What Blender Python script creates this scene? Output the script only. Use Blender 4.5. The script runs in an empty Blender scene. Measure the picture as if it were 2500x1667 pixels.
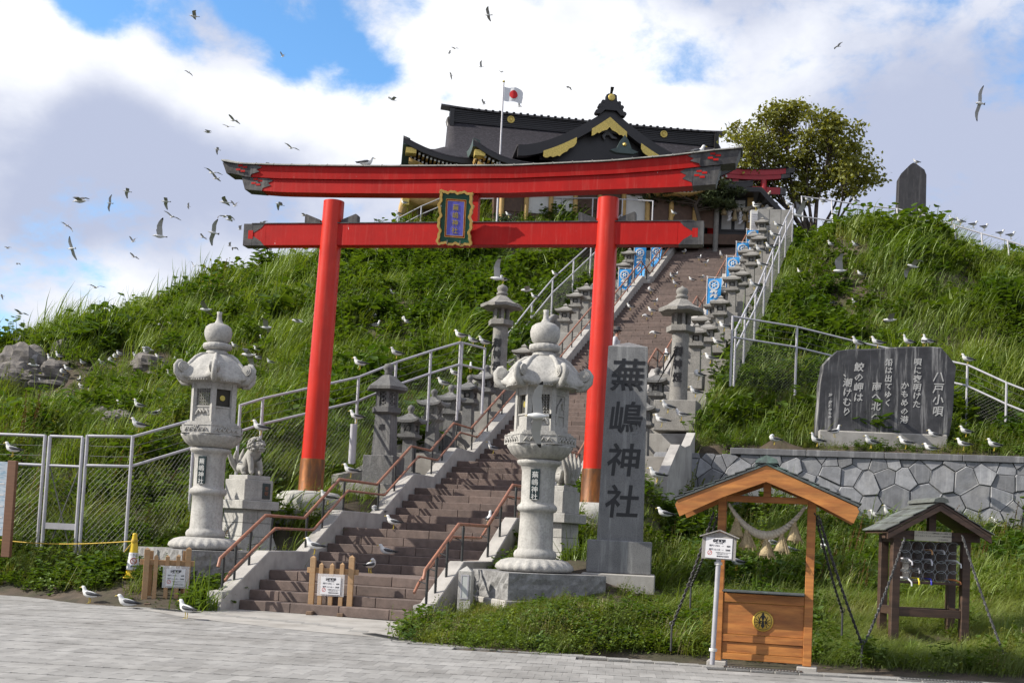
import bpy, math, random
import numpy as np
from mathutils import Vector, Matrix
from mathutils.bvhtree import BVHTree
random.seed(7)
SC = bpy.context.scene
COL = SC.collection
R_ = math.radians
# ------------------------------------------------------------------ camera
F, PITCH, ROLL, PPY, EYE = 2850.0, R_(3.53), R_(2.75), 1137.0, 1.55      # measured on the 2500 px photograph
fwd = np.array([0, math.cos(PITCH), math.sin(PITCH)])
_up = np.array([0, -math.sin(PITCH), math.cos(PITCH)]); _rt = np.array([1.0, 0, 0])
cr_, sr_ = math.cos(ROLL), math.sin(ROLL)
r2 = _rt*cr_ + _up*sr_; u2 = _up*cr_ - _rt*sr_
cam = bpy.data.cameras.new('camera'); camo = bpy.data.objects.new('camera', cam); COL.objects.link(camo)
cam.sensor_width = 36; cam.lens = F/2500*36; cam.shift_y = (PPY-833.5)/2500; cam.clip_end = 5000; cam.clip_start = .1
M = Matrix.Identity(4)
for i in range(3):
    M[i][0] = r2[i]; M[i][1] = u2[i]; M[i][2] = -fwd[i]
M[2][3] = EYE
camo.matrix_world = M
SC.camera = camo
# ------------------------------------------------------------------ sun, exposure
SUNV = Vector((-0.80, -0.13, 0.57)).normalized()
sun = bpy.data.lights.new('sun', 'SUN'); sun.energy = 5.0; sun.angle = R_(0.5); sun.color = (1, .94, .84)
suno = bpy.data.objects.new('sun', sun); COL.objects.link(suno)
suno.rotation_euler = SUNV.to_track_quat('Z', 'Y').to_euler()
suno.location = (-30, -20, 40)
vs = SC.view_settings
vs.view_transform = 'Standard'; vs.look = 'None'; vs.gamma = 1; vs.exposure = 0.5; vs.use_curve_mapping = False
SC.cycles.max_bounces = 6; SC.cycles.diffuse_bounces = 2; SC.cycles.glossy_bounces = 2; SC.cycles.transmission_bounces = 4; SC.cycles.transparent_max_bounces = 8
SC.cycles.use_denoising = True

def ray(px, py):
    D = fwd + r2*((px-1250)/F) + u2*((PPY-py)/F)
    return D
CAM = np.array([0, 0, EYE])
def P(px, py, d):                       # the point seen at photo pixel px,py that stands d metres out
    D = ray(px, py); return Vector(CAM + D*(d/D[1]))
def PZ(px, py, z):
    D = ray(px, py); return Vector(CAM + D*((z-EYE)/D[2]))
K = 2500/2352
def Pd(x, y, d): return P(x*K, y*K, d)
def PZd(x, y, z): return PZ(x*K, y*K, z)
def onpl(px, py, O, ang):               # on the upright plane through O running in direction ang (clockwise from +X): (along, z)
    D = ray(px, py); N = np.array([math.sin(ang), math.cos(ang), 0.])
    O = np.array(O); t = ((O-CAM)@N)/(D@N); p = CAM + D*t
    return ((p-O)@np.array([math.cos(ang), -math.sin(ang), 0.]), p[2])
def proj(p):
    q = np.asarray(p, float) - CAM
    z = q@fwd
    return 1250+F*(q@r2)/z, PPY-F*(q@u2)/z, z
# stair frame: r to the right, s up the hill
SA = R_(18); SO = np.array([-4.901, 21.644, 0.])
SR = np.array([math.cos(SA), -math.sin(SA), 0]); SS = np.array([math.sin(SA), math.cos(SA), 0])
def W(r, s, z): return Vector(SO + SR*r + SS*s + np.array([0, 0, z]))
def RS(x, y):
    dx = x-SO[0]; dy = y-SO[1]
    return dx*SR[0]+dy*SR[1], dx*SS[0]+dy*SS[1]
def atr(px, py, r):
    D = ray(px, py); O = SO+SR*r; t = ((O-CAM)@SR)/(D@SR); p = CAM+D*t
    return (p-SO)@SS, p[2]
RISE = .1797
FL = [(0, 4, .343), (2.71, 5, .355), (6.2, 6, .37), (9.45, 5, .375), (12.45, 19, .36), (20.26, 19, .36), (28.07, 19, .36), (35.96, 22, .356)]
def zst(s):
    z = 0
    for s0, n, t in FL:
        if s < s0: break
        z += RISE*min(n, int((s-s0)/t)+1)
    return z
def zsm(s):                             # the smooth line along the nosings
    pts = []
    z = 0
    for s0, n, t in FL:
        pts.append((s0, z)); z += RISE*n; pts.append((s0+(n-1)*t+.1, z))
    xs = [p[0] for p in pts]; zs = [p[1] for p in pts]
    return np.interp(s, xs, zs)
# ------------------------------------------------------------------ node helpers
class NT:
    def __init__(s, tree): s.t = tree; s.n = tree.nodes; s.l = tree.links
    def node(s, typ, **kw):
        n = s.n.new(typ)
        for k, v in kw.items(): setattr(n, k, v)
        return n
    def link(s, a, b): s.l.new(a, b)
    def val(s, inp, v):
        if hasattr(v, 'is_linked') or isinstance(v, bpy.types.NodeSocket): s.l.new(v, inp)
        else: inp.default_value = v
    def math(s, op, a, b=0.0, c=None, clamp=False):
        n = s.n.new('ShaderNodeMath'); n.operation = op; n.use_clamp = clamp
        s.val(n.inputs[0], a); s.val(n.inputs[1], b)
        if c is not None: s.val(n.inputs[2], c)
        return n.outputs[0]
    def mix(s, f, a, b, blend='MIX'):
        n = s.n.new('ShaderNodeMix'); n.data_type = 'RGBA'; n.blend_type = blend
        s.val(n.inputs[0], f); s.val(n.inputs[6], a); s.val(n.inputs[7], b)
        return n.outputs[2]
    def noise(s, vec, scale, detail=4, rough=.55, dist=0):
        n = s.n.new('ShaderNodeTexNoise'); n.inputs['Scale'].default_value = scale; n.inputs['Detail'].default_value = detail
        n.inputs['Roughness'].default_value = rough; n.inputs['Distortion'].default_value = dist
        if vec is not None: s.l.new(vec, n.inputs['Vector'])
        return n.outputs[0]
    def step(s, x, lo, hi, a=0., b=1.):
        n = s.n.new('ShaderNodeMapRange'); n.interpolation_type = 'SMOOTHSTEP'
        s.val(n.inputs[0], x)
        for i, v in enumerate((lo, hi, a, b)): n.inputs[i+1].default_value = v
        return n.outputs[0]
    def scale(s, vec, v):
        n = s.n.new('ShaderNodeMapping'); n.inputs['Scale'].default_value = v; s.l.new(vec, n.inputs[0]); return n.outputs[0]
def rgba(c): return (c[0], c[1], c[2], 1)
# ------------------------------------------------------------------ sky
wd = bpy.data.worlds.new('World'); SC.world = wd; wd.use_nodes = True
T = NT(wd.node_tree); T.n.clear()
tc = T.node('ShaderNodeTexCoord'); dirv = tc.outputs['Generated']
def sdir(x, y):
    v = ray(x*K, y*K); return v/np.linalg.norm(v)
def blobs(lst):
    acc = None
    for x, y, r, a in lst:
        d = T.node('ShaderNodeVectorMath', operation='DOT_PRODUCT'); T.link(dirv, d.inputs[0]); d.inputs[1].default_value = sdir(x, y)
        w = (r*K/F)**2/2
        g = T.math('EXPONENT', T.math('MULTIPLY', T.math('SUBTRACT', d.outputs['Value'], 1.0), 1/w))
        g = T.math('MULTIPLY', g, a)
        acc = g if acc is None else T.math('ADD', acc, g)
    return acc
nz1 = T.noise(T.scale(dirv, (1, 1, 1.7)), 4.2, 9, .58, .25)
nz2 = T.noise(T.scale(dirv, (1, 1, 1.5)), 13, 7, .6, .2)
dens = T.math('ADD', T.math('MULTIPLY', T.math('SUBTRACT', nz1, .5), 1.5), T.math('MULTIPLY', T.math('SUBTRACT', nz2, .5), 1.25))
dens = T.math('ADD', dens, .46)
dens = T.math('ADD', dens, blobs([(770, 120, 130, -.55), (900, 160, 90, -.45), (560, 30, 110, -.45), (960, 20, 90, -.4), (420, 130, 70, -.35), (640, 180, 80, -.42), (250, 20, 90, -.35), (160, 5, 50, -.3), (-20, 800, 70, -.5), (1030, 215, 45, -.3), (820, 190, 60, -.2),
    (480, 60, 50, .30), (580, 110, 55, .30), (650, 30, 40, .2), (880, 75, 55, .30), (960, 110, 70, .2), (1060, 90, 90, .25), (70, 120, 160, .4), (450, 235, 120, .4), (640, 270, 110, .4), (860, 290, 110, .4), (1150, 120, 130, .3), (300, 160, 80, .3), (760, 250, 60, .2)]))
cl = T.step(dens, .0, .42)
nz3 = T.noise(T.scale(dirv, (1, 1, 1.6)), 6.5, 6, .55, .15)
sh = T.math('ADD', T.math('MULTIPLY', T.math('SUBTRACT', nz3, .5), 1.25), .40)
sh = T.math('ADD', sh, T.math('MULTIPLY', T.math('SUBTRACT', nz2, .5), .5))
sh = T.math('ADD', sh, blobs([(60, 110, 120, .5), (230, 100, 110, .5), (330, 160, 70, .4), (460, 215, 90, .6), (640, 250, 110, .6), (840, 290, 130, .6), (1080, 130, 160, .5), (1350, 110, 150, .35), (1560, 210, 170, .5), (1850, 140, 130, .25), (250, 650, 160, .35), (60, 640, 120, .3), (560, 600, 120, .3), (1420, 290, 120, .4), (1000, 330, 100, .4),
    (150, 400, 210, -.42), (420, 400, 190, -.35), (250, 250, 110, -.35), (600, 430, 150, -.28), (2150, 470, 260, -.4), (2280, 250, 180, -.25), (2050, 330, 140, -.2), (1700, 40, 120, -.25), (1350, 30, 60, -.1), (100, 560, 110, -.3), (900, 480, 120, -.2)]))
shf = T.step(sh, .0, 1.0)
ccol = T.mix(shf, rgba((.37, .41, .535)), rgba((.80, .81, .84)))
sky = T.node('ShaderNodeTexSky', sky_type='NISHITA'); sky.sun_disc = False
sky.sun_elevation = math.asin(SUNV.z); sky.sun_rotation = math.atan2(SUNV.x, SUNV.y); sky.ozone_density = 2.5; sky.dust_density = .6
skyc = T.mix(1.0, sky.outputs[0], rgba((.108, .155, .18)), 'MULTIPLY')
fin = T.mix(cl, skyc, ccol)
bg = T.node('ShaderNodeBackground'); T.link(fin, bg.inputs[0]); bg.inputs[1].default_value = 1.0
ow = T.node('ShaderNodeOutputWorld'); T.link(bg.outputs[0], ow.inputs[0])
# ------------------------------------------------------------------ materials
MATS = {}; ALB = .80
def mat(name, col, rough=.7, var=.0, vs_=8., bump=0., bs=40., col2=None, f2=.5, s2=3., streak=None, spec=.5, metal=0., splat=None, hue=0, stretch=None, det=4):
    """procedural material: base colour, broad variation (var, vs_), fine relief (bump, bs), second colour in patches, vertical streaks, droppings"""
    if name in MATS: return MATS[name]
    col = tuple(c*ALB for c in col); col2 = tuple(c*ALB for c in col2) if col2 else None
    m = bpy.data.materials.new(name); m.use_nodes = True; t = NT(m.node_tree); b = t.n['Principled BSDF']
    tc = t.node('ShaderNodeTexCoord'); co = tc.outputs['Object']
    oi = t.node('ShaderNodeObjectInfo')
    off = t.node('ShaderNodeVectorMath', operation='ADD'); t.link(co, off.inputs[0])
    mul = t.node('ShaderNodeVectorMath', operation='SCALE'); t.link(oi.outputs['Location'], mul.inputs[0]); mul.inputs[3].default_value = 1.37
    t.link(mul.outputs[0], off.inputs[1]); co = off.outputs[0]
    cs = t.scale(co, stretch) if stretch else co
    c = rgba(col)
    if col2 is not None:
        c = t.mix(t.step(t.noise(cs, s2, det, .6), f2-.12, f2+.12), c, rgba(col2))
    if var:
        v = t.step(t.noise(cs, vs_, det, .65), .25, .75, 1-var, 1+var)
        mm = t.node('ShaderNodeVectorMath', operation='SCALE'); t.val(mm.inputs[0], c if isinstance(c, bpy.types.NodeSocket) else c[:3]); t.link(v, mm.inputs[3]); c = mm.outputs[0]
    if hue:
        v = t.math('ADD', t.math('MULTIPLY', oi.outputs['Random'], 2*hue), 1-hue)
        mm = t.node('ShaderNodeVectorMath', operation='SCALE'); t.val(mm.inputs[0], c if isinstance(c, bpy.types.NodeSocket) else c[:3]); t.link(v, mm.inputs[3]); c = mm.outputs[0]
    if streak:
        sc_, sa, scol = streak
        n = t.noise(t.scale(co, (sc_, sc_, sc_*.07)), 1, 5, .7)
        c = t.mix(t.math('MULTIPLY', t.step(n, .5, .68), sa), c, rgba(scol))
    if splat:
        n = t.noise(t.scale(co, (1, 1, .35)), splat[0], 3, .6, .6)
        c = t.mix(t.step(n, splat[1], splat[1]+.03, 0, .75), c, rgba((.75, .73, .68)))
    t.val(b.inputs['Base Color'], c)
    b.inputs['Roughness'].default_value = rough; b.inputs['Specular IOR Level'].default_value = spec; b.inputs['Metallic'].default_value = metal
    if bump:
        bn = t.node('ShaderNodeBump'); bn.inputs['Strength'].default_value = bump; bn.inputs['Distance'].default_value = .02
        t.link(t.noise(cs, bs, 5, .65), bn.inputs['Height']); t.link(bn.outputs[0], b.inputs['Normal'])
    MATS[name] = m
    return m
def leafmat(name, col, col2, trans=.35, rough=.5, tip=None):
    m = bpy.data.materials.new(name); m.use_nodes = True; t = NT(m.node_tree); t.n.clear()
    oi = t.node('ShaderNodeObjectInfo'); geo = t.node('ShaderNodeNewGeometry')
    f = t.math('ADD', t.math('MULTIPLY', oi.outputs['Random'], .6), t.math('MULTIPLY', geo.outputs['Random Per Island'], .4))
    n = t.noise(oi.outputs['Location'], .35, 3, .6)
    f = t.math('ADD', t.math('MULTIPLY', f, .6), t.math('MULTIPLY', t.step(n, .3, .7), .4))
    c = t.mix(f, rgba(col), rgba(col2))
    if tip: c = t.mix(t.step(t.noise(oi.outputs['Location'], .8, 2, .5), .56, .72, 0, .8), c, rgba(tip))
    d = t.node('ShaderNodeBsdfDiffuse'); t.link(c, d.inputs[0])
    tr = t.node('ShaderNodeBsdfTranslucent'); t.link(t.mix(1., c, rgba((1.5, 1.45, .6)), 'MULTIPLY'), tr.inputs[0])
    ms = t.node('ShaderNodeMixShader'); ms.inputs[0].default_value = trans; t.link(d.outputs[0], ms.inputs[1]); t.link(tr.outputs[0], ms.inputs[2])
    g = t.node('ShaderNodeBsdfGlossy'); g.inputs['Roughness'].default_value = rough; g.inputs[0].default_value = (.75, .85, .6, 1)
    m2 = t.node('ShaderNodeMixShader'); m2.inputs[0].default_value = .055; t.link(ms.outputs[0], m2.inputs[1]); t.link(g.outputs[0], m2.inputs[2])
    o = t.node('ShaderNodeOutputMaterial'); t.link(m2.outputs[0], o.inputs[0])
    MATS[name] = m
    return m
# ------------------------------------------------------------------ mesh builder
class MB:
    def __init__(s): s.v = []; s.f = []; s.sm = []; s.mi = []
    def add(s, vs, fs, smooth=False, mi=0, M=None):
        o = len(s.v)
        s.v += [tuple(M@Vector(v)) for v in vs] if M is not None else [tuple(v) for v in vs]
        s.f += [tuple(i+o for i in f) for f in fs]; s.sm += [smooth]*len(fs); s.mi += [mi]*len(fs)
        return s
    def box(s, x0, x1, y0, y1, z0, z1, mi=0, M=None, bev=0.0):
        if bev:
            b = bev
            vs = []
            for (x, sx) in ((x0, 1), (x1, -1)):
                for (y, sy) in ((y0, 1), (y1, -1)):
                    for (z, sz) in ((z0, 1), (z1, -1)):
                        vs += [(x, y+sy*b, z+sz*b), (x+sx*b, y, z+sz*b), (x+sx*b, y+sy*b, z)]
            def I(i, j, k, a): return ((i*2+j)*2+k)*3+a
            fs = []
            for i in (0, 1): fs.append([I(i, j, k, 0) for j, k in ((0, 0), (0, 1), (1, 1), (1, 0))][::1 if i == 0 else -1])
            for j in (0, 1): fs.append([I(i, j, k, 1) for i, k in ((0, 0), (1, 0), (1, 1), (0, 1))][::1 if j == 0 else -1])
            for k in (0, 1): fs.append([I(i, j, k, 2) for i, j in ((0, 0), (0, 1), (1, 1), (1, 0))][::1 if k == 0 else -1])
            for j in (0, 1):
                for k in (0, 1): fs.append([I(0, j, k, 1), I(0, j, k, 2), I(1, j, k, 2), I(1, j, k, 1)][::1 if j == k else -1])
            for i in (0, 1):
                for k in (0, 1): fs.append([I(i, 0, k, 0), I(i, 0, k, 2), I(i, 1, k, 2), I(i, 1, k, 0)][::-1 if i == k else 1])
            for i in (0, 1):
                for j in (0, 1): fs.append([I(i, j, 0, 0), I(i, j, 0, 1), I(i, j, 1, 1), I(i, j, 1, 0)][::1 if i == j else -1])
            for i in (0, 1):
                for j in (0, 1):
                    for k in (0, 1): fs.append([I(i, j, k, 0), I(i, j, k, 1), I(i, j, k, 2)][::1 if (i+j+k) % 2 == 0 else -1])
            return s.add(vs, fs, False, mi, M)
        vs = [(x0, y0, z0), (x1, y0, z0), (x1, y1, z0), (x0, y1, z0), (x0, y0, z1), (x1, y0, z1), (x1, y1, z1), (x0, y1, z1)]
        return s.add(vs, [(3, 2, 1, 0), (4, 5, 6, 7), (0, 1, 5, 4), (1, 2, 6, 5), (2, 3, 7, 6), (3, 0, 4, 7)], False, mi, M)
    def cbox(s, c, d, **k): return s.box(c[0]-d[0]/2, c[0]+d[0]/2, c[1]-d[1]/2, c[1]+d[1]/2, c[2]-d[2]/2, c[2]+d[2]/2, **k)
    def loft(s, rings, closed=True, cap=True, smooth=True, mi=0, M=None):
        n = len(rings[0]); vs = [p for r in rings for p in r]; fs = []
        m = n if closed else n-1
        for i in range(len(rings)-1):
            for j in range(m):
                a = i*n+j; b = i*n+(j+1) % n
                fs.append((a, b, b+n, a+n))
        s.add(vs, fs, smooth, mi, M)
        if cap and closed:
            s.add(rings[0], [tuple(range(n))[::-1]], False, mi, M); s.add(rings[-1], [tuple(range(n))], False, mi, M)
        return s
    def lathe(s, prof, n=24, c=(0, 0, 0), rot=0, rf=None, zf=None, smooth=True, cap=True, mi=0, M=None):
        rings = []
        for i, (r, z) in enumerate(prof):
            rings.append([(c[0]+(r*(rf(2*math.pi*j/n, i) if rf else 1))*math.cos(2*math.pi*j/n+rot), c[1]+(r*(rf(2*math.pi*j/n, i) if rf else 1))*math.sin(2*math.pi*j/n+rot), c[2]+z+(zf(2*math.pi*j/n, i) if zf else 0)) for j in range(n)])
        return s.loft(rings, True, cap, smooth, mi, M)
    def tube(s, pts, rad, n=8, mi=0, cap=True, M=None, smooth=True, flat=None):
        pts = [Vector(p) for p in pts]; rs = rad if isinstance(rad, (list, tuple)) else [rad]*len(pts)
        rings = []; up = None
        for i, p in enumerate(pts):
            d = (pts[min(i+1, len(pts)-1)]-pts[max(i-1, 0)])
            if d.length < 1e-9: d = Vector((0, 0, 1))
            d.normalize()
            if up is None: up = Vector((0, 0, 1)) if abs(d.z) < .9 else Vector((1, 0, 0))
            a = d.cross(up)
            if a.length < 1e-4: a = d.cross(Vector((1, 0, .1)))
            a.normalize(); b = a.cross(d).normalized(); up = b
            k = flat or 1
            rings.append([tuple(p+a*(rs[i]*math.cos(2*math.pi*j/n))+b*(rs[i]*k*math.sin(2*math.pi*j/n))) for j in range(n)])
        return s.loft(rings, True, cap, smooth, mi, M)
    def bar(s, p0, p1, w, h, up=(0, 0, 1), mi=0, M=None):
        p0 = Vector(p0); p1 = Vector(p1); d = (p1-p0).normalized(); up = Vector(up)
        if abs(d.dot(up)) > .95: up = Vector((0, 1, 0))
        a = d.cross(up).normalized(); b = a.cross(d).normalized()
        R = [[p+a*(x*w/2)+b*(y*h/2) for x, y in ((-1, -1), (1, -1), (1, 1), (-1, 1))] for p in (p0, p1)]
        return s.loft(R, True, True, False, mi, M)
    def prism(s, poly, y0, y1, mi=0, M=None, axis='y'):        # polygon in x,z pulled along y (or x,y along z)
        f = (lambda a, b, t: (a, t, b)) if axis == 'y' else ((lambda a, b, t: (a, b, t)) if axis == 'z' else (lambda a, b, t: (t, a, b)))
        return s.loft([[f(a, b, y0) for a, b in poly], [f(a, b, y1) for a, b in poly]], True, True, False, mi, M)
    def mesh(s, name, mats):
        me = bpy.data.meshes.new(name); me.from_pydata(s.v, [], s.f)
        for m in (mats if isinstance(mats, (list, tuple)) else [mats]): me.materials.append(m)
        me.polygons.foreach_set('use_smooth', s.sm); me.polygons.foreach_set('material_index', s.mi)
        me.update(); return me
def obj(name, data, parent=None, loc=None, rz=None):
    o = bpy.data.objects.new(name, data); COL.objects.link(o)
    if parent is not None: o.parent = parent
    if loc is not None: o.location = loc
    if rz is not None: o.rotation_euler = (0, 0, rz)
    return o
def part(name, mb, m, parent=None, label=None, kind=None, loc=None):
    o = obj(name, mb.mesh(name, m) if isinstance(mb, MB) else mb, parent, loc)
    if label: o['label'] = label
    if kind: o['kind'] = kind
    return o
def thing(name, label, cat, loc=(0, 0, 0), rz=0., group=None):
    o = obj(name, None, None, loc, rz); o.empty_display_size = .2; tag(o, label, cat, group); return o
def tag(o, label, cat, group=None):
    o['label'] = label; o['category'] = cat
    if group: o['group'] = group
    return o
def solo(name, mb, m, label, cat, group=None, loc=None, rz=None):
    return tag(obj(name, mb.mesh(name, m), None, loc, rz), label, cat, group)
KIDS = {}
def dup(root, label=None, loc=None, rz=None, group=None):
    c = root.copy(); COL.objects.link(c)
    def rec(a, b):
        for ch in a.children:
            d = ch.copy(); COL.objects.link(d); d.parent = b; rec(ch, d)
    rec(root, c)
    if label: c['label'] = label
    if group: c['group'] = group
    if loc is not None: c.location = loc
    if rz is not None: c.rotation_euler = (0, 0, rz)
    return c
def text(body, size, extrude=.004, offset=0., m=None, name='lettering', parent=None, M=None, vert=False, space=1., shear=0., res=2, sx=1., font_al='CENTER', line=1.0):
    c = bpy.data.curves.new('t', 'FONT'); c.body = '\n'.join(body) if vert else body
    c.size = size; c.extrude = extrude; c.offset = offset; c.align_x = font_al; c.align_y = 'CENTER'; c.resolution_u = res; c.space_line = line; c.space_character = space; c.shear = shear
    o = bpy.data.objects.new('t', c); me = bpy.data.meshes.new_from_object(o); bpy.data.objects.remove(o); bpy.data.curves.remove(c)
    me.name = name
    if vert and len(me.vertices): top = max(v.co.y for v in me.vertices); me.transform(Matrix.Translation((0, size*.42-top, 0)))
    # text lies in x,y: stand it up facing -y
    A = Matrix(((sx, 0, 0, 0), (0, 0, -1, 0), (0, 1, 0, 0), (0, 0, 0, 1)))
    me.transform((M if M is not None else Matrix.Identity(4)) @ A)
    me.materials.clear(); me.materials.append(m)
    return obj(name, me, parent)
def TR(x=0, y=0, z=0, rz=0., rx=0., ry=0.): return Matrix.Translation((x, y, z)) @ Matrix.Rotation(rz, 4, 'Z') @ Matrix.Rotation(ry, 4, 'Y') @ Matrix.Rotation(rx, 4, 'X')
def cellnoise(seed):
    rng = np.random.RandomState(seed); return rng
# ================================================================== TERRAIN
CT = []
def cz(x, y, z): CT.append((x, y, z))
def cd(px, py, d):
    p = Pd(px, py, d); CT.append(tuple(p))
def cw(r, s, z): p = W(r, s, z); CT.append(tuple(p))
for x, y in ((-14, 12), (-4, 12), (3, 11), (10, 10), (-10, 18), (-5, 17), (-1.5, 14.5), (4, 13.2), (8, 12.6), (-7, 19.6)): cz(x, y, -.4)
for x, y in ((0, 1358), (150, 1370), (300, 1386), (470, 1403)): p = PZd(x, y, .03); cz(p.x, p.y, .03)
for x, y in ((945, 1468), (1150, 1486), (1400, 1500), (1640, 1520), (1870, 1536), (2100, 1550), (2352, 1566)): p = PZd(x, y, .03); cz(p.x, p.y, .03)
cw(.2, -.6, -.2); cw(3.5, -.8, -.2)
cd(100, 1280, 24.8); cd(285, 1290, 24.3); cd(-150, 1270, 25)
for r, s, z in ((-3, 1, .75), (-3.2, 3.5, 1.5), (-2.5, -.9, .2), (-5.5, 1, .75), (-1.6, -.3, .35), (-1.6, 2.6, 1.0), (-1.6, 4.5, 1.75), (-3, 6, 2.2), (-4.5, 4, 1.8),
                (5.5, -1.0, .3), (7, -.2, .7), (7, 2.4, 1.2), (8, 5, 2.1), (8, 8, 3.3), (4.6, 3.2, 1.3), (5.6, 5.5, 1.9), (6.6, 9, 3.7)): cw(r, s, z)
for s, z in ((12, 4.6), (16, 5.9), (20, 7.2), (24, 9), (28, 10.6), (32, 12.6), (36, 14.6), (40, 16.6), (44, 17.9)): cw(7.3, s, z)
for s, z in ((8, 2.9), (12, 4.2), (16, 5.5), (20, 7.1), (24, 8.9), (28, 10.6), (32, 12.4), (36, 14.3), (40, 16.2), (44, 17.7)): cw(-2.4, s, z)
for r in (-1, 2, 5):
    for s in (10, 18, 26, 34, 44): cw(r, s, float(zsm(s)))
# left hill
cd(150, 936, 44); cd(47, 850, 48); cd(135, 775, 53); cd(320, 725, 57); cd(500, 660, 60); cd(720, 620, 62); cd(600, 847, 44); cd(395, 941, 36); cd(800, 705, 50); cd(1040, 655, 52); cd(250, 820, 48)
cd(-60, 830, 53); cd(-220, 900, 50); cd(560, 740, 51); cd(700, 660, 56); cd(940, 520, 64); cd(1230, 512, 63); cd(600, 960, 35); cd(350, 1000, 31); cd(130, 1040, 31); cd(-100, 1010, 36)
cd(900, 590, 60); cd(1100, 570, 59); cd(1080, 492, 61.5); cd(1200, 490, 61.5); cd(1320, 490, 61)
# right side
cd(1500, 1330, 22.0); cd(1690, 1318, 22); cd(2000, 1340, 21.5); cd(2300, 1330, 21); cd(1750, 1200, 27.5); cd(2050, 1205, 27); cd(2330, 1210, 26.5); cd(2500, 1250, 25); cd(2600, 1480, 18)
cd(1800, 985, 32.6); cd(2050, 1005, 32.6); cd(2330, 1015, 32); cd(2550, 1040, 31)
cd(1830, 890, 36); cd(1690, 905, 34.5); cd(2310, 1005, 34); cd(2000, 752, 42); cd(2250, 800, 40); cd(1960, 530, 50); cd(2120, 556, 50.5); cd(2352, 642, 47); cd(2600, 720, 44); cd(1850, 640, 46); cd(1860, 552, 49); cd(1905, 536, 50); cd(2220, 596, 49)
for x, y, z in ((20, 62, 17), (28, 58, 14), (10, 75, 18), (-5, 78, 17.5), (-18, 76, 12), (-28, 70, 8), (-36, 62, 6.5), (14, 68, 18), (34, 50, 10), (-26, 30, 2), (-30, 44, 5), (26, 26, 3.2), (30, 36, 6)): cz(x, y, z)
CT = np.array(CT)
def _phi(d2): return np.where(d2 > 1e-9, .5*d2*np.log(np.maximum(d2, 1e-9)), 0)
_n = len(CT); _A = np.zeros((_n+3, _n+3)); _d = ((CT[:, None, :2]-CT[None, :, :2])**2).sum(-1)
_A[:_n, :_n] = _phi(_d)+np.eye(_n)*2.0; _A[:_n, _n] = 1; _A[:_n, _n+1:] = CT[:, :2]; _A[_n, :_n] = 1; _A[_n+1:, :_n] = CT[:, :2].T
_w = np.linalg.solve(_A, np.concatenate([CT[:, 2], [0, 0, 0]]))
WALL0 = np.array(Pd(1528, 1028, 31.9)); WALL1 = np.array(Pd(2420, 1052, 29.85)); WLEN = float(np.linalg.norm((WALL1-WALL0)[:2]))
WDIR = (WALL1-WALL0)[:2]/WLEN; WANG = math.atan2(WDIR[1], WDIR[0]); WTOP = 4.27
_rs = np.random.RandomState(3); _wv = [( _rs.uniform(-1, 1, 2)*f, _rs.uniform(0, 6.28), a) for f, a in ((.5, .12), (.8, .1), (1.3, .07), (1.1, .08), (2.2, .04), (2.6, .04))]
def zt(x, y, raw=False):
    x = np.atleast_1d(np.asarray(x, float)); y = np.atleast_1d(np.asarray(y, float))
    out = np.empty_like(x)
    for a in range(0, len(x), 20000):
        xs, ys = x[a:a+20000], y[a:a+20000]
        d2 = (xs[:, None]-CT[None, :, 0])**2+(ys[:, None]-CT[None, :, 1])**2
        out[a:a+20000] = _phi(d2)@_w[:_n]+_w[_n]+xs*_w[_n+1]+ys*_w[_n+2]
    amp = np.clip((out-.15)/1.0, 0, 1)
    for k, ph, am in _wv: out += amp*am*np.sin(x*k[0]*2+y*k[1]*2+ph)
    # the terrace held up by the retaining wall
    qx, qy = x-WALL0[0], y-WALL0[1]
    u = qx*WDIR[0]+qy*WDIR[1]; v = -qx*WDIR[1]+qy*WDIR[0]
    lat = np.clip((u+.3)/1.0, 0, 1)
    beh = np.clip((v-.45)/.3, 0, 1)*np.clip(1-(v-1.0)/3.5, 0, 1)
    out = np.where((v > 0) & (u > -.3), out*(1-beh*lat)+(beh*lat)*(4.16+.24*np.clip(v, 0, 6)), out)
    out = np.where((v <= .45) & (u > -.3), out*(1-lat)+lat*np.minimum(out, 2.4+.165*np.minimum(v, 0)), out)
    if not raw:
        r, s = RS(x, y)
        zc = zsm(s)-.55
        ins = ((s > -.7) & (s < 46) & (r > np.where(s > 7, -1.75, -.25)) & (r < np.where(s > 8.4, 5.9, 4.0)))
        out = np.where(ins, np.minimum(out, zc), out)
        lim = np.where((s > -.7) & (s < 46) & ((abs(r+2.6) < 1.2) | (abs(r-6.9) < 1.1)) & (s > 7.4), zsm(s)+.35, 99)
        out = np.minimum(out, lim)
    return out
def ground(x, y): return float(zt([x], [y])[0])
gx = np.arange(-36, 40.01, .4); gy = np.arange(11, 78.01, .4)
GX, GY = np.meshgrid(gx, gy); GZ = zt(GX.ravel(), GY.ravel()).reshape(GX.shape)
tv = np.stack([GX.ravel(), GY.ravel(), GZ.ravel()], 1); nx = len(gx); ny = len(gy)
ii = (np.arange(ny-1)[:, None]*nx+np.arange(nx-1)[None, :]).ravel()
tf = np.stack([ii, ii+1, ii+1+nx, ii+nx], 1)
def zgrid(x, y):
    fx = np.clip((x-gx[0])/.4, 0, nx-1.001); fy = np.clip((y-gy[0])/.4, 0, ny-1.001); i = fx.astype(int); j = fy.astype(int); a = fx-i; c = fy-j
    return GZ[j, i]*(1-a)*(1-c)+GZ[j, i+1]*a*(1-c)+GZ[j+1, i]*(1-a)*c+GZ[j+1, i+1]*a*c
hill_me = bpy.data.meshes.new('hill'); hill_me.from_pydata(tv.tolist(), [], tf.tolist()); hill_me.polygons.foreach_set('use_smooth', [True]*len(tf))
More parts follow.
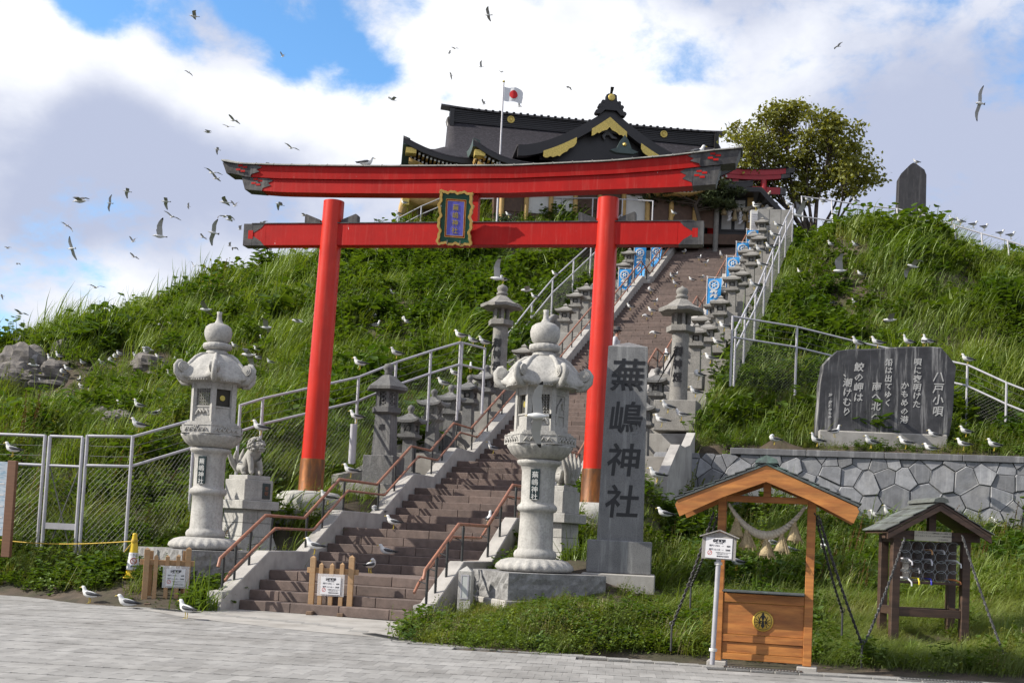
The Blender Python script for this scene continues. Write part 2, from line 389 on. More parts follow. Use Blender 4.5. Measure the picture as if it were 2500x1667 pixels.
M_soil = mat('soil', (.085, .062, .042), .95, .35, 3, .8, 14, (.050, .045, .022), .5, 1.2)
hill_me.materials.append(M_soil); hill = obj('hill', hill_me); hill['kind'] = 'structure'
TBVH = BVHTree.FromPolygons(tv.tolist(), tf.tolist())
def onhill(px, py, lift=0.0):           # where the sight line through photo pixel meets the hill
    D = Vector(ray(px*K, py*K)).normalized(); o = Vector(CAM)
    h = TBVH.ray_cast(o+D*14, D)
    if h[0] is None: return None
    return h[0]+Vector((0, 0, lift))
# ================================================================== GROUND
M_far = mat('far_ground', (.18, .18, .17), .9, .2, .2)
g = MB(); g.add([(-400, -200, -.9), (400, -200, -.9), (400, 600, -.9), (-400, 600, -.9)], [(0, 1, 2, 3)]); o = part('ground', g, M_far); o['kind'] = 'structure'
M_bed = mat('paver_bedding', (.13, .12, .11), .95, .2, 20)
g = MB(); g.add([(-40, -8, -.025), (40, -8, -.025), (40, 17.0, -.025), (6.8, 15.35, -.025), (3, 15.8, -.025), (-1.2, 17.0, -.025), (-3.5, 19.3, -.025), (-5, 21, -.025), (-10, 23.4, -.025), (-40, 30, -.025)], [tuple(range(10))])
pav = part('pavement', g, M_bed); pav['kind'] = 'structure'
def isl(name, col, hue, **k):           # stone colour that differs from piece to piece
    m = mat(name, col, **k); t = NT(m.node_tree); b = t.n['Principled BSDF']; src = b.inputs['Base Color']
    geo = t.node('ShaderNodeNewGeometry'); mm = t.node('ShaderNodeVectorMath', operation='SCALE')
    oi = t.node('ShaderNodeObjectInfo')
    f = t.math('FRACT', t.math('ADD', geo.outputs['Random Per Island'], oi.outputs['Random']))
    if src.is_linked: t.link(src.links[0].from_socket, mm.inputs[0])
    else: mm.inputs[0].default_value = src.default_value[:3]
    t.link(t.math('ADD', t.math('MULTIPLY', f, 2*hue), 1-hue), mm.inputs[3]); t.link(mm.outputs[0], src)
    return m
M_paver = isl('paver_stone', (.33, .32, .305), .14, rough=.85, var=.14, vs_=3., bump=.25, bs=60, col2=(.26, .25, .235), f2=.54, s2=.7, splat=(4.5, .765))
def paver_mb(mb, M=None, n=0):
    w, d = .197, .392
    a = .035+.06*((n*37) % 5)/5
    top = [(0, 0), (a, 0), (a, .03), (a+.085, .03), (a+.085, 0), (w, 0), (w, d), (0, d)]
    vs = [(x, y, 0) for x, y in top]+[(x, y, -.024) for x, y in top]
    mb.add(vs, [tuple(range(8))]+[(i, i+8, (i+1) % 8+8, (i+1) % 8) for i in range(8)], False, 0, M)
def edge_y(x):                          # where the paving stops
    xs = [-11, -9.9, -8.9, -7.6, -6.4, -5.4, -4.6, -3.4, -2.6, -1.9, -1.4, -.3, 1.2, 2.85, 4, 5.2, 7, 12]
    ys = [23.5, 23.0, 22.6, 22.0, 20.9, 20.3, 19.9, 19.3, 18.7, 17.6, 16.85, 16.4, 15.95, 15.4, 15.15, 15.0, 14.75, 14.4]
    return np.interp(x, xs, ys)
pa = R_(-5); ca, sa = math.cos(pa), math.sin(pa)
cells = []
for j in range(-4, 42):
    for i in range(-70, 70):
        lx = i*.2+(j % 2)*.1; ly = 10+j*.4
        x = lx*ca-ly*sa-1; y = lx*sa+ly*ca
        if y+.4 < edge_y(x)-.14 and y > 10.4 and abs(x) < 1.5+y*.5:
            px, py, _ = proj((x, y, 0))
            if -150 < px < 2650 and py < 1760: cells.append((-py, x, y, i*7+j*3))
cells.sort()
shared = []
for k in range(5): mb = MB(); paver_mb(mb, None, k); shared.append(mb.mesh('paver', M_paver))
stuffmb = MB()
for n, (_, x, y, h) in enumerate(cells):
    dz = ((h*13) % 7-3)*.0006
    if n < 280:
        o = obj('paver', shared[h % 5], pav, (x, y, dz), pa)
    else: paver_mb(stuffmb, TR(x, y, dz, pa), h)
part('paver_rows', stuffmb, M_paver, pav, kind='stuff')
# concrete apron and studded edging strip
M_conc = mat('concrete', (.42, .40, .37), .85, .16, 2.5, .25, 50, (.33, .31, .28), .55, 1.3, streak=(5, .25, (.2, .19, .17)))
g = MB(); pts = [PZd(x, y, .004) for x, y in ((300, 1393), (480, 1402), (560, 1398), (960, 1430), (948, 1474), (860, 1462), (700, 1448), (560, 1432), (430, 1418))]
g.add([tuple(p) for p in pts], [tuple(range(len(pts)))[::-1]]); o = part('stair_apron', g, M_conc); o['kind'] = 'structure'
M_strip = mat('edging', (.33, .32, .30), .9, .15, 6, .7, 90)
g = MB(); xs = np.arange(-1.9, 9, .3)
for a, b in zip(xs[:-1], xs[1:]):
    ya, yb = edge_y(a), edge_y(b)
    g.box(a+.003, b-.003, 0, .26, -.02, .006, M=TR(0, min(ya, yb)-.1, 0))
xs = np.arange(-10.5, -1.9, .3)
for a, b in zip(xs[:-1], xs[1:]): g.box(a+.003, b-.003, 0, .3, -.02, .006, M=TR(0, edge_y((a+b)/2)-.12, 0))
o = part('edging_strip', g, M_strip); o['kind'] = 'structure'
M_grate = mat('grate_steel', (.10, .10, .10), .5, metal=.6, var=.2)
for (x, y), lab in zip([(880, 1468), (1770, 1547), (2170, 1566), (360, 1412)], ['steel drain grate beside the weeds at the right foot of the stairs', 'steel drain grate in front of the wooden offering shelter', 'steel drain grate in front of the umbrella stand', 'steel drain grate in front of the left picket gate']):
    p = PZd(x, y, 0); y0 = edge_y(p.x)
    sl = math.atan2(edge_y(p.x+.5)-edge_y(p.x-.5), 1)
    t = thing('drain_grate', lab, 'drain grate', (p.x, y0+.02, .009), sl, 'drain grates along the paving edge')
    f = MB(); f.box(-.5, .5, -.11, -.095, -.02, .006); f.box(-.5, .5, .095, .11, -.02, .006); f.box(-.5, -.485, -.095, .095, -.02, .006); f.box(.485, .5, -.095, .095, -.02, .006); part('frame', f, M_grate, t)
    bars = MB()
    for k in range(24): bars.box(-.475+k*.041, -.462+k*.041, -.094, .094, -.02, .003)
    part('bars', bars, M_grate, t, kind='stuff')
# ================================================================== STAIRS
M_step = isl('step_stone', (.165, .120, .102), .16, rough=.85, var=.22, vs_=7, bump=.35, bs=55, col2=(.155, .115, .10), f2=.5, s2=2.5, splat=(3.2, .80))
M_wallc = mat('stair_wall_stone', (.46, .44, .41), .8, .14, 3, .2, 50, (.36, .34, .32), .55, 1.2, streak=(4, .3, (.22, .21, .2)))
st = thing('staircase', 'long flight of brown stone steps climbing through the red gate to the shrine', 'staircase', tuple(W(0, 0, 0)), -SA)
SWD = 3.7; rest = MB(); nst = 0; z = 0; k = 0; unit = {}
for fi, (s0, n, tr) in enumerate(FL):
    for i in range(n):
        s_ = s0+i*tr; last = i == n-1
        nxt = (FL[fi+1][0] if fi+1 < len(FL) else 46.5) if last else s_+tr
        dep = min(nxt-s_, tr)+.03
        cuts = [0]; off = .62 if k % 2 else 1.05
        while cuts[-1] < SWD-.01: cuts.append(min(SWD, cuts[-1]+(off if len(cuts) == 1 else .98)))
        if SWD-cuts[-2] < .3: cuts.pop(-2)
        for a, b in zip(cuts[:-1], cuts[1:]):
            key = (round(b-a, 2), round(dep, 2))
            if nst < 290 and nst+len(cuts) <= 300:
                if key not in unit:
                    m = MB(); m.box(.004, key[0]-.004, 0, key[1], 0, RISE, bev=.010); unit[key] = m.mesh('step_stone', M_step)
                obj('step_stone', unit[key], st, (a, s_, z)); nst += 1
            else: rest.box(a+.004, b-.004, s_, s_+dep, z, z+RISE)
        z += RISE; k += 1
        if last:                        # landing paved with slabs
            L0, L1 = s_+tr+.034, nxt+.02
            if L1-L0 > .1 and fi < 7:
                m = MB()
                for q in range(5): m.box(q*.74+.003, q*.74+.737, L0, L1, z-.1, z-.001, bev=.006)
                part('landing', m, M_step, st)
part('upper_step_stones', rest, M_step, st, kind='stuff')
g = MB(); g.prism([(-.02, -.3)]+[(s, float(zsm(s))-.22) for s in np.arange(0, 46.6, .5)]+[(46.5, -.3)], .02, SWD-.02, axis='x'); part('core', g, M_bed, st)
def side_wall(r0, r1, s_end=46.3, s_start=-.62):
    pts = [(s_start, .06), (s_start+.02, .34)]; zz = 0
    for s0, n, t in FL:
        pts.append((s0-.12 if s0 else -.30, zz+.36)); zz += RISE*n; pts.append((s0+(n-1)*t-.02, zz+.36))
    pts.append((s_end, zz+.36)); low = [(s, float(zsm(s))-.75) for s in np.arange(s_end, s_start, -1.0)]+[(s_start, -.1)]
    up = [(s, float(np.interp(s, [p[0] for p in pts], [p[1] for p in pts]))) for s, _ in pts]
    return pts, low
for (a, b) in ((-.30, -.005), (SWD+.005, SWD+.30)):
    pts, low = side_wall(a, b); m = MB()
    # strip of quads so that the wall stays cheap and clean
    ss = sorted(set([p[0] for p in pts]+list(np.arange(0, 46, 2.0)))); tp = np.interp(ss, [p[0] for p in pts], [p[1] for p in pts])
    ring = []
    for s, zt_ in zip(ss, tp):
        lo = max(float(zsm(s))-.75, -.1) if s > 0 else -.1
        ring.append([(a, s, lo), (b, s, lo), (b, s, zt_-.015), (b-.015, s, zt_), (a+.015, s, zt_), (a, s, zt_-.015)])
    m.loft(ring, True, True, False); part('side_wall', m, M_wallc, st)
# lantern terraces: stepped stone blocks left and right
M_terr = mat('terrace_concrete', (.36, .345, .32), .85, .18, 2.2, .3, 45, (.27, .255, .235), .5, 1.0, streak=(4, .4, (.16, .15, .14)))
def ztl(s): return .18+math.floor(float(zsm(s+.2))/.54)*.54+.25
for (a, b, s0) in ((-1.75, -.31, 7.3), (4.01, 5.95, 9.0)):
    s = s0
    while s < 45:
        zt_ = float(zsm(s+.3))+.34; e = s+1.55
        m = MB(); m.box(a, b, s, e-.012, zt_-1.5, zt_, bev=.012); part('terrace_block', m, M_terr, st); s = e
m = MB()                                # outer parapet of the right terrace
ring = []
for s in np.arange(9.0, 13.1, .8):
    zz = float(zsm(s+.5))+.55; ring.append([(5.96, s, zz-2.4), (6.2, s, zz-2.4), (6.2, s, zz), (5.96, s, zz)])
m.loft(ring, True, True, False); part('terrace_parapet', m, M_wallc, st)
ring = []
for s in np.arange(7.3, 44.1, 1.25):
    zz = float(zsm(s+.5))+.42; ring.append([(-1.95, s, zz-1.6), (-1.76, s, zz-1.6), (-1.76, s, zz), (-1.95, s, zz)])
m = MB(); m.loft(ring, True, True, False); part('terrace_parapet', m, M_terr, st)
# hand rails
M_rail = mat('copper_paint', (.36, .15, .085), .5, .15, 8, .1, 60, (.28, .12, .075), .55, 6)
M_post = mat('dark_post', (.03, .032, .033), .5, .1, 10)
def stair_rail(r, dr, label, s_from=-.5, upper=46, lowend=True):
    t = thing('handrail', label, 'handrail', tuple(W(0, 0, 0)), -SA, 'copper coloured double handrails on the stairs')
    pts = [(-.55, .78), (-.5, .93)]; zz = 0
    for s0, n, tr_ in FL:
        if s0: pts.append((s0-.1, zz+1.04))
        zz += RISE*n; pts.append((s0+(n-1)*tr_, zz+1.04))
    pts.append((43.9, zz+1.04)); pts = [p for p in pts if p[0] >= s_from-.1]
    m = MB(); m.tube([(r, s, z) for s, z in pts], .032, 8); part('upper_rail', m, M_rail, t)
    m = MB(); m.tube([(r+dr, s+.12 if i else s, z-.24) for i, (s, z) in enumerate(pts)], .027, 8); part('lower_rail', m, M_rail, t)
    xs = [p[0] for p in pts]; zs = [p[1] for p in pts]
    s = max(s_from, -.45)+.05; posts = []
    for s0, n, tr_ in FL:
        e = s0+(n-1)*tr_
        posts += [s0+.02, e+.25]
        if n > 12: posts += list(np.linspace(s0+.02, e, 6)[1:-1])
        elif n > 3: posts.append((s0+e)/2)
    for s in [-.38]+posts:
        if s < s_from: continue
        zt_ = float(np.interp(s, xs, zs)); zb = float(zsm(s))+.1
        m = MB(); m.tube([(r, s, zb), (r, s, zb+.25), (r, s, zt_-.25), (r, s, zt_-.08), (r, s, zt_-.02)], [.026, .024, .024, .032, .016], 6); m.bar((r, s, zt_-.30), (r+dr, s+.02, zt_-.26), .02, .02); part('post', m, M_post, t)
    return t
stair_rail(-.15, .16, 'copper double handrail on the left side wall of the stairs')
stair_rail(SWD+.15, -.16, 'copper double handrail on the right side wall of the stairs')
# ================================================================== RETAINING WALL
M_clad = isl('cladding_stone', (.27, .275, .292), .28, rough=.75, var=.22, vs_=4, bump=.35, bs=22, col2=(.30, .30, .305), f2=.6, s2=1.6, streak=(6, .45, (.42, .42, .42)))
M_cap = mat('wall_cap', (.17, .17, .18), .75, .2, 4, .2, 40, streak=(5, .4, (.42, .42, .42)))
M_mortar = mat('mortar', (.08, .077, .07), .95, .2, 20)
rw = thing('retaining_wall', 'grey retaining wall of irregular flat stones under the poem monument', 'wall', (WALL0[0], WALL0[1], 0), WANG)
g = MB(); g.box(-.3, WLEN+.3, .03, 1.0, 1.9, WTOP-.17); part('wall_core', g, M_mortar, rw)
rng = np.random.RandomState(11)
sites = []
tries = 0
while tries < 6000:                     # uneven stone sizes: small ones along the top, broad ones lower down
    tries += 1; p = (rng.uniform(-.5, WLEN+.5), rng.uniform(1.7, 4.3)); dmin = .27+.34*rng.uniform()**1.5+(.10 if p[1] < 3.6 else -.05)
    if all(((p[0]-q[0])/1.0)**2+((p[1]-q[1])*.95)**2 > ((dmin+q[2])/2)**2 for q in sites): sites.append((p[0], p[1], dmin))
sites = [s_[:2] for s_ in sites]
sites = np.array(sites)
def clip(poly, n, c):                   # keep n.p <= c
    out = []
    for i in range(len(poly)):
        p, q = poly[i], poly[(i+1) % len(poly)]; a = p@n-c; b = q@n-c
        if a <= 0: out.append(p)
        if a*b < 0: out.append(p+(q-p)*(a/(a-b)))
    return out
for k, sv in enumerate(sites):
    poly = [np.array(p) for p in ((-.3, 1.9), (WLEN+.3, 1.9), (WLEN+.3, WTOP-.175), (-.3, WTOP-.175))]
    for j, q in enumerate(sites):
        if j != k and np.linalg.norm(q-sv) < 1.6:
            n = (q-sv)/np.linalg.norm(q-sv); poly = clip(poly, n, ((q+sv)/2)@n-.007)
            if len(poly) < 3: break
    if len(poly) < 3: continue
    c = sum(poly)/len(poly); ar = abs(sum(poly[i][0]*poly[(i+1) % len(poly)][1]-poly[(i+1) % len(poly)][0]*poly[i][1] for i in range(len(poly))))/2
    if ar < .01: continue
    t = rng.uniform(.015, .075); tl = rng.uniform(-.07, .07, 2); m = MB(); n = len(poly)
    ob = [(p[0]-c[0], .03, p[1]) for p in poly]; fr = [((p-c)[0], -t+.012, p[1]) for p in poly]; fi_ = [((p-c)[0]*.93, -t+tl[0]*(p-c)[0]+tl[1]*(p-c)[1], c[1]+(p-c)[1]*.93) for p in poly]
    m.add(ob+fr+fi_, [(i, (i+1) % n, (i+1) % n+n, i+n) for i in range(n)]+[(i+n, (i+1) % n+n, (i+1) % n+2*n, i+2*n) for i in range(n)]+[tuple(range(2*n, 3*n))])
    part('stone', m, M_clad, rw, loc=(c[0], 0, 0))
for i, (a, b) in enumerate([(1.75, 3.75), (3.75, 5.75), (5.75, 7.7), (7.7, WLEN+.3)]):
    m = MB(); m.box(a+.006, b-.006, -.09, .5, WTOP-.17, WTOP, bev=.012); part('capstone', m, M_cap, rw)
# ================================================================== TORII
M_red = mat('red_lacquer', (.46, .007, .004), .5, spec=.22, var=.14, vs_=1.5, bump=.06, bs=12, streak=(14, .10, (.6, .2, .16)), splat=(9, .725))
M_redp = mat('red_lacquer_pillar', (.60, .026, .010), .34, spec=.32, var=.10, vs_=1.5, bump=.05, bs=12, streak=(12, .12, (.66, .22, .15)), splat=(8, .74))
M_blk = mat('black_copper', (.045, .042, .045), .5, .25, 5, .15, 25, (.09, .085, .08), .5, 4, metal=.3, streak=(8, .35, (.2, .19, .18)))
M_roofcu = mat('weathered_copper', (.30, .30, .27), .6, .25, 4, .15, 30, (.45, .44, .40), .5, 3, splat=(3, .7))
M_bronze = mat('bronze_sleeve', (.30, .105, .025), .45, .35, 3, .1, 20, (.16, .07, .03), .5, 2.5, metal=.45, stretch=(3, 3, .7))
M_granw = mat('pale_granite', (.46, .45, .42), .85, .14, 5, .35, 70, (.38, .37, .34), .55, 30, streak=(5, .25, (.26, .25, .22)))
TO = np.array(W(-1.3, 5.0, 0)); TA = R_(11.4)
def tp(x, y): return onpl(x*K, y*K, TO, TA)
t = thing('torii_gate', 'large red torii gate with black tipped beams standing over the foot of the stairs', 'torii gate', tuple(TO), -TA)
uL = tp(713, 1125)[0]; uR = tp(1362, 1165)[0]; uLt = tp(767, 470)[0]; uRt = tp(1397, 470)[0]
ZB = 2.36; nz0, nz1 = 8.09, 8.60
def kz_at(tab, u): return float(np.interp(u, [a for a, b in tab], [b for a, b in tab]))
topl = [tp(*p) for p in ((517, 380), (560, 387), (650, 390), (767, 392), (900, 393), (1176, 392), (1400, 382), (1550, 369), (1640, 358), (1697, 353))]
spl = [tp(*p) for p in ((545, 405), (575, 413), (650, 417), (767, 419), (900, 420), (1176, 417), (1400, 408), (1550, 397), (1640, 387), (1692, 382))]
bot = [tp(*p) for p in ((565, 440), (650, 447), (767, 449), (900, 450), (1176, 449), (1400, 441), (1550, 436), (1655, 428))]
for ub, ut in ((uL, uLt), (uR, uRt)):
    m = MB(); rows = []
    for k in range(13):
        f = k/12; rows.append((.268-.028*f, ub+(ut-ub)*f, ZB+(9.15-ZB)*f))
    rings = [[(u+r*math.cos(a), r*math.sin(a), z) for a in np.linspace(0, 2*math.pi, 33)[:-1]] for r, u, z in rows]
    m.loft(rings); part('pillar', m, M_redp, t)
    m = MB(); rings = [[(ub+(ut-ub)*f*.11+r*math.cos(a), r*math.sin(a), ZB+f*.78) for a in np.linspace(0, 2*math.pi, 33)[:-1]] for f, r in ((0, .30), (.04, .286), (.95, .282), (1, .276))]
    m.loft(rings); part('base_sleeve', m, M_bronze, t)
    m = MB(); m.lathe([(.70, -.55), (.78, -.4), (.79, -.2), (.74, -.05), (.62, .03), (.4, .06), (.3, .06)], 28, (ub, 0, ZB-.02)); part('pedestal', m, M_granw, t)
    m = MB(); m.box(ub-.95, ub+.95, -.95, .95, ZB-1.5, ZB-.42, bev=.02); part('footing', m, M_terr, t)
    for sx in (-1, 1):
        m = MB()
        m.prism([(ub+(ut-ub)*.9+sx*.26, nz1+.003), (ub+(ut-ub)*.9+sx*.64, nz1+.003), (ub+(ut-ub)*.9+sx*.64, nz1+.21), (ub+(ut-ub)*.9+sx*.6, nz1+.235), (ub+(ut-ub)*.9+sx*.26, nz1+.10)], -.10, .10)
        part('wedge', m, M_blk, t)
# the lower tie beam
n0 = tp(565, 545)[0]; n1 = tp(1616, 541)[0]
m = MB(); m.box(n0+.55, n1-.55, -.14, .14, nz0, nz1, bev=.006); part('tie_beam', m, M_red, t)
m = MB(); m.box(n0+.2, n1-.2, -.16, .16, nz1, nz1+.018); part('tie_beam_cap', m, M_blk, t)
def tip(sx, x):                         # copper end cap with a stepped, pointed cut-out
    hz = (nz0+nz1)/2; h = nz1-nz0
    m = MB(); m.box(min(x, x-sx*.22), max(x, x-sx*.22), -.15, .15, nz0-.004, nz1+.003)
    for up in (-1, 1):
        pr = [(x-sx*.22, hz+up*.06), (x-sx*.26, hz+up*.045), (x-sx*.33, hz+up*.09), (x-sx*.43, hz+up*.15), (x-sx*.5, hz+up*.23), (x-sx*.53, hz+up*(h/2+.003)), (x-sx*.22, hz+up*(h/2+.003))]
        m.prism(pr, -.147, .147)
    m.box(min(x-sx*.55, x-sx*.2), max(x-sx*.55, x-sx*.2), -.139, .139, nz0+.001, nz1-.001, mi=1)
    m.box(min(x-sx*.12, x-sx*.24), max(x-sx*.12, x-sx*.24), -.152, -.15, hz-.10, hz+.10, mi=1)
    part('tie_beam_cap', m, [M_blk, M_red], t)
tip(-1, n0); tip(1, n1)
# lintels (shimaki below, kasagi above) swept along their curve
def beam(name, lo, hi, u0, u1, d, inset_lo, mt, n=30, extra=0):
    m = MB(); rings = []
    for u in np.linspace(u0, u1, n):
        a, b = kz_at(lo, u), kz_at(hi, u)
        rings.append([(u, -d, a), (u, d, a), (u, d+extra, b), (u, -d-extra, b)])
    m.loft(rings, True, True, False); part(name, m, mt, t)
hi_s = [(u, z-.006) for u, z in spl]
sL, sR = tp(560, 430)[0], tp(1655, 430)[0]
beam('lower_lintel', bot, hi_s, sL+.55, sR-.6, .19, 0, M_red)
kL, kR = tp(531, 395)[0], tp(1690, 372)[0]
beam('upper_lintel', spl, topl, kL+.62, kR-.75, .235, 0, M_red, extra=.03)
def endcap(u0, u1, lo, hi, d, extra, sx, name):
    m = MB(); rings = []
    for k, u in enumerate(np.linspace(u0, u1, 6)):
        a, b = kz_at(lo, u), kz_at(hi, u); sl = .10*sx*(k/5)
        rings.append([(u, -d, a-.006), (u, d, a-.006), (u+sl, d+extra, b+.004), (u+sl, -d-extra, b+.004)])
    m.loft(rings, True, True, False)
    uu = [u0, u0, u0-sx*.22, u0-sx*.12, u0-sx*.28, u0-sx*.1]; zz = np.linspace(0, 1, 6)
    a, b = kz_at(lo, u0), kz_at(hi, u0); pr = [(u0, a+.002)]+[(uu[i]-sx*.02*(i % 2), a+(b-a)*zz[i]) for i in (1, 2, 3, 4, 5)]+[(u0, b)]
    m.prism(pr, -d-extra-.006, d+extra+.006)
    mm = (u0+u1)/2; zc = (a+b)/2
    for q in range(4):
        ang = q*1.57+.4; m.cbox((mm+.09*math.cos(ang)-sx*.08, -d-extra-.004, zc+.06+.07*math.sin(ang)), (.11, .006, .045), mi=1, M=None)
    part(name, m, [M_blk, M_red], t)
endcap(kL+.62, kL, spl, topl, .242, .03, -1, 'lintel_end_cap'); endcap(kR-.75, kR, spl, topl, .242, .03, 1, 'lintel_end_cap')
endcap(sL+.55, sL+.12, bot, hi_s, .197, 0, -1, 'lintel_end_cap'); endcap(sR-.6, sR-.1, bot, hi_s, .197, 0, 1, 'lintel_end_cap')
us = list(np.arange(kL-.12, kR+.13, .44)); us.append(kR+.14)
for i, (a, b) in enumerate(zip(us[:-1], us[1:])):     # copper roof plates
    m = MB(); rings = []
    for u in np.linspace(a+.006, b-.006, 3):
        z = kz_at(topl, u)+(.03 if kL < u < kR else .04); rings.append([(u, -.33, z-.02), (u, .33, z-.02), (u, .33, z+.005), (u, 0, z+.11), (u, -.33, z+.005)])
    m.loft(rings, True, True, False); m.box(b-.012, b+.006, -.3, .3, kz_at(topl, b)+.03, kz_at(topl, b)+.06); part('roof_plate', m, M_roofcu, t)
m = MB(); rings = []
for u in np.linspace(kL-.1, kR+.12, 30):
    z = kz_at(topl, u)+.02; rings.append([(u, -.30, z-.015), (u, .30, z-.015), (u, .31, z+.02), (u, -.31, z+.02)])
m.loft(rings, True, True, False); part('roof_board', m, M_blk, t)
uc = (tp(1055, 500)[0]+.12); m = MB(); m.box(uc-.02, uc+.33, -.10, .10, nz1-.1, kz_at(bot, uc)+.02); part('strut', m, M_red, t)
# name plaque hung between the beams, tilted forward
M_gold = mat('gilded_frame', (.75, .50, .15), .35, .2, 9, metal=.55)
M_green = mat('green_panel', (.004, .075, .045), .4)
M_blue = mat('blue_panel', (.13, .12, .55), .5, .06, 8)
M_goldleaf = mat('gold_lettering', (.55, .42, .08), .45, metal=.4)
pz = (tp(1050, 455)[1]+tp(1060, 563)[1])/2-.03; pu = (tp(1050, 455)[0]+tp(1060, 563)[0])/2
pq = thing('name_plaque', 'green and blue plaque in a wavy gilt frame hung between the red beams', 'plaque', tuple(TO+np.array([math.cos(TA), -math.sin(TA), 0])*pu+np.array([-math.sin(TA), -math.cos(TA), 0])*.36+np.array([0, 0, pz])), 0)
pq.rotation_euler = (R_(16), R_(4), -TA)
hw, hh = .36, .565
m = MB(); m.box(-hw+.02, hw-.02, .0, .03, -hh+.02, hh-.02); part('back_board', m, M_green, pq)
for nm, mt, w, h, y in (('red_border', M_red, .225, .41, -.004), ('blue_field', M_blue, .19, .375, -.010)):
    m = MB(); m.box(-w, w, y, y+.008, -h, h); part(nm, m, mt, pq)
m = MB()
for (w, h, y) in ((.231, .416, -.003), (.197, .382, -.008)):
    for sx in (-1, 1): m.box(sx*w-.006, sx*w+.006, y-.006, y+.004, -h, h); m.box(-w, w, y-.006, y+.004, sx*h-.006, sx*h+.006)
part('gold_fillet', m, M_gold, pq)
m = MB(); N = 40
def wav(k, n): return .022*math.sin(k/n*2*math.pi*3+.5)+.012*math.sin(k/n*2*math.pi*7)
for sx in (-1, 1):
    m.loft([[(sx*(hw+wav(k, N))-.035*0-.03, -.05, -hh+2*hh*k/N), (sx*(hw+wav(k, N))+.03, -.05, -hh+2*hh*k/N), (sx*(hw+wav(k, N))+.03, .03, -hh+2*hh*k/N), (sx*(hw+wav(k, N))-.03, .03, -hh+2*hh*k/N)] for k in range(N+1)], True, True, False)
for sz in (-1, 1):
    m.loft([[(-hw-.02+2*(hw+.02)*k/24, -.052, sz*(hh+wav(k, 24)*.8)-.025), (-hw-.02+2*(hw+.02)*k/24, .032, sz*(hh+wav(k, 24)*.8)-.025), (-hw-.02+2*(hw+.02)*k/24, .032, sz*(hh+wav(k, 24)*.8)+.028), (-hw-.02+2*(hw+.02)*k/24, -.052, sz*(hh+wav(k, 24)*.8)+.028)] for k in range(25)], True, True, False)
part('frame', m, M_gold, pq)
text('蕪嶋神社', .15, .004, .0, M_goldleaf, 'lettering', pq, TR(.0, -.016, .245), vert=True, line=1.12)
m = MB()
for sx in (-1, 1): m.tube([(sx*.15, .03, -hh-.02), (sx*.15, -.06, -hh-.01), (sx*.15, -.06, -hh+.08)], .012, 6)
part('hook', m, mat('iron_hook', (.3, .3, .3), .5, metal=.6), pq)
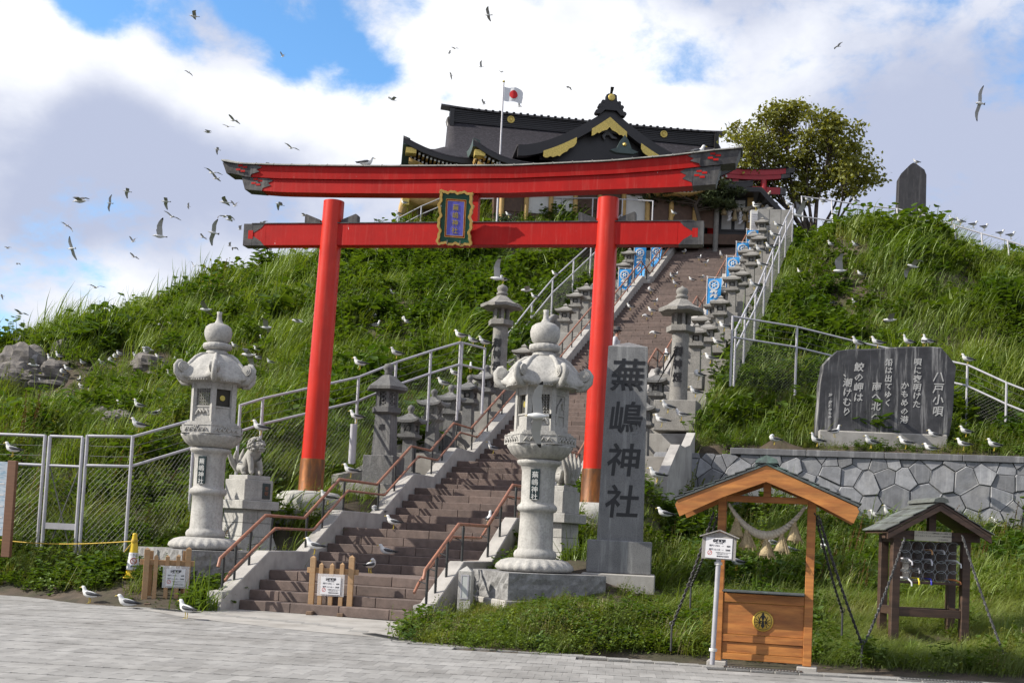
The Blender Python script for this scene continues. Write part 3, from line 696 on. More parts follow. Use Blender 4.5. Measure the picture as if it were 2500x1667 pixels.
# ================================================================== LARGE WHITE LANTERNS
M_white = mat('white_granite', (.47, .455, .425), .8, .16, 4, .3, 60, (.36, .35, .325), .55, 26, streak=(4.5, .55, (.23, .225, .21)), splat=(3.0, .78))
M_rough = mat('rough_granite', (.30, .295, .29), .95, .22, 9, 1.0, 22, (.22, .215, .21), .5, 5)
M_plate = mat('black_plate', (.012, .028, .028), .25)
M_wtxt = mat('white_lettering', (.75, .75, .72), .6)
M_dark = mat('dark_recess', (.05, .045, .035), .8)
M_brass = mat('brass_emblem', (.55, .45, .10), .4, metal=.5)
def big_lantern(loc, label, rz, plate):
    t = thing('stone_lantern', label, 'stone lantern', loc, rz, 'large white lanterns at the foot of the stairs')
    rr = random.Random(5)
    # rough base block
    m = MB(); n = 18
    def rv(): return rr.uniform(-.02, .02)
    for fx in range(4):
        g = []
        for i in range(n+1):
            row = []
            for k in range(6):
                a = -.95+1.9*i/n; zz = -.47+.46*k/5; d = .95+(rv() if 0 < i < n and k < 5 else 0)
                row.append({0: (a, -d, zz), 1: (d, a, zz), 2: (-a, d, zz), 3: (-d, -a, zz)}[fx])
            g.append(row)
        m.loft(g, False, False, False)
    m.add([(-.95, -.95, -.01), (.95, -.95, -.01), (.95, .95, -.01), (-.95, .95, -.01)], [(0, 1, 2, 3)]); part('base_block', m, M_rough, t)
    m = MB(); m.box(-1.02, 1.02, -1.02, 1.02, -.72, -.475, bev=.02); part('footing', m, M_conc, t)
    pet = lambda a, i: 1+.055*abs(math.sin(a*12))*(1 if 1 < i < 6 else .2)
    m = MB(); m.lathe([(.60, 0), (.66, .01), (.68, .06), (.66, .12), (.58, .19), (.47, .225), (.40, .235), (.3, .235)], 96, rf=pet); part('lotus_base', m, M_white, t)
    m = MB(); m.lathe([(.36, .235), (.385, .26), (.39, .31), (.37, .36), (.33, .39), (.318, .42), (.305, .9), (.303, 1.06), (.33, 1.075), (.362, 1.11), (.366, 1.15), (.35, 1.19), (.31, 1.215), (.30, 1.25), (.305, 1.8), (.335, 1.9), (.39, 1.93), (.405, 1.97), (.39, 2.0), (.34, 2.01)], 32); part('shaft', m, M_white, t)
    pt = obj('nameplate', MB().box(-.085, .085, -.02, .012, -.27, .27, bev=.004).mesh('nameplate', M_plate), t, (.312*math.sin(plate-rz), -.312*math.cos(plate-rz), 1.56), plate-rz)
    text('蕪嶋神社', .125, .003, .0, M_wtxt, 'lettering', pt, TR(0, -.024, .175), vert=True, line=1.05)
    m = MB(); m.lathe([(.34, 2.01), (.40, 2.03), (.50, 2.11), (.57, 2.22), (.585, 2.265), (.5, 2.27)], 96, rf=lambda a, i: 1+(.035*abs(math.sin(a*12)) if 0 < i < 5 else 0)); part('lotus_bowl', m, M_white, t)
    m = MB()
    for r_, z0, z1 in ((.655, 2.27, 2.44), (.60, 2.44, 2.475), (.555, 2.475, 2.51)): m.lathe([(r_, z0), (r_, z1)], 6, rot=R_(0), smooth=False)
    pf = part('platform', m, M_white, t)
    for k in range(6):                  # carved wave panels
        A = TR(0, 0, 0, rz=R_(60*k+30)) @ TR(.655*math.cos(R_(30))+.0, 0, 2.355)
        m = MB()
        for q in range(-2, 3):
            m.tube([(.006, q*.10-.06, -.045), (.02, q*.10-.02, .0), (.022, q*.10, .035), (.02, q*.10+.02, .0), (.006, q*.10+.06, -.045)], .014, 5, M=A)
        for q in range(-1, 2): m.lathe([(.001, -.02), (.016, -.012), (.022, 0), (.016, .012), (.001, .02)], 6, M=A @ TR(.01, q*.04, .05))
        m.bar((.004, -.30, -.078), (.004, .30, -.078), .016, .012, M=A); m.bar((.004, -.30, .078), (.004, .30, .078), .016, .012, M=A)
        part('wave_carving', m, M_white, pf)
    # fire box: six posts, panels, windows
    m = MB(); R6 = .43
    for k in range(6):
        a = R_(60*k); m.cbox((R6*math.cos(a), R6*math.sin(a), 2.91), (.09, .09, .80), M=None)
    m.lathe([(.47, 2.51), (.47, 2.57)], 6, smooth=False); m.lathe([(.46, 3.22), (.47, 3.34)], 6, smooth=False); m.lathe([(.40, 2.55), (.40, 2.72)], 6, smooth=False)
    fb = part('fire_box', m, M_white, t)
    ap = R6*math.cos(R_(30))
    for k in range(6):
        A = TR(rz=R_(60*k+30)) @ TR(ap, 0, 2.91)
        m = MB(); m.box(-.02, .02, -.19, .19, -.34, -.30, M=A); m.box(-.02, .02, -.19, .19, -.11, -.08, M=A); m.box(-.02, .02, -.19, .19, .26, .31, M=A)
        for sy in (-1, 1): m.box(-.02, .02, sy*.175-.018, sy*.175+.018, -.3, .26, M=A)
        part('window_frame', m, M_white, fb)
        if k % 2 == 1:
            m = MB()
            for q in range(-3, 4):
                for e in (-1, 1): m.bar((0, q*.10-.16*e*1, -.085), (0, q*.10+.17*e, .265), .016, .022, M=A) if abs(q*.10+.17) < .36 and abs(q*.1-.16) < .36 and False else None
            for i in range(6):
                for j in range(6):
                    y, z = -.13+.052*i, -.055+.06*j
                    m.lathe([(.019, -.012), (.028, 0), (.019, .012)], 6, M=A @ TR(0, y, z, ry=R_(90)), cap=False)
                    m.box(-.008, .008, y-.026, y-.020, z-.03, z+.03, M=A)
            part('lattice', m, M_white, fb)
            m = MB(); m.tube([(.012, -.15, -.26), (.02, -.08, -.16), (.02, -.03, -.22), (.024, 0, -.15), (.02, .03, -.22), (.02, .08, -.16), (.012, .15, -.26)], .028, 6, M=A); m.box(-.015, .005, -.18, .18, -.3, -.11, M=A); part('carved_panel', m, M_white, fb)
        elif k == 4:
            m = MB(); m.box(-.06, -.045, -.17, .17, -.1, .27, M=A); part('window', m, M_dark, fb)
            m = MB(); m.lathe([(.055, -.006), (.06, 0), (.055, .006)], 14, M=A @ TR(-.03, .0, .09, ry=R_(90))); part('brass_emblem', m, M_brass, fb)
            m = MB(); m.box(-.02, .0, -.16, .16, -.3, -.11, M=A); part('carved_panel', m, M_white, fb)
        else:
            m = MB(); m.box(-.02, .0, -.17, .17, -.3, .27, M=A); m.tube([(.0, -.1, -.25), (.02, -.06, .05), (.02, .05, .2), (.0, .12, .02)], .03, 6, M=A); part('carved_panel', m, M_white, fb)
    # roof: six lobed dome with curled corners
    prof = [(.40, 3.30), (.58, 3.30), (.66, 3.33), (.68, 3.375), (.655, 3.44), (.60, 3.55), (.525, 3.67), (.43, 3.78), (.32, 3.86), (.21, 3.895), (.1, 3.90)]
    cornr = lambda a, i: 1+(.15 if 0 < i < 5 else .06 if i < 8 else .02)*(abs(math.cos(a*3))**6)
    cornz = lambda a, i: (.05 if 0 < i < 6 else 0)*(abs(math.cos(a*3))**4)-(.02 if 1 < i < 5 else 0)*abs(math.sin(a*3))
    m = MB(); m.lathe(prof, 96, rf=cornr, zf=cornz); rf_ = part('roof', m, M_white, t)
    for k in range(6):
        A = TR(rz=R_(60*k)); m = MB()
        m.tube([(.22, 0, 3.895), (.34, 0, 3.865), (.45, 0, 3.79), (.55, 0, 3.67), (.63, 0, 3.55), (.70, 0, 3.48)], [.025, .035, .042, .05, .06, .07], 8, M=A); part('roof_rib', m, M_white, rf_)
        m = MB()
        for w, r0 in ((.085, .105), (.095, .07), (.105, .035)): m.lathe([(r0, -w), (r0, w)], 14, M=A @ TR(.74, 0, 3.565, rx=R_(90)))
        m.tube([(.60, 0, 3.34), (.74, 0, 3.36), (.83, 0, 3.46), (.845, 0, 3.57), (.80, 0, 3.65), (.73, 0, 3.67)], [.05, .06, .055, .05, .04, .03], 8, M=A, flat=1.5)
        part('scroll', m, M_white, rf_)
        m = MB()
        for q in range(9):
            a = R_(60*k+12+q*4.5); r_ = .655; m.cbox((r_*math.cos(a), r_*math.sin(a), 3.325), (.03, .03, .035))
        part('rafter_ends', m, M_white, rf_)
    m = MB(); m.lathe([(.20, 3.88), (.225, 3.90), (.215, 3.95), (.18, 3.985)], 24); m.lathe([(.19, 3.985), (.26, 4.01), (.275, 4.06), (.265, 4.11), (.20, 4.13)], 60, rf=lambda a, i: 1+.05*abs(math.sin(a*9))); part('finial_ring', m, M_white, t)
    m = MB(); m.lathe([(.17, 4.13), (.235, 4.18), (.268, 4.27), (.275, 4.36), (.25, 4.45), (.19, 4.50), (.09, 4.535), (.055, 4.60), (.045, 4.70), (.055, 4.765), (.03, 4.77)], 28); part('finial', m, M_white, t)
    return t
LLs, LRs = W(-1.6, 1.25, 1.04), W(5.28, 1.2, .97)
big_lantern(tuple(LLs), 'large white carved stone lantern left of the stairs behind the leftmost picket gate', R_(42), R_(-14))
big_lantern(tuple(LRs), 'large white carved stone lantern right of the stairs beside the tall inscribed pillar', R_(-65), R_(-12))
# ================================================================== LION STATUES
M_lion = mat('carved_pale_stone', (.48, .465, .43), .85, .2, 9, .5, 30, (.33, .32, .29), .5, 9)
def lion(loc, label, rz, flip=1, tail=False):
    t = thing('lion_statue', label, 'lion statue', loc, rz, 'guardian lions behind the white lanterns')
    m = MB(); m.box(-.62, .62, -.75, .75, -.25, .16, bev=.02); part('foot_slab', m, M_white, t)
    # flared plinth faced with blocks
    def hwid(z): f = (z-.16)/1.0; return .42+.16*max(0, 1-f)**2.2
    for r in range(3):
        z0, z1 = .16+r*.34, .16+(r+1)*.34
        for sx in range(2):
            for sd in range(4):
                w0, w1 = hwid(z0), hwid(z1); a0, a1 = (-1, .03) if sx == 0 else (.03, 1)
                if r % 2: a0, a1 = (-1, -.3) if sx == 0 else (-.3, 1)
                g = .006
                v = [(a0*w0+g, -w0, z0+g), (a1*w0-g, -w0, z0+g), (a1*w1-g, -w1, z1-g), (a0*w1+g, -w1, z1-g)]
                q = [(x, y+.07, z) for x, y, z in v]; mm = MB(); mm.add(v+q, [(0, 1, 2, 3), (0, 4, 5, 1), (1, 5, 6, 2), (2, 6, 7, 3), (3, 7, 4, 0)], M=TR(rz=R_(90*sd)))
                part('plinth_block', mm, M_white, t)
    m = MB(); m.loft([[(sx*(hwid(z)-.02), sy*(hwid(z)-.02), z) for sx, sy in ((-1, -1), (1, -1), (1, 1), (-1, 1))] for z in np.linspace(.16, 1.18, 8)], True, True, False); part('plinth_core', m, M_mortar, t)
    m = MB(); m.box(-.56, .56, -.56, .56, 1.18, 1.40, bev=.015); m.box(-.43, .43, -.43, .43, 1.40, 1.93, bev=.015); m.box(-.35, .35, -.40, .40, 1.93, 2.04, bev=.01); part('plinth', m, M_white, t)
    m = MB(); m.box(.10, .34, -.447, -.433, 1.46, 1.86, bev=.003); pl = part('inscription_plate', m, M_plate, t)
    text('奉献', .12, .002, 0, mat('copper_lettering', (.25, .1, .05), .5), 'lettering', pl, TR(.22, -.45, 1.73), vert=True)
    # body: one continuous skinned figure, sitting, facing -y (towards the visitors) with head turned
    sk = [((0, .22, 2.20), .20), ((0, .12, 2.36), .19), ((0, -.04, 2.52), .185), ((0, -.16, 2.68), .16), ((0, -.24, 2.82), .17), ((0, -.36, 2.80), .12), ((0, -.44, 2.77), .08)]
    ed = [(i, i+1) for i in range(6)]
    for sx in (-1, 1):
        o = len(sk); sk += [((sx*.12, -.12, 2.50), .10), ((sx*.14, -.22, 2.30), .075), ((sx*.14, -.24, 2.12), .065), ((sx*.14, -.31, 2.08), .06)]; ed += [(2, o), (o, o+1), (o+1, o+2), (o+2, o+3)]
        o = len(sk); sk += [((sx*.17, .16, 2.22), .13), ((sx*.21, -.02, 2.22), .085), ((sx*.20, .02, 2.09), .06), ((sx*.20, -.09, 2.08), .055)]; ed += [(0, o), (o, o+1), (o+1, o+2), (o+2, o+3)]
    me = bpy.data.meshes.new('body'); me.from_pydata([p for p, r in sk], ed, [])
    ob = bpy.data.objects.new('lion_tmp', me); COL.objects.link(ob)
    sm = ob.modifiers.new('s', 'SKIN'); ss_ = ob.modifiers.new('u', 'SUBSURF'); ss_.levels = 2; ss_.render_levels = 2
    for i, (p, r) in enumerate(sk): me.skin_vertices[0].data[i].radius = (r, r)
    me.skin_vertices[0].data[0].use_root = True
    dg = bpy.context.evaluated_depsgraph_get(); bm_ = bpy.data.meshes.new_from_object(ob.evaluated_get(dg)); bpy.data.objects.remove(ob)
    bm_.materials.clear(); bm_.materials.append(M_lion); bm_.polygons.foreach_set('use_smooth', [True]*len(bm_.polygons)); bm_.name = 'body'
    obj('body', bm_, t)
    m = MB(); rr = random.Random(3)     # curled mane
    for k in range(90):
        a = rr.uniform(0, 6.28); e = rr.uniform(-.5, 1.3)
        d = Vector((math.cos(a)*math.cos(e), math.sin(a)*math.cos(e)*.9, math.sin(e)))
        if d.y < -.55 and d.z < .6: continue
        c = Vector((0, -.20, 2.79))+d*.185
        m.lathe([(.01, .0), (.036, .008), (.045, .03), (.03, .055), (.008, .065)], 6, M=Matrix.Translation(c) @ d.to_track_quat('Z', 'Y').to_matrix().to_4x4())
    part('mane', m, M_lion, t)
    m = MB()
    for sx in (-1, 1):
        m.lathe([(.0, -.03), (.03, -.02), (.036, 0), (.03, .02), (0, .03)], 8, c=(sx*.075, -.36, 2.87)); m.tube([(sx*.13, -.26, 2.9), (sx*.19, -.22, 2.86), (sx*.20, -.2, 2.79)], [.05, .04, .015], 6)
    m.tube([(-.09, -.47, 2.73), (0, -.52, 2.735), (.09, -.47, 2.73)], .022, 6); m.lathe([(0, -.03), (.04, -.02), (.05, 0), (.03, .03), (0, .035)], 8, c=(0, -.47, 2.83)); m.tube([(-.08, -.42, 2.68), (0, -.47, 2.66), (.08, -.42, 2.68)], .03, 6)
    part('face', m, M_lion, t)
    m = MB()
    for q in range(5):
        a = -.5+q*.25; m.tube([(a*.25, .34, 2.12), (a*.5, .42, 2.35), (a*.75, .40, 2.55), (a*.9, .33, 2.62+.12*(1-abs(a)*2)+(.15 if tail else 0))], [.06, .075, .06, .015], 7)
    m.lathe([(.0, -.08), (.08, -.05), (.1, 0), (.07, .06), (0, .08)], 10, c=(.0, .38, 2.2)); part('tail', m, M_lion, t); t.scale = (.84,)*3
    return t
lion(tuple(W(-1.72, 3.0, .90)), 'carved pale stone lion on a block plinth behind the left white lantern', R_(48), 1)
lion(tuple(W(5.05, 3.2, .90)), 'carved pale stone lion with its flame tail showing behind the right white lantern', R_(-120), -1, True)
# ================================================================== INSCRIBED PILLAR
M_pil = mat('grey_granite', (.20, .20, .20), .55, .16, 3, .15, 110, (.13, .13, .132), .55, 55, streak=(7, .4, (.36, .36, .35)), splat=(3.5, .82))
M_ink = mat('black_carving', (.006, .006, .007), .4)
PA = R_(7)
pc = P(1515, 1310, 21.6); pb = ground(pc.x, pc.y)
t = thing('stone_pillar', 'tall grey granite pillar carved with four large black characters', 'inscribed pillar', (pc.x, pc.y, 1.0), -PA)
m = MB(); m.box(-.66, .66, -.62, .62, -.35, .0, bev=.02); part('footing', m, M_conc, t)
m = MB(); m.box(-.585, .585, -.5, .5, .0, .60, bev=.02); part('base', m, M_pil, t)
hw0, hw1 = .415, .36; zt_ = .60+3.56
m = MB(); m.loft([[(sx*w, sy*w, z) for sx, sy in ((-1, -1), (1, -1), (1, 1), (-1, 1))] for w, z in ((hw0, .60), (hw1, zt_-.012), (hw1-.015, zt_))], True, False, False); m.add([(-hw1+.015, -hw1+.015, zt_), (hw1-.015, -hw1+.015, zt_), (hw1-.015, hw1-.015, zt_), (-hw1+.015, hw1-.015, zt_), (0, 0, zt_+.13)], [(0, 1, 4), (1, 2, 4), (2, 3, 4), (3, 0, 4)]); part('shaft', m, M_pil, t)
for i, (ch, zc) in enumerate(zip('蕪嶋神社', (zt_-.58, zt_-1.37, zt_-2.14, zt_-2.9))):
    yy = -(hw0+(hw1-hw0)*(zc-.6)/3.72)-.001
    text(ch, .63, .004, .010, M_ink, 'character', t, TR(.0, yy, zc) @ Matrix.Rotation(R_(-.9), 4, 'X'), shear=.08, res=3)
# ================================================================== SMALLER STONE LANTERNS
M_gran = mat('mid_granite', (.165, .164, .162), .8, .2, 6, .3, 80, (.105, .105, .106), .5, 40, streak=(5, .35, (.33, .32, .3)), splat=(5, .8))
M_granl = mat('pale_worn_granite', (.30, .285, .26), .85, .18, 5, .3, 70, (.21, .20, .185), .5, 34, streak=(4, .4, (.2, .19, .17)))
def flare_roof(mb, w, z, h, lift, n=10, t=.07):
    top = []; R = []
    for f in np.linspace(0, 1, 6):
        ring = []
        hwid = w*(1-f)**1.0+.07*f
        for sd in range(4):
            for k in range(n):
                a = -1+2*k/n; c = abs(a)**3*lift*(1-f)**2
                x, y = (a, -1) if sd == 0 else (1, a) if sd == 1 else (-a, 1) if sd == 2 else (-1, -a)
                ring.append((x*hwid, y*hwid, z+t+h*(f**1.5)+c))
        R.append(ring)
    low = [(x*.86, y*.86, z+(zz-z-t)*.55) for x, y, zz in R[0]]
    rim = [(x, y, zz-t) for x, y, zz in R[0]]
    mb.loft([low, rim]+R, True, True, False)
def small_lantern(kind, mt):
    t = thing('stone_lantern', 'x', 'stone lantern', (0, 0, 0), 0, 'grey stone lanterns lining the stairs')
    sh = {'A': 1.0, 'B': .95}[kind]
    m = MB(); m.box(-.27, .27, -.27, .27, -.35, .14, bev=.012); part('base', m, mt, t)
    m = MB(); m.loft([[(sx*w, sy*w, z) for sx, sy in ((-1, -1), (1, -1), (1, 1), (-1, 1))] for w, z in ((.155, .14), (.14, sh))], True, True, False); part('shaft', m, mt, t)
    m = MB(); m.loft([[(sx*w, sy*w, z) for sx, sy in ((-1, -1), (1, -1), (1, 1), (-1, 1))] for w, z in ((.15, sh), (.255, sh+.07), (.255, sh+.155), (.17, sh+.17))], True, True, False); part('platform', m, mt, t)
    m = MB(); b = sh+.17
    for sx in (-1, 1):
        for sy in (-1, 1): m.box(sx*.15-.045, sx*.15+.045, sy*.15-.045, sy*.15+.045, b, b+.28)
    for sd in range(4): m.box(-.105, .105, -.185, -.11, b, b+.06, M=TR(rz=R_(90*sd))); m.box(-.105, .105, -.185, -.11, b+.23, b+.28, M=TR(rz=R_(90*sd)))
    fb = part('fire_box', m, mt, t)
    m = MB(); m.box(-.12, .12, -.12, .12, b+.02, b+.27); part('window', m, M_dark if kind == 'B' else mt, fb)
    for sd in range(4):
        m = MB()
        if kind == 'A': m.lathe([(.052, -.01), (.06, 0), (.052, .01)], 12, M=TR(rz=R_(90*sd)) @ TR(0, -.15, b+.145, rx=R_(90)))
        else: m.box(-.06, .06, -.15, -.125, b+.09, b+.2, M=TR(rz=R_(90*sd)))
        part('window_disc', m, M_granl, fb)
    m = MB(); flare_roof(m, .37 if kind == 'A' else .35, b+.28, .20 if kind == 'A' else .17, .09 if kind == 'A' else .03); part('roof', m, mt, t)
    m = MB()
    if kind == 'A': m.lathe([(.06, b+.53), (.085, b+.56), (.06, b+.60), (.09, b+.64), (.10, b+.70), (.075, b+.755), (.02, b+.785), (.0, b+.79)], 14)
    else: m.loft([[(sx*w, sy*w, z) for sx, sy in ((-1, -1), (1, -1), (1, 1), (-1, 1))] for w, z in ((.075, b+.51), (.10, b+.55), (.03, b+.62), (.01, b+.64))], True, True, False)
    part('finial', m, mt, t)
    return t
LA = small_lantern('A', M_gran); LB = small_lantern('B', M_granl)
HA, HB = 1.955, 1.76
ORD = ['first', 'second', 'third', 'fourth', 'fifth', 'sixth', 'seventh', 'eighth', 'ninth', 'tenth', 'eleventh', 'twelfth', 'thirteenth', 'fourteenth', 'fifteenth', 'sixteenth', 'seventeenth', 'eighteenth', 'nineteenth', 'twentieth', 'twenty-first', 'twenty-second', 'twenty-third', 'twenty-fourth']
def put(proto, first, label, r, s, z, extra=0):
    o = proto if first else dup(proto)
    o.location = W(r, s, z); o.rotation_euler = (0, 0, -SA+extra); o['label'] = label; return o
fa = True
for i, (x, y) in enumerate([(1005, 990), (1062, 948), (1104, 935), (1148, 915), (1190, 890)]):
    pass
for i, (x, y, ex) in enumerate([(945, 930, .02), (998, 893, -.03), (1037, 883, .04), (1080, 861, 0), (1119, 838, -.02)]):
    s, z = atr(x*K, y*K, -1.0)
    put(LA, fa, f'ball topped grey stone lantern, {ORD[i]} up the left side after the dedication lantern', -1.0, s, z-HA, ex); fa = False
s, z = atr(1605, 897, 4.55); put(LA, False, 'ball topped grey stone lantern between the inscribed pillar and the tall right column lantern', 4.55, s, z-HA)
s, z = atr(1602, 955, 4.75); put(LA, False, 'dark ball topped stone lantern almost hidden behind the right edge of the inscribed pillar', 4.75, s-1.6, z-HA-.3)
fb_ = True
for i, (x, y) in enumerate([(1205, 790), (1300, 697), (1325, 665), (1348, 650)]):
    s, z = atr(x*K, y*K, -1.0)
    put(LB, fb_, f'pale peak roofed stone lantern, {ORD[i]} between left column lantern and right red pillar', -1.0, s, z-HB); fb_ = False
for i, (x, y) in enumerate([(1434, 597), (1447, 570)]):
    s, z = atr(x*K, y*K, -1.0)
    put(LB, False, f'pale stone lantern left of the upper stairs just right of the red pillar, {("lower", "upper")[i]} one', -1.0, s, z-HB)
for i, (x, y) in enumerate([(1614, 718), (1640, 687), (1662, 656), (1694, 605), (1714, 566), (1733, 530), (1751, 499), (1762, 470)]):
    s, z = atr(x*K, y*K, 4.75)
    put(LB, False, f'pale stone lantern in the inner right hand row, {ORD[i]} above the tall right column lantern', 4.75, s, z-HB)
for i, (x, y) in enumerate([(1600, 782), (1627, 730), (1656, 690), (1683, 650), (1706, 608), (1727, 574), (1745, 540)]):
    s, z = atr(x*K, y*K, 5.4)
    put(LB, False, f'pale stone lantern in the outer right hand row, {ORD[i]} from the bottom', 5.4, s, float(zsm(s+.5))+.36)
# tall column lanterns
def tall_lantern(loc, label, rz):
    t = thing('column_lantern', label, 'stone lantern', loc, rz, 'tall round column lanterns either side of the stairs')
    m = MB(); m.box(-.62, .62, -.5, .5, -.9, .0, bev=.02); part('base', m, M_granl, t)
    m = MB(); m.lathe([(.275, 0), (.265, .3), (.245, 2.02)], 28); part('shaft', m, M_granl, t)
    m = MB(); ring = []
    for z in np.linspace(.42, 1.72, 12):
        r_ = .265-.02*(z-.3)/1.72+.004; w = .46 if .5 < z < 1.64 else .36
        ring.append([(r_*math.sin(a), -r_*math.cos(a), z) for a in np.linspace(-w, w, 8)])
    m.loft(ring, False, False, True); pn = part('carved_panel', m, M_gran, t)
    for ch, z in zip('御神燈', (1.45, 1.07, .68)):
        text(ch, .30, .012, .004, M_ink, 'character', pn, TR(0, -.262, z))
    m = MB(); m.lathe([(.27, 2.02), (.43, 2.07), (.43, 2.23), (.30, 2.26)], 6, smooth=False); part('platform', m, M_granl, t)
    m = MB()
    for k in range(6):
        a = R_(60*k); m.cbox((.235*math.cos(a), .235*math.sin(a), 2.44), (.085, .085, .38))
    m.lathe([(.10, 2.26), (.10, 2.62)], 8); part('fire_box', m, M_granl, t)
    m = MB()
    ring = []
    for r_, z, l in ((.42, 2.61, 0), (.64, 2.63, .02), (.65, 2.72, .02), (.42, 2.84, 0), (.25, 2.98, 0), (.15, 3.06, 0)):
        ring.append([(r_*(1+.02*abs(math.cos(3*a)))*(math.cos(R_(30))/math.cos(((a+R_(30)) % R_(60))-R_(30)))*1.1*math.cos(a), r_*(math.cos(R_(30))/math.cos(((a+R_(30)) % R_(60))-R_(30)))*1.1*math.sin(a), z+l*abs(math.cos(3*a))**4*2) for a in np.linspace(0, 2*math.pi, 37)[:-1]])
    ring = [[(x, y, z) for x, y, z in r] for r in ring]
    m.loft(ring, True, True, False); part('roof', m, M_granl, t)
    m = MB(); m.lathe([(.14, 3.06), (.18, 3.09), (.19, 3.14), (.15, 3.17), (.14, 3.19), (.175, 3.24), (.18, 3.31), (.14, 3.38), (.05, 3.42), (.015, 3.46)], 18); part('finial', m, M_granl, t)
s, z = atr(1155*K, 652*K, -.95); tall_lantern(tuple(W(-.95, s, z-3.46)), 'tall round column lantern with carved characters left of the stairs', -SA)
p = P(1655, 981, 34.2); tall_lantern(tuple(p), 'tall round column lantern with carved characters right of the stairs', -SA)
# dedication lantern
s = 8.1; zb = 3.2; p = P(936, 1142, 29.6)
t = thing('dedication_lantern', 'grey lattice windowed stone lantern with two black characters, lowest on the left side', 'stone lantern', (p.x, p.y, p.z), -SA)
m = MB(); m.box(-.42, .42, -.36, .36, -.6, .30, bev=.015); part('base', m, M_gran, t)
m = MB(); m.loft([[(sx*w, sy*w, z) for sx, sy in ((-1, -1), (1, -1), (1, 1), (-1, 1))] for w, z in ((.245, .30), (.21, 1.35))], True, True, False); part('shaft', m, M_gran, t)
for ch, z in zip('奉献', (1.0, .68)): text(ch, .19, .004, .003, M_ink, 'character', t, TR(-.0, -.236+.01, z) @ Matrix.Rotation(R_(-1.8), 4, 'X'))
m = MB(); m.lathe([(.28, 1.35), (.40, 1.40), (.40, 1.53), (.29, 1.55)], 6, smooth=False); part('platform', m, M_gran, t)
m = MB()
for k in range(6):
    a = R_(60*k); m.cbox((.26*math.cos(a), .26*math.sin(a), 1.75), (.075, .075, .42))
m.lathe([(.17, 1.55), (.17, 1.95)], 6, smooth=False); fb = part('fire_box', m, M_gran, t)
for k in range(6):
    A = TR(rz=R_(60*k+30)) @ TR(.225, 0, 1.75); m = MB()
    for i in range(3):
        for e in (-1, 1): m.bar((0, -e*.08, -.17+.11*i), (0, e*.08, -.06+.11*i), .025, .025, M=A)
    m.box(-.015, .015, -.11, .11, -.2, -.165, M=A); m.box(-.015, .015, -.11, .11, .165, .2, M=A); part('lattice', m, M_gran, fb)
m = MB(); m.lathe([(.36, 1.94), (.56, 1.97), (.565, 2.05), (.36, 2.20), (.18, 2.34), (.09, 2.38)], 6, smooth=False); part('roof', m, M_gran, t)
m = MB(); m.lathe([(.08, 2.38), (.11, 2.42), (.09, 2.46), (.135, 2.52), (.14, 2.58), (.10, 2.65), (.0, 2.68)], 18); part('finial', m, M_gran, t)
# ================================================================== OFFERING SHELTER (right, front)
M_wood = mat('orange_wood', (.50, .20, .046), .55, .3, 1.2, .12, 30, (.38, .135, .03), .5, 1.5, stretch=(1, 1, 9), streak=None)
M_woodh = mat('orange_wood_flat', (.50, .20, .046), .55, .3, 1.2, .12, 30, (.38, .135, .03), .5, 1.5, stretch=(1.2, 1, 8))
M_slate = mat('copper_shingle', (.075, .085, .085), .6, .3, 5, .3, 30, (.16, .26, .22), .66, 3, splat=(5, .76))
M_rope = mat('straw_rope', (.52, .46, .36), .9, .2, 30, .4, 60)
M_straw = mat('straw_tassel', (.48, .38, .22), .9, .25, 40, .6, 80)
M_brown = mat('dark_brown_wood', (.062, .034, .022), .6, .3, 1.5, .2, 30, (.09, .05, .032), .55, 2, stretch=(1, 1, 8), splat=(7, .80))
M_steel = mat('galvanised_steel', (.50, .49, .52), .45, .12, 6, .05, 30, metal=.25)
M_white_ = mat('white_paint', (.78, .77, .74), .6)
M_paper = mat('white_paper', (.80, .79, .80), .7)
M_ptxt = mat('print_dark', (.03, .03, .04), .7)
M_redp_ = mat('print_red', (.5, .04, .03), .7)
M_grey = mat('weathered_board', (.33, .31, .29), .85, .2, 2, .3, 30, stretch=(9, 1, 1))
def line_o(t, a, b): return None
k0, k1 = PZd(1647, 1521, 0), PZd(1853, 1536, 0)
kc = (k0+k1)/2; kw = (k1-k0).length; kang = math.atan2(k1.y-k0.y, k1.x-k0.x)
ks = kw/2
def kz(y): return (y-1528)/-(F/kc.y/K)  # height from picture y at the shelter
t = thing('offering_shelter', 'orange wooden offering shelter with a gabled roof and a gold crest', 'shelter', tuple(kc), kang)
HZ = 2.18
for sx in (-1, 1):
    m = MB(); m.box(sx*ks-.056, sx*ks+.056, -.056, .056, .04, HZ+.12, bev=.006); part('post', m, M_wood, t)
    m = MB(); m.box(sx*ks-.13, sx*ks+.13, -.13, .13, -.06, .035, bev=.01); part('post_base', m, M_conc, t)
    m = MB(); m.box(sx*ks-.05, sx*ks+.05, -.35, .35, HZ+.10, HZ+.19); part('purlin', m, M_wood, t)
    for z in (.16, .50, .98): pass
m = MB(); m.box(-ks+.057, ks-.057, -.02, .02, .94, .965); part('offering_shelf', m, M_slate, t)
m = MB(); m.box(-ks+.057, ks-.057, -.30, .02, .975, 1.0, bev=.004); m.box(-ks+.057, ks-.057, -.02, .0, .86, .94); part('shelf', m, M_slate, t)
o0 = -.03
for nm, z0, z1, y in (('rail', .83, .955, -.045), ('panel', .40, .83, -.022), ('rail', .30, .40, -.045), ('panel', .15, .30, -.022), ('rail', .06, .15, -.045)):
    m = MB(); m.box(-ks+.057, ks-.057, y, .02, z0+.002, z1-.002, bev=.004); part(nm, m, M_woodh, t)
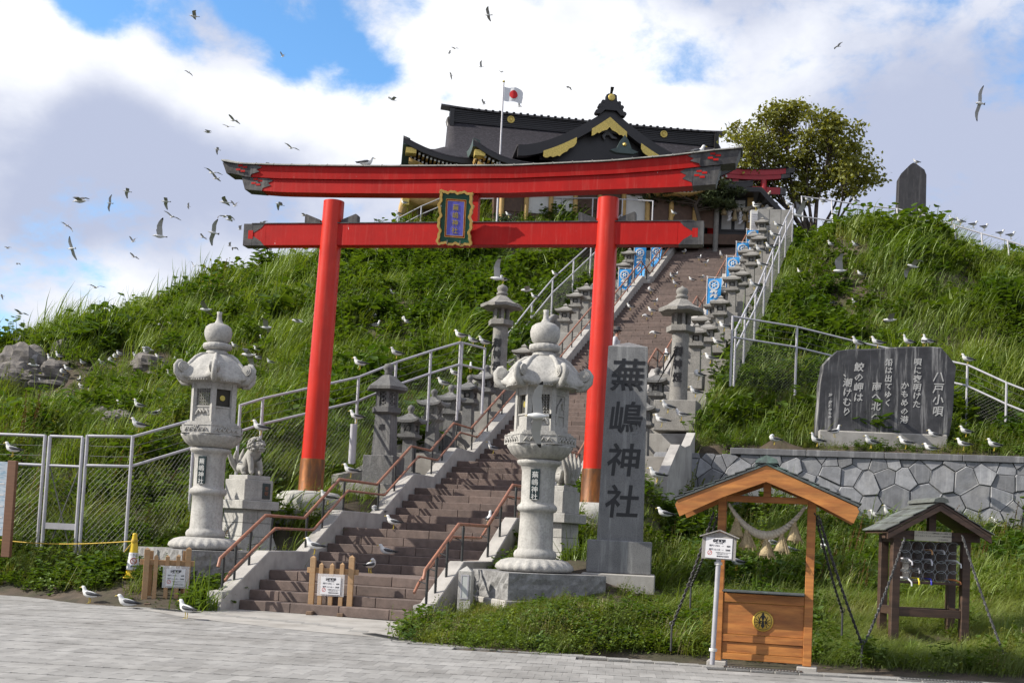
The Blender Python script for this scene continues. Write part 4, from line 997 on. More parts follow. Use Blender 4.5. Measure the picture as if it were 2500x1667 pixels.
cr = obj('crest', MB().lathe([(.0, -.01), (.135, -.01), (.14, 0), (.135, .008), (.0, .008)], 40, M=TR(0, 0, 0, rx=R_(90))).mesh('crest', mat('gold_disc', (.72, .48, .08), .35, metal=.4)), t, (.0, -.034, .60))
m = MB()                                # birds and mortar emblem in relief
m.lathe([(.112, -.004), (.117, .006), (.122, -.004)], 40, M=TR(0, -.008, 0, rx=R_(90)), cap=False)
m.prism([(-.012, .02), (.012, .02), (.030, .07), (.018, .075), (.012, .105), (0, .118), (-.012, .105), (-.018, .075), (-.030, .07)], -.016, -.008); m.prism([(0, -.10), (.028, -.06), (.01, -.03), (.01, .02), (-.01, .02), (-.01, -.03), (-.028, -.06)], -.016, -.008)
for sx in (-1, 1):
    m.tube([(sx*.03, -.013, .06), (sx*.045, -.013, .02), (sx*.03, -.013, -.01), (sx*.015, -.013, .0)], .006, 5)
    for q in range(5): a = R_(-60+q*28); m.tube([(sx*.035, -.012, -.02), (sx*.105*math.cos(a), -.012, .105*math.sin(a)*.85-.01)], .0045, 5)
    m.lathe([(.008, -.003), (.013, .003), (.018, -.003)], 12, M=TR(sx*.022, -.011, -.02, rx=R_(90)), cap=False)
part('emblem', m, M_ink, cr)
# roof: two barge boards front and back, shingled slopes, ridge cap
RW, RZ, EZ = 1.155, HZ+.535, HZ+.035
for yb in (-.46, .42):
    for sx in (-1, 1):
        m = MB(); th = .215
        m.prism([(0, RZ-.05), (sx*RW, EZ-.05), (sx*(RW+.03), EZ-.05-.06), (sx*(RW-.035), EZ-.05-th+.0), (sx*.56, EZ+(RZ-EZ)*(1-.56/RW)-.05-th+.02), (0, RZ-.05-th)], yb-.02, yb+.02); part('barge_board', m, M_woodh, t)
for sx in (-1, 1):
    rt = obj('roof_slope', MB().prism([(0, RZ-.045), (sx*(RW+.03), EZ-.05), (sx*(RW+.03), EZ-.02), (0, RZ-.015)], -.5, .46).mesh('roof_slope', M_slate), t)
    n = 9
    for i in range(n):
        f0, f1 = i/n, (i+1)/n
        for j in range(3):
            m = MB(); y0 = -.51+j*.325
            x0, x1 = sx*(RW+.05)*f0, sx*(RW+.05)*f1+sx*.01; z0, z1 = RZ-.012-(RZ-EZ)*f0*1.03, RZ-.012-(RZ-EZ)*f1*1.03
            m.loft([[(x0, y0+.004, z0), (x0, y0+.321, z0), (x0, y0+.321, z0+.012), (x0, y0+.004, z0+.012)], [(x1, y0+.004, z1+.012), (x1, y0+.321, z1+.012), (x1, y0+.321, z1+.026), (x1, y0+.004, z1+.026)]], True, True, False); part('shingle', m, M_slate, rt)
m = MB(); m.prism([(-.15, RZ-.02), (.15, RZ-.02), (.13, RZ+.03), (0, RZ+.085), (-.13, RZ+.03)], -.53, .48); part('ridge_cap', m, M_slate, t)
m = MB(); m.box(-ks-.05, ks+.05, -.045, .045, HZ+.01, HZ+.095, bev=.005); part('tie_beam', m, M_woodh, t)
m = MB(); m.box(-.05, .05, -.04, .04, HZ+.095, RZ-.06); part('king_post', m, M_wood, t)
# straw rope
rp = thing('straw_rope', 'twisted straw rope with five tassels hanging under the orange shelter roof', 'sacred rope', tuple(kc+Vector((0, 0, 0))), kang)
cp = []
for i in range(41):
    u = -1+i/20; cp.append(Vector((u*(ks-.09), -.10, HZ-.05-.40*(1-u*u)+.02)))
for ph in range(3):
    m = MB(); pts = []; rad = []
    for i in range(161):
        f = i/160*40; a = int(min(f, 39)); p = cp[a].lerp(cp[a+1], f-a); fat = .022+.030*(1-abs(i/80-1)**2)
        an = i*.35+ph*2.094; pts.append(p+Vector((0, math.cos(an), math.sin(an)))*fat*.62); rad.append(fat*.62)
    m.tube(pts, rad, 6); part('strand', m, M_rope, rp)
rr = random.Random(4)
for u in (-.78, -.50, .02, .42, .74):
    p = Vector((u*(ks-.09), -.11, HZ-.05-.40*(1-u*u))); m = MB()
    m.lathe([(.02, 0), (.03, -.03), (.028, -.06), (.065, -.16), (.105, -.25), (.09, -.255)], 14, c=tuple(p), rf=lambda a, i: 1+.12*math.sin(a*7+i))
    for k in range(40):
        a = rr.uniform(0, 6.28); r_ = rr.uniform(.02, .12); m.bar(p+Vector((r_*.35*math.cos(a), r_*.35*math.sin(a), -.06)), p+Vector((r_*math.cos(a)+.02, r_*math.sin(a), -.25-rr.uniform(0, .05))), .006, .006)
    part('tassel', m, M_straw, rp)
# notice with opening hours (three of them)
def notice(parent, w, h, M):
    o = obj('notice', MB().box(-w/2, w/2, -.006, .0, -h/2, h/2).mesh('notice', M_paper), parent); o.matrix_local = M
    def tx(s, sz, x, z, mt=M_ptxt, off=.0): text(s, sz*h, .0006, off, mt, 'print', o, TR(x*w, -.0075, z*h), res=1)
    tx('参拝時間', .15, 0, .35, off=.004); tx('参拝は下記時間', .055, 0, .235); tx('開門 OPEN', .105, -.17, .11); tx('6:30', .105, .36, .11, off=.002); tx('―', .1, .14, .11)
    tx('閉門 CLOSE', .105, -.16, -.08); tx('19:00', .105, .34, -.08, off=.002); tx('―', .1, .14, -.08)
    tx('大変混雑する時もありますので', .052, .17, -.215); tx('ご協力お願いいたします', .052, .14, -.285); tx('蕪嶋神社社務所', .085, .16, -.40)
    m = MB(); m.lathe([(.085*h, -.0006), (.1*h, .0006), (.115*h, -.0006)], 20, M=TR(-.33*w, -.0068, -.25*h, rx=R_(90)), cap=False); m.bar((-.33*w-.06*h, -.0068, -.31*h), (-.33*w+.06*h, -.0068, -.19*h), .001, .018*h); part('print', m, M_redp_, o)
    return o
p0 = PZd(1637, 1523, 0)
t = thing('hours_sign', 'small house shaped wooden notice on a grey metal pole tied to the orange shelter', 'notice board', (p0.x-.03, p0.y-.13, 0), kang+R_(2))
t.rotation_euler = (0, R_(1.4), kang)
m = MB(); m.tube([(0, 0, 0), (0, 0, 1.62)], .034, 10); part('pole', m, M_steel, t)
m = MB(); m.prism([(-.225, 1.40), (.225, 1.40), (.225, 1.69), (0, 1.77), (-.225, 1.69)], -.075, -.05); part('backboard', m, M_grey, t)
for sx in (-1, 1):
    m = MB(); m.bar((sx*-.005, -.07, 1.79), (sx*.26, -.07, 1.695), .09, .016); part('roof_board', m, M_grey, t)
notice(t, .35, .27, TR(0, -.077, 1.55))
m = MB()
for z in (.18, 1.33):
    for k in range(3): m.lathe([(.05, -.006), (.056, 0), (.05, .006)], 12, c=(0, .01, z+k*.014), cap=False)
part('tie', m, M_white_, t)
# ================================================================== UMBRELLA STAND (dark kiosk)
b0, b1, b2, b3 = PZd(2068, 1505, .05), PZd(2192, 1503, .05), PZd(2050, 1470, .07), PZd(2176, 1468, .07)
bc = PZd(2131, 1506, .05); bw = (PZd(2192, 1506, .05)-PZd(2070, 1506, .05)).length/2; ba = R_(2)
t = thing('umbrella_stand', 'dark brown roofed kiosk holding loan umbrellas in clear tubes', 'umbrella kiosk', (bc.x, bc.y, ground(bc.x, bc.y)), ba)
zb = bc.z-ground(bc.x, bc.y)
def bz(y): return zb+(1506-y)*bc.y*K/F
H2 = bz(1240)
for y in (0, .52):
    for sx in (-1, 1): m = MB(); m.box(sx*bw-.062, sx*bw+.062, y-.062, y+.062, -.3, H2+.10 if y == 0 else H2+.06, bev=.006); part('post', m, M_brown, t)
for z0, z1 in ((bz(1418), bz(1400)), (bz(1343), bz(1337))):
    m = MB(); m.box(-bw+.063, bw-.063, -.04, .04, z0, z1, bev=.004); part('rail', m, M_brown, t)
m = MB(); m.box(-bw+.063, bw-.063, .48, .56, bz(1412), bz(1400)); part('rail', m, M_brown, t)
for sx in (-1, 1): m = MB(); m.box(sx*bw-.045, sx*bw+.045, .063, .457, bz(1418)+.02, bz(1400)+.02); m.box(sx*bw-.045, sx*bw+.045, .063, .457, bz(1250), bz(1240)); part('side_rail', m, M_brown, t)
m = MB(); m.box(-bw-.20, bw+.20, -.07, .06, H2-.02, H2+.12, bev=.005); part('beam', m, M_brown, t)
m = MB(); m.box(-.055, .055, -.06, .05, H2+.12, H2+.42); part('king_post', m, M_brown, t)
m = MB(); m.box(-bw+.063, bw-.063, .40, .43, bz(1337), bz(1245)); part('back_board', m, M_brown, t)
RW2, RZ2, EZ2 = .80, H2+.56, H2+.09
for sx in (-1, 1):
    rt = obj('roof_slope', MB().prism([(0, RZ2-.03), (sx*RW2, EZ2-.03), (sx*RW2, EZ2+.01), (0, RZ2+.01)], -.34, .66).mesh('roof_slope', M_brown), t)
    M_sh2 = mat('green_copper_shingle', (.105, .11, .098), .6, .25, 5, .25, 30, (.16, .18, .16), .55, 3, splat=(5, .75))
    for i in range(4):
        for j in range(4):
            f0, f1 = i/4, (i+1)/4; y0 = -.36+j*.26; m = MB(); x0, x1 = sx*(RW2+.03)*f0, sx*(RW2+.03)*f1+sx*.012
            z0, z1 = RZ2+.012-(RZ2-EZ2)*f0*1.02, RZ2+.012-(RZ2-EZ2)*f1*1.02
            m.loft([[(x0, y0+.004, z0), (x0, y0+.256, z0), (x0, y0+.256, z0+.012), (x0, y0+.004, z0+.012)], [(x1, y0+.004, z1+.010), (x1, y0+.256, z1+.010), (x1, y0+.256, z1+.026), (x1, y0+.004, z1+.026)]], True, True, False); part('shingle', m, M_sh2, rt)
    m = MB(); m.prism([(0, RZ2-.04), (sx*RW2, EZ2-.04), (sx*RW2, EZ2-.12), (0, RZ2-.13)], -.35, -.30); part('barge_board', m, M_brown, t)
m = MB(); m.prism([(-.12, RZ2+.0), (.12, RZ2+.0), (.10, RZ2+.05), (0, RZ2+.085), (-.10, RZ2+.05)], -.38, .70); part('ridge_cap', m, M_sh2, t)
M_cream = mat('cream_plate', (.62, .58, .48), .6)
sg = obj('donor_plate', MB().box(-.29, .29, -.012, 0, -.075, .075).mesh('donor_plate', M_cream), t, (.0, -.073, H2+.045))
text('ライオンズクラブ国際協会 332-A地区 1R-1Z', .028, .0008, 0, M_ptxt, 'print', sg, TR(.04, -.014, .045), res=1)
text('㊩ 八戸うみねこライオンズクラブ 10周年記念事業', .030, .0008, 0, M_ptxt, 'print', sg, TR(0, -.014, .0), res=1)
text('2010年4月吉日', .024, .0008, 0, M_ptxt, 'print', sg, TR(.16, -.014, -.048), res=1)
M_tube = bpy.data.materials.new('clear_tube'); M_tube.use_nodes = True
pb_ = M_tube.node_tree.nodes['Principled BSDF']; pb_.inputs['Base Color'].default_value = (.75, .78, .8, 1); pb_.inputs['Roughness'].default_value = .15; pb_.inputs['Alpha'].default_value = .06
z_lo, z_hi = bz(1336), bz(1248); cw_ = (2*bw-.14)/5; ch_ = (z_hi-z_lo)/4
tub = MB().lathe([(cw_*.49, -.01), (cw_*.49, .34), (cw_*.46, .34), (cw_*.46, -.01), (cw_*.49, -.01)], 20, M=TR(rx=R_(-90)), cap=False).lathe([(cw_*.475, -.012), (cw_*.498, -.012)], 20, M=TR(rx=R_(90)), cap=False, mi=1).mesh('tube', [M_tube, mat('tube_rim', (.42, .44, .45), .3)])
um = {(0, 1): ((.75, .73, .78), .16), (2, 1): ((.75, .73, .78), .15), (2, 0): ((.62, .32, .12), .12), (4, 1): ((.8, .8, .8), .18), (0, 3): ((.8, .8, .82), .2), (1, 3): ((.75, .62, .02), .16), (2, 3): ((.04, .04, .45), .15), (1, 2): ((.25, .25, .28), .12), (4, 3): ((.7, .25, .08), .1), (3, 0): ((.6, .6, .6), .1)}
for i in range(5):
    for j in range(4):
        x, z = -bw+.07+cw_*(i+.5), z_hi-ch_*(j+.5)
        obj('tube', tub, t, (x, .03, z))
        if (i, j) in um:
            c, L = um[(i, j)]; mt = mat('umbrella_handle_%d%d' % (i, j), c, .4); dx = .07 if i in (0, 4) else .0
            u = tag(obj('umbrella', MB().tube([(0, .30, 0), (0, .0, 0), (dx*.3, -.06, -.005), (dx, -.10, -L*.3), (dx*1.1, -.10, -L*.6)], .013, 7).mesh('umbrella', mt), None), 'loan umbrella with %s handle in the kiosk tubes, %s row' % ({(0, 1): 'white hooked', (2, 1): 'short white', (2, 0): 'tan wooden', (4, 1): 'long white', (0, 3): 'white curved', (1, 3): 'yellow', (2, 3): 'blue', (1, 2): 'grey', (4, 3): 'orange', (3, 0): 'thin pale grey'}[(i, j)], ['top', 'second', 'third', 'bottom'][j]), 'umbrella', 'loan umbrellas in the tubes')
            u.matrix_world = t.matrix_basis @ TR(x, .03, z-cw_*.2)
# ropes staying the two kiosks
M_stay = mat('black_white_rope', (.035, .035, .036), .85, .3, 40, .3, 80, (.22, .215, .21), .58, 45)
def stay(x0, y0, d0, x1, y1, d1, label, sag=.05, two=False):
    a, b = Pd(x0, y0, d0), Pd(x1, y1, d1); gz = ground(b.x, b.y); b.z = max(b.z, gz+.05)
    t = thing('guy_rope', label, 'guy rope', tuple(b), 0, 'stay ropes of the kiosks'); a = a-b
    for ph in range(2):
        m = MB(); pts = []
        for i in range(70):
            f = i/69; p = a*f; p.z -= sag*math.sin(math.pi*f); an = i*.9+ph*3.14; pts.append(p+Vector((math.cos(an), 0, math.sin(an)))*.011)
        m.tube(pts, .012, 5); part('strand', m, M_stay, t)
    m = MB(); m.tube([(0, 0, .03), (.0, 0, -.35)], .016, 6); m.lathe([(.03, -.01), (.042, 0), (.03, .01)], 10, M=TR(0, 0, .03, rx=R_(90)), cap=False); part('peg', m, M_grate, t)
stay(1640, 1175, 16.0, 1543, 1437, 16.6, 'left outer stay rope of the orange shelter running down to a peg in the weeds')
stay(1650, 1180, 16.1, 1587, 1345, 18.6, 'left inner stay rope of the orange shelter running back to a peg')
stay(1872, 1180, 15.6, 1935, 1405, 17.6, 'right inner stay rope of the orange shelter ending at a ringed peg')
stay(1880, 1185, 15.6, 1980, 1480, 16.6, 'right outer stay rope of the orange shelter meeting the kiosk rope in the grass')
stay(2078, 1235, 17.6, 1984, 1482, 16.9, 'left stay rope of the dark umbrella kiosk reaching toward the orange shelter')
stay(2210, 1230, 17.6, 2308, 1508, 16.9, 'right stay rope of the dark umbrella kiosk at the right edge of the lawn')
# ================================================================== PICKET GATES
M_pick = mat('pale_new_wood', (.46, .29, .15), .75, .2, 1.5, .15, 30, (.36, .21, .10), .55, 1.5, stretch=(2, 2, 14))
M_pickd = mat('dirty_wood', (.17, .11, .07), .85, .3, 3, .3, 25)
M_film = bpy.data.materials.new('plastic_sleeve'); M_film.use_nodes = True
nb = M_film.node_tree.nodes['Principled BSDF']; nb.inputs['Base Color'].default_value = (.9, .9, .92, 1); nb.inputs['Alpha'].default_value = .28; nb.inputs['Roughness'].default_value = .12
GATES = []
def picket(x, x0, y, label, ang, two=False):
    c = PZd(x, y, 0); GATES.append((c.x, c.y)); s = c.y/F*K           # metres per displayed pixel here
    t = thing('picket_gate', label, 'picket gate', (c.x, c.y, 0.004), ang, 'movable picket gates')
    w = 48*s/1.0
    def pk(xx, wd, h, y0=-.03):
        m = MB(); m.box(xx-wd/2, xx+wd/2, y0, y0+.06, .09, h, bev=.004); m.add([(xx-wd/2, y0, h), (xx+wd/2, y0, h), (xx+wd/2, y0+.06, h), (xx-wd/2, y0+.06, h), (xx, y0+.03, h+.04)], [(0, 1, 4), (1, 2, 4), (2, 3, 4), (3, 0, 4)]); part('picket', m, M_pick, t)
    for xx, wd, h in ((-w+.02, .10, 1.02), (-.20, .075, .90), (.0, .075, .90), (.19, .075, .92), (w-.02, .10, 1.06)): pk(xx, wd, h)
    m = MB(); m.box(-w-.10, w+.10, .031, .075, .74, .84, bev=.004); part('rail', m, M_pick, t)
    m = MB(); m.box(-w-.12, w+.12, -.05, .05, .02, .09, bev=.006); part('ground_rail', m, M_pickd, t)
    for sx in (-1, 1): m = MB(); m.box(sx*w*.75-.055, sx*w*.75+.055, -.34, .3, .0, .065, bev=.008); part('foot', m, M_pickd, t)
    return t, w
t, w = picket(757, 0, 1412, 'picket gate with a paper notice standing at the foot of the stairs', R_(-8))
notice(t, .37, .32, TR(.0, -.042, .53)); m = MB(); m.box(-.25, .25, -.036, -.0335, .34, .74); part('plastic_sleeve', m, M_film, t)
t, w = picket(378, 0, 1392, 'picket gate with a paper notice standing beside the yellow cone', R_(14))
notice(t, .34, .32, TR(.16, -.042, .53)); m = MB(); m.box(-.07, .40, -.036, -.0335, .34, .74); part('plastic_sleeve', m, M_film, t)
for xx, h in ((-.31, 1.0), (.31, 1.02)):
    m = MB(); m.box(xx-.05, xx+.05, .14, .20, .09, h, bev=.004); part('picket', m, M_pick, t)
# ================================================================== CONE AND ROPE
M_yel = mat('yellow_plastic', (.72, .50, .012), .4, .1, 3)
c = PZd(300, 1376, .02); CONE = (c.x, c.y)
t = thing('traffic_cone', 'yellow traffic cone with a printed warning sleeve beside the left picket gate', 'traffic cone', (c.x, c.y, ground(c.x, c.y)+.0), R_(20))
m = MB(); m.box(-.17, .17, -.17, .17, 0, .03, bev=.01); part('base', m, M_yel, t)
m = MB(); m.lathe([(.135, .03), (.048, .80), (.042, .84), (.045, .86), (.02, .875)], 20); part('body', m, M_yel, t)
m = MB()
rings = [[(r_*math.sin(a), -r_*math.cos(a), z) for a in np.linspace(-1.1, 1.1, 9)] for r_, z in ((.138, .17), (.096, .50))]
m.loft(rings, False, False, True); sl = part('warning_sleeve', m, M_paper, t)
text('近づかない', .055, .001, 0, M_ptxt, 'print', sl, TR(0, -.118, .455) @ Matrix.Rotation(R_(7), 4, 'X'), res=1)
m = MB(); m.lathe([(.048, -.001), (.056, .001), (.064, -.001)], 18, M=TR(0, -.130, .34, rx=R_(97)), cap=False); m.bar((-.04, -.130, .38), (.04, -.134, .30), .003, .010); part('print', m, M_redp_, sl)
m = MB(); m.tube([(-.05, -.137, .235), (-.02, -.140, .25), (.02, -.140, .24), (.06, -.136, .25)], .014, 5); part('print', m, mat('print_blue', (.08, .12, .3), .7), sl)
cz_ = c.z
M_yrope = mat('yellow_black_rope', (.62, .42, .04), .7, .2, 30, .3, 60, (.05, .04, .02), .62, 28)
m = MB(); a = Vector((c.x, c.y-.02, ground(c.x, c.y)+.72)); b = Pd(-60, 1232, 24.6)
m.tube([a.lerp(b, f)+Vector((0, 0, -.10*math.sin(math.pi*f))) for f in np.linspace(0, 1, 14)], .012, 6)
m.tube([a, a+Vector((-.08, -.03, -.10)), a+Vector((-.16, -.05, -.22))], .012, 6); m.lathe([(.055, -.03), (.065, 0), (.055, .03)], 12, c=tuple(a), cap=False)
solo('barrier_rope', m, M_yrope, 'yellow and black rope strung from the yellow cone along the left weeds', 'rope')
# ================================================================== INFORMATION BOARD (left edge)
t0 = Pd(18, 1256, 23.4)
t = thing('information_board', 'blue and white information board in brown posts cut by the left edge', 'information board', (t0.x-.02, t0.y, t0.z-.2), R_(-6))
for x in (0, -1.5): m = MB(); m.box(x-.09, x+.09, -.05, .05, 0, 1.93, bev=.008); part('post', m, mat('brown_post', (.20, .095, .05), .6, .15, 3, stretch=(1, 1, 8)), t)
M_board = mat('board_print', (.55, .62, .68), .5, .15, 3, col2=(.25, .40, .52), f2=.58, s2=5, stretch=(1, 1, 5))
m = MB(); m.box(-1.41, -.092, -.03, .03, .42, 1.90); bd = part('board', m, M_board, t)
m = MB()
for k in range(13): m.box(-1.35, -.13-.1*((k*7) % 3), -.034, -.0305, .55+k*.075, .575+k*.075)
part('print', m, M_white_, bd, kind='stuff')
text('蕪島', .16, .002, 0, M_ptxt, 'print', bd, TR(-.45, -.034, 1.70))
# ================================================================== GRANITE BOLLARD LIGHT
p = p_bol = PZd(1066, 1429, .05)
t = thing('bollard_light', 'short square granite bollard lamp standing in the weeds right of the stairs', 'bollard', (p.x, p.y, 0.0), R_(-10))
zz = 1.03; m = MB(); m.box(-.115, .115, -.115, .115, -.2, zz-.09, bev=.004); m.add([(-.115, -.115, zz-.09), (.115, -.115, zz-.09), (.115, .115, zz-.09), (-.115, .115, zz-.09), (0, 0, zz)], [(0, 1, 4), (1, 2, 4), (2, 3, 4), (3, 0, 4)]); part('body', m, M_white, t)
m = MB()
for sx in (-1, 1): m.box(sx*.06-.012, sx*.06+.012, -.126, -.116, .48, .86)
m.box(-.07, .07, -.126, -.116, .46, .482); m.box(-.07, .07, -.126, -.116, .858, .88); part('lamp_frame', m, M_steel, t)
m = MB(); m.box(-.047, .047, -.121, -.116, .483, .857); part('lamp_glass', m, mat('frosted_glass', (.55, .57, .55), .3), t)
# ================================================================== POEM MONUMENT
M_slab = mat('dark_slate_stone', (.040, .040, .045), .65, .3, 3, .25, 18, (.06, .06, .065), .55, 2, streak=(5.5, .65, (.40, .39, .38)), splat=(4, .82))
M_slabt = mat('pale_engraving', (.55, .54, .52), .8)
mo = np.array(Pd(2030, 1000, 32.5)); MA = R_(4)
def mp(x, y): u, z = onpl(x*K, y*K, mo, MA); return u, z-mo[2]
out = [mp(*p) for p in ((1868, 1003), (1872, 960), (1877, 920), (1880, 880), (1886, 855), (1888, 838), (1902, 822), (1920, 806), (1950, 802), (1990, 804), (2040, 800), (2090, 798), (2140, 797), (2158, 800), (2174, 815), (2188, 832), (2194, 845), (2190, 880), (2186, 930), (2184, 968), (2178, 1003))]
t = thing('poem_monument', 'broad dark stone slab engraved with a poem standing above the retaining wall', 'stone monument', tuple(mo), -MA)
rr = random.Random(9); m = MB(); n = len(out)
def jit(s): return [(a+rr.uniform(-.02, .02)*s, b+rr.uniform(-.02, .02)*s) for a, b in out]
c0 = (sum(a for a, b in out)/n, sum(b for a, b in out)/n)
r0 = [(a*.985+c0[0]*.015, -.16, b*.985+c0[1]*.015-.02) for a, b in out]; r1 = [(a, -.10, b) for a, b in jit(1)]; r2_ = [(a, .12, b-.02) for a, b in jit(1.5)]; r3 = [(a*.97+c0[0]*.03, .22, b*.97+c0[1]*.03) for a, b in jit(2)]
m.loft([r0, r1, r2_, r3][::-1], True, True, False); part('slab', m, M_slab, t)
m = MB(); m.box(out[0][0]+.1, out[-1][0]-.1, -.30, .4, -.45, .06, bev=.03); part('foot', m, M_conc, t)
for s_, x, y0, y1 in (('八戸小唄', 2150, 858, 960), ('唄に夜明けた', 2102, 826, 940), ('かもめの港', 2073, 880, 975), ('船は出てゆく', 2036, 826, 935), ('南へ北へ', 2008, 880, 968), ('鮫の岬は', 1968, 835, 925), ('、潮けむり', 1942, 862, 970), ('注 海猫かもめ', 1903, 905, 962)):
    (u0, z0), (u1, z1) = mp(x, y0), mp(x-2, y1); nn = len(s_); L = z0-z1; pitch = L/(nn-1+.9); sz = min(pitch*.95, .36)
    text(s_, sz, .003, .004, M_slabt, 'engraving', t, TR(u0+.02, -.166, z0-pitch*.35), vert=True, line=pitch/sz, shear=.12, res=1)
# ================================================================== FENCES
M_fence = mat('fence_paint', (.52, .51, .54), .45, .1, 5, .05, 30, metal=.15)
M_wire = mat('fence_wire', (.16, .16, .15), .5, metal=.4)
def fence(pts, hgt, label, mid=.62, rad=.032, mesh=True, low=None, lean=0., group='white pipe and chain link fences', cell=.13, wires=True, spacing=None):
    """pts: post tops in the world; posts go down hgt; two rails, wires and chain link between"""
    pts = [Vector(p) for p in pts]; o = pts[0].copy(); t = thing('chain_link_fence', label, 'fence', tuple(o), 0, group); q = [p-o for p in pts]
    for i, p in enumerate(q):
        m = MB(); m.tube([p+Vector((0, 0, .02)), p-Vector((-lean*.3, lean, hgt))], rad*1.15, 8); part('post', m, M_fence, t)
    for nm, dz in (('top_rail', 0), ('middle_rail', mid)):
        m = MB(); m.tube([p-Vector((-lean*.3*dz/hgt, lean*dz/hgt, dz)) for p in q], rad, 8); part(nm, m, M_fence, t)
    if wires:
        m = MB()
        for f in (.33, .67):
            for a, b in zip(q[:-1], q[1:]): m.tube([a-Vector((0, 0, mid*f)), a.lerp(b, .5)-Vector((0, 0, mid*f+.012)), b-Vector((0, 0, mid*f))], .006, 4)
        part('wires', m, M_wire, t, kind='stuff')
    if mesh:
        m = MB(); H = hgt-mid-.05
        for a, b in zip(q[:-1], q[1:]):
            L = math.hypot(b.x-a.x, b.y-a.y)
            if L < .3: continue
            def at(u, v): f = u/L; p = a.lerp(b, f); return p-Vector((-lean*.3*(mid+v)/hgt, lean*(mid+v)/hgt, mid+v))
            n = int((L+H)/cell)
            for k in range(1, n):
                c = k*cell*1.0
                for sgn in (1, -1):
                    u0, v0 = (max(0, c-H), min(H, c)) if True else 0
                    u1, v1 = min(L, c), max(0, c-L)
                    if sgn < 0: v0, v1 = H-v0, H-v1
                    if abs(u1-u0) < .02: continue
                    p, r_ = at(u0, v0), at(u1, v1); d = (r_-p).normalized(); e = d.cross(Vector((0, 1, 0))).normalized()*.0022; g = Vector((0, .0022, 0))
                    m.add([p+e, p-e*.5+g, p-e*.5-g, r_+e, r_-e*.5+g, r_-e*.5-g], [(0, 1, 4, 3), (1, 2, 5, 4), (2, 0, 3, 5)])
        part('chain_link', m, M_wire, t, kind='stuff')
    return t
fence([Pd(-120, 992, 24.9), Pd(104, 1001, 24.7)], 2.75, 'white pipe fence with chain link behind the information board at the left edge')
fence([Pd(201, 1001, 24.5), Pd(305, 1003, 24.3), Pd(448, 963, 25.6)], 2.75, 'white pipe fence panel right of the wire gate turning uphill')
# wire gate
ga, gb = Pd(112, 1001, 24.6), Pd(194, 1001, 24.5); gw = (gb-ga).length
t = thing('wire_gate', 'narrow white pipe gate with crossed braces in the left fence', 'gate', tuple(ga), math.atan2(gb.y-ga.y, gb.x-ga.x))
HG = 2.65
for x in (.03, gw-.03): m = MB(); m.tube([(x, 0, 0), (x, 0, -HG)], .04, 8); part('stile', m, M_fence, t)
for z in (0, -.62): m = MB(); m.tube([(.03, 0, z), (gw-.03, 0, z)], .03, 8); part('rail', m, M_fence, t)
m = MB(); m.box(.06, gw-.06, -.025, .025, -1.95, -1.82); part('middle_plate', m, M_fence, t)
for a, b in (((.07, -.65), (gw-.07, -HG)), ((gw-.07, -.65), (.07, -HG))): m = MB(); m.tube([(a[0], .02, a[1]), (b[0], .02, b[1])], .013, 6); part('brace', m, M_wire, t)
m = MB()
for k in range(1, 23):
    c = k*.13
    for sgn in (1, -1):
        L, H = gw-.1, 2.0; u0, v0, u1, v1 = max(0, c-H), min(H, c), min(L, c), max(0, c-L)
        if u1-u0 < .02: continue
        if sgn < 0: v0, v1 = H-v0, H-v1
        m.bar((.05+u0, 0, -.65-v0), (.05+u1, 0, -.65-v1), .003, .003)
part('chain_link', m, M_wire, t, kind='stuff')
fence([Pd(552, 931, 27.3), Pd(604, 915, 27.7), Pd(824, 866, 29.6), Pd(910, 832, 30.6), Pd(990, 806, 31.6), Pd(1058, 786, 32.4)], 2.2, 'white pipe fence climbing the left slope behind the grey lanterns')
fence([Pd(1062, 787, 32.4), Pd(1114, 800, 33.4)], 1.9, 'short pipe fence section turning in to the left column lantern', mesh=False)
def rail_r(lst, r): 
    out = []
    for x, y in lst:
        s, z = atr(x*K, y*K, r); out.append(W(r, s, z))
    return out
fence(rail_r([(1126, 815), (1168, 765), (1222, 697), (1270, 640), (1318, 596), (1358, 560), (1400, 520), (1440, 480)], -2.5), 1.7, 'pipe fence running up the left edge of the stairs past the column lantern', cell=.11)
fence([Pd(1683, 727, 34.6), Pd(1831, 751, 35.2), Pd(1968, 785, 35.6), Pd(2100, 812, 35.2), Pd(2222, 838, 34.4), Pd(2312, 879, 33.6), Pd(2430, 925, 33)], 2.1, 'white pipe fence crossing the right slope behind the poem monument', cell=.10)
fence(rail_r([(1690, 757), (1712, 712), (1736, 668), (1757, 618), (1776, 570), (1792, 532), (1806, 500), (1822, 470)], 6.75), 1.75, 'pipe fence running up the right edge of the stairs beside the lantern rows', cell=.12)
fence([P(1957, 480, 51), P(2030, 490, 51), P(2120, 503, 51), P(2190, 510, 50.5), P(2268, 529, 50), P(2330, 550, 49.5), P(2396, 570, 49), P(2460, 588, 48.5), P(2530, 610, 48)], 1.15, 'pipe fence along the grassy crest in front of the tall dark monument', mid=.95, cell=.13, lean=.18, wires=False)
fence([Pd(1092, 457, 60.5), Pd(1198, 456, 60.5), Pd(1292, 456, 60.5), Pd(1362, 455, 60.3), Pd(1430, 458, 60), Pd(1500, 462, 59.5)], 1.5, 'chain link fence on the hilltop seen between the two red beams', mid=1.4, cell=.13, wires=False)
fence([Pd(914, 502, 61.5), Pd(968, 474, 61.5), Pd(1020, 452, 61.5), Pd(1085, 440, 61.5)], 1.2, 'white stair railing at the left corner of the shrine', mesh=False, wires=False, mid=.45)
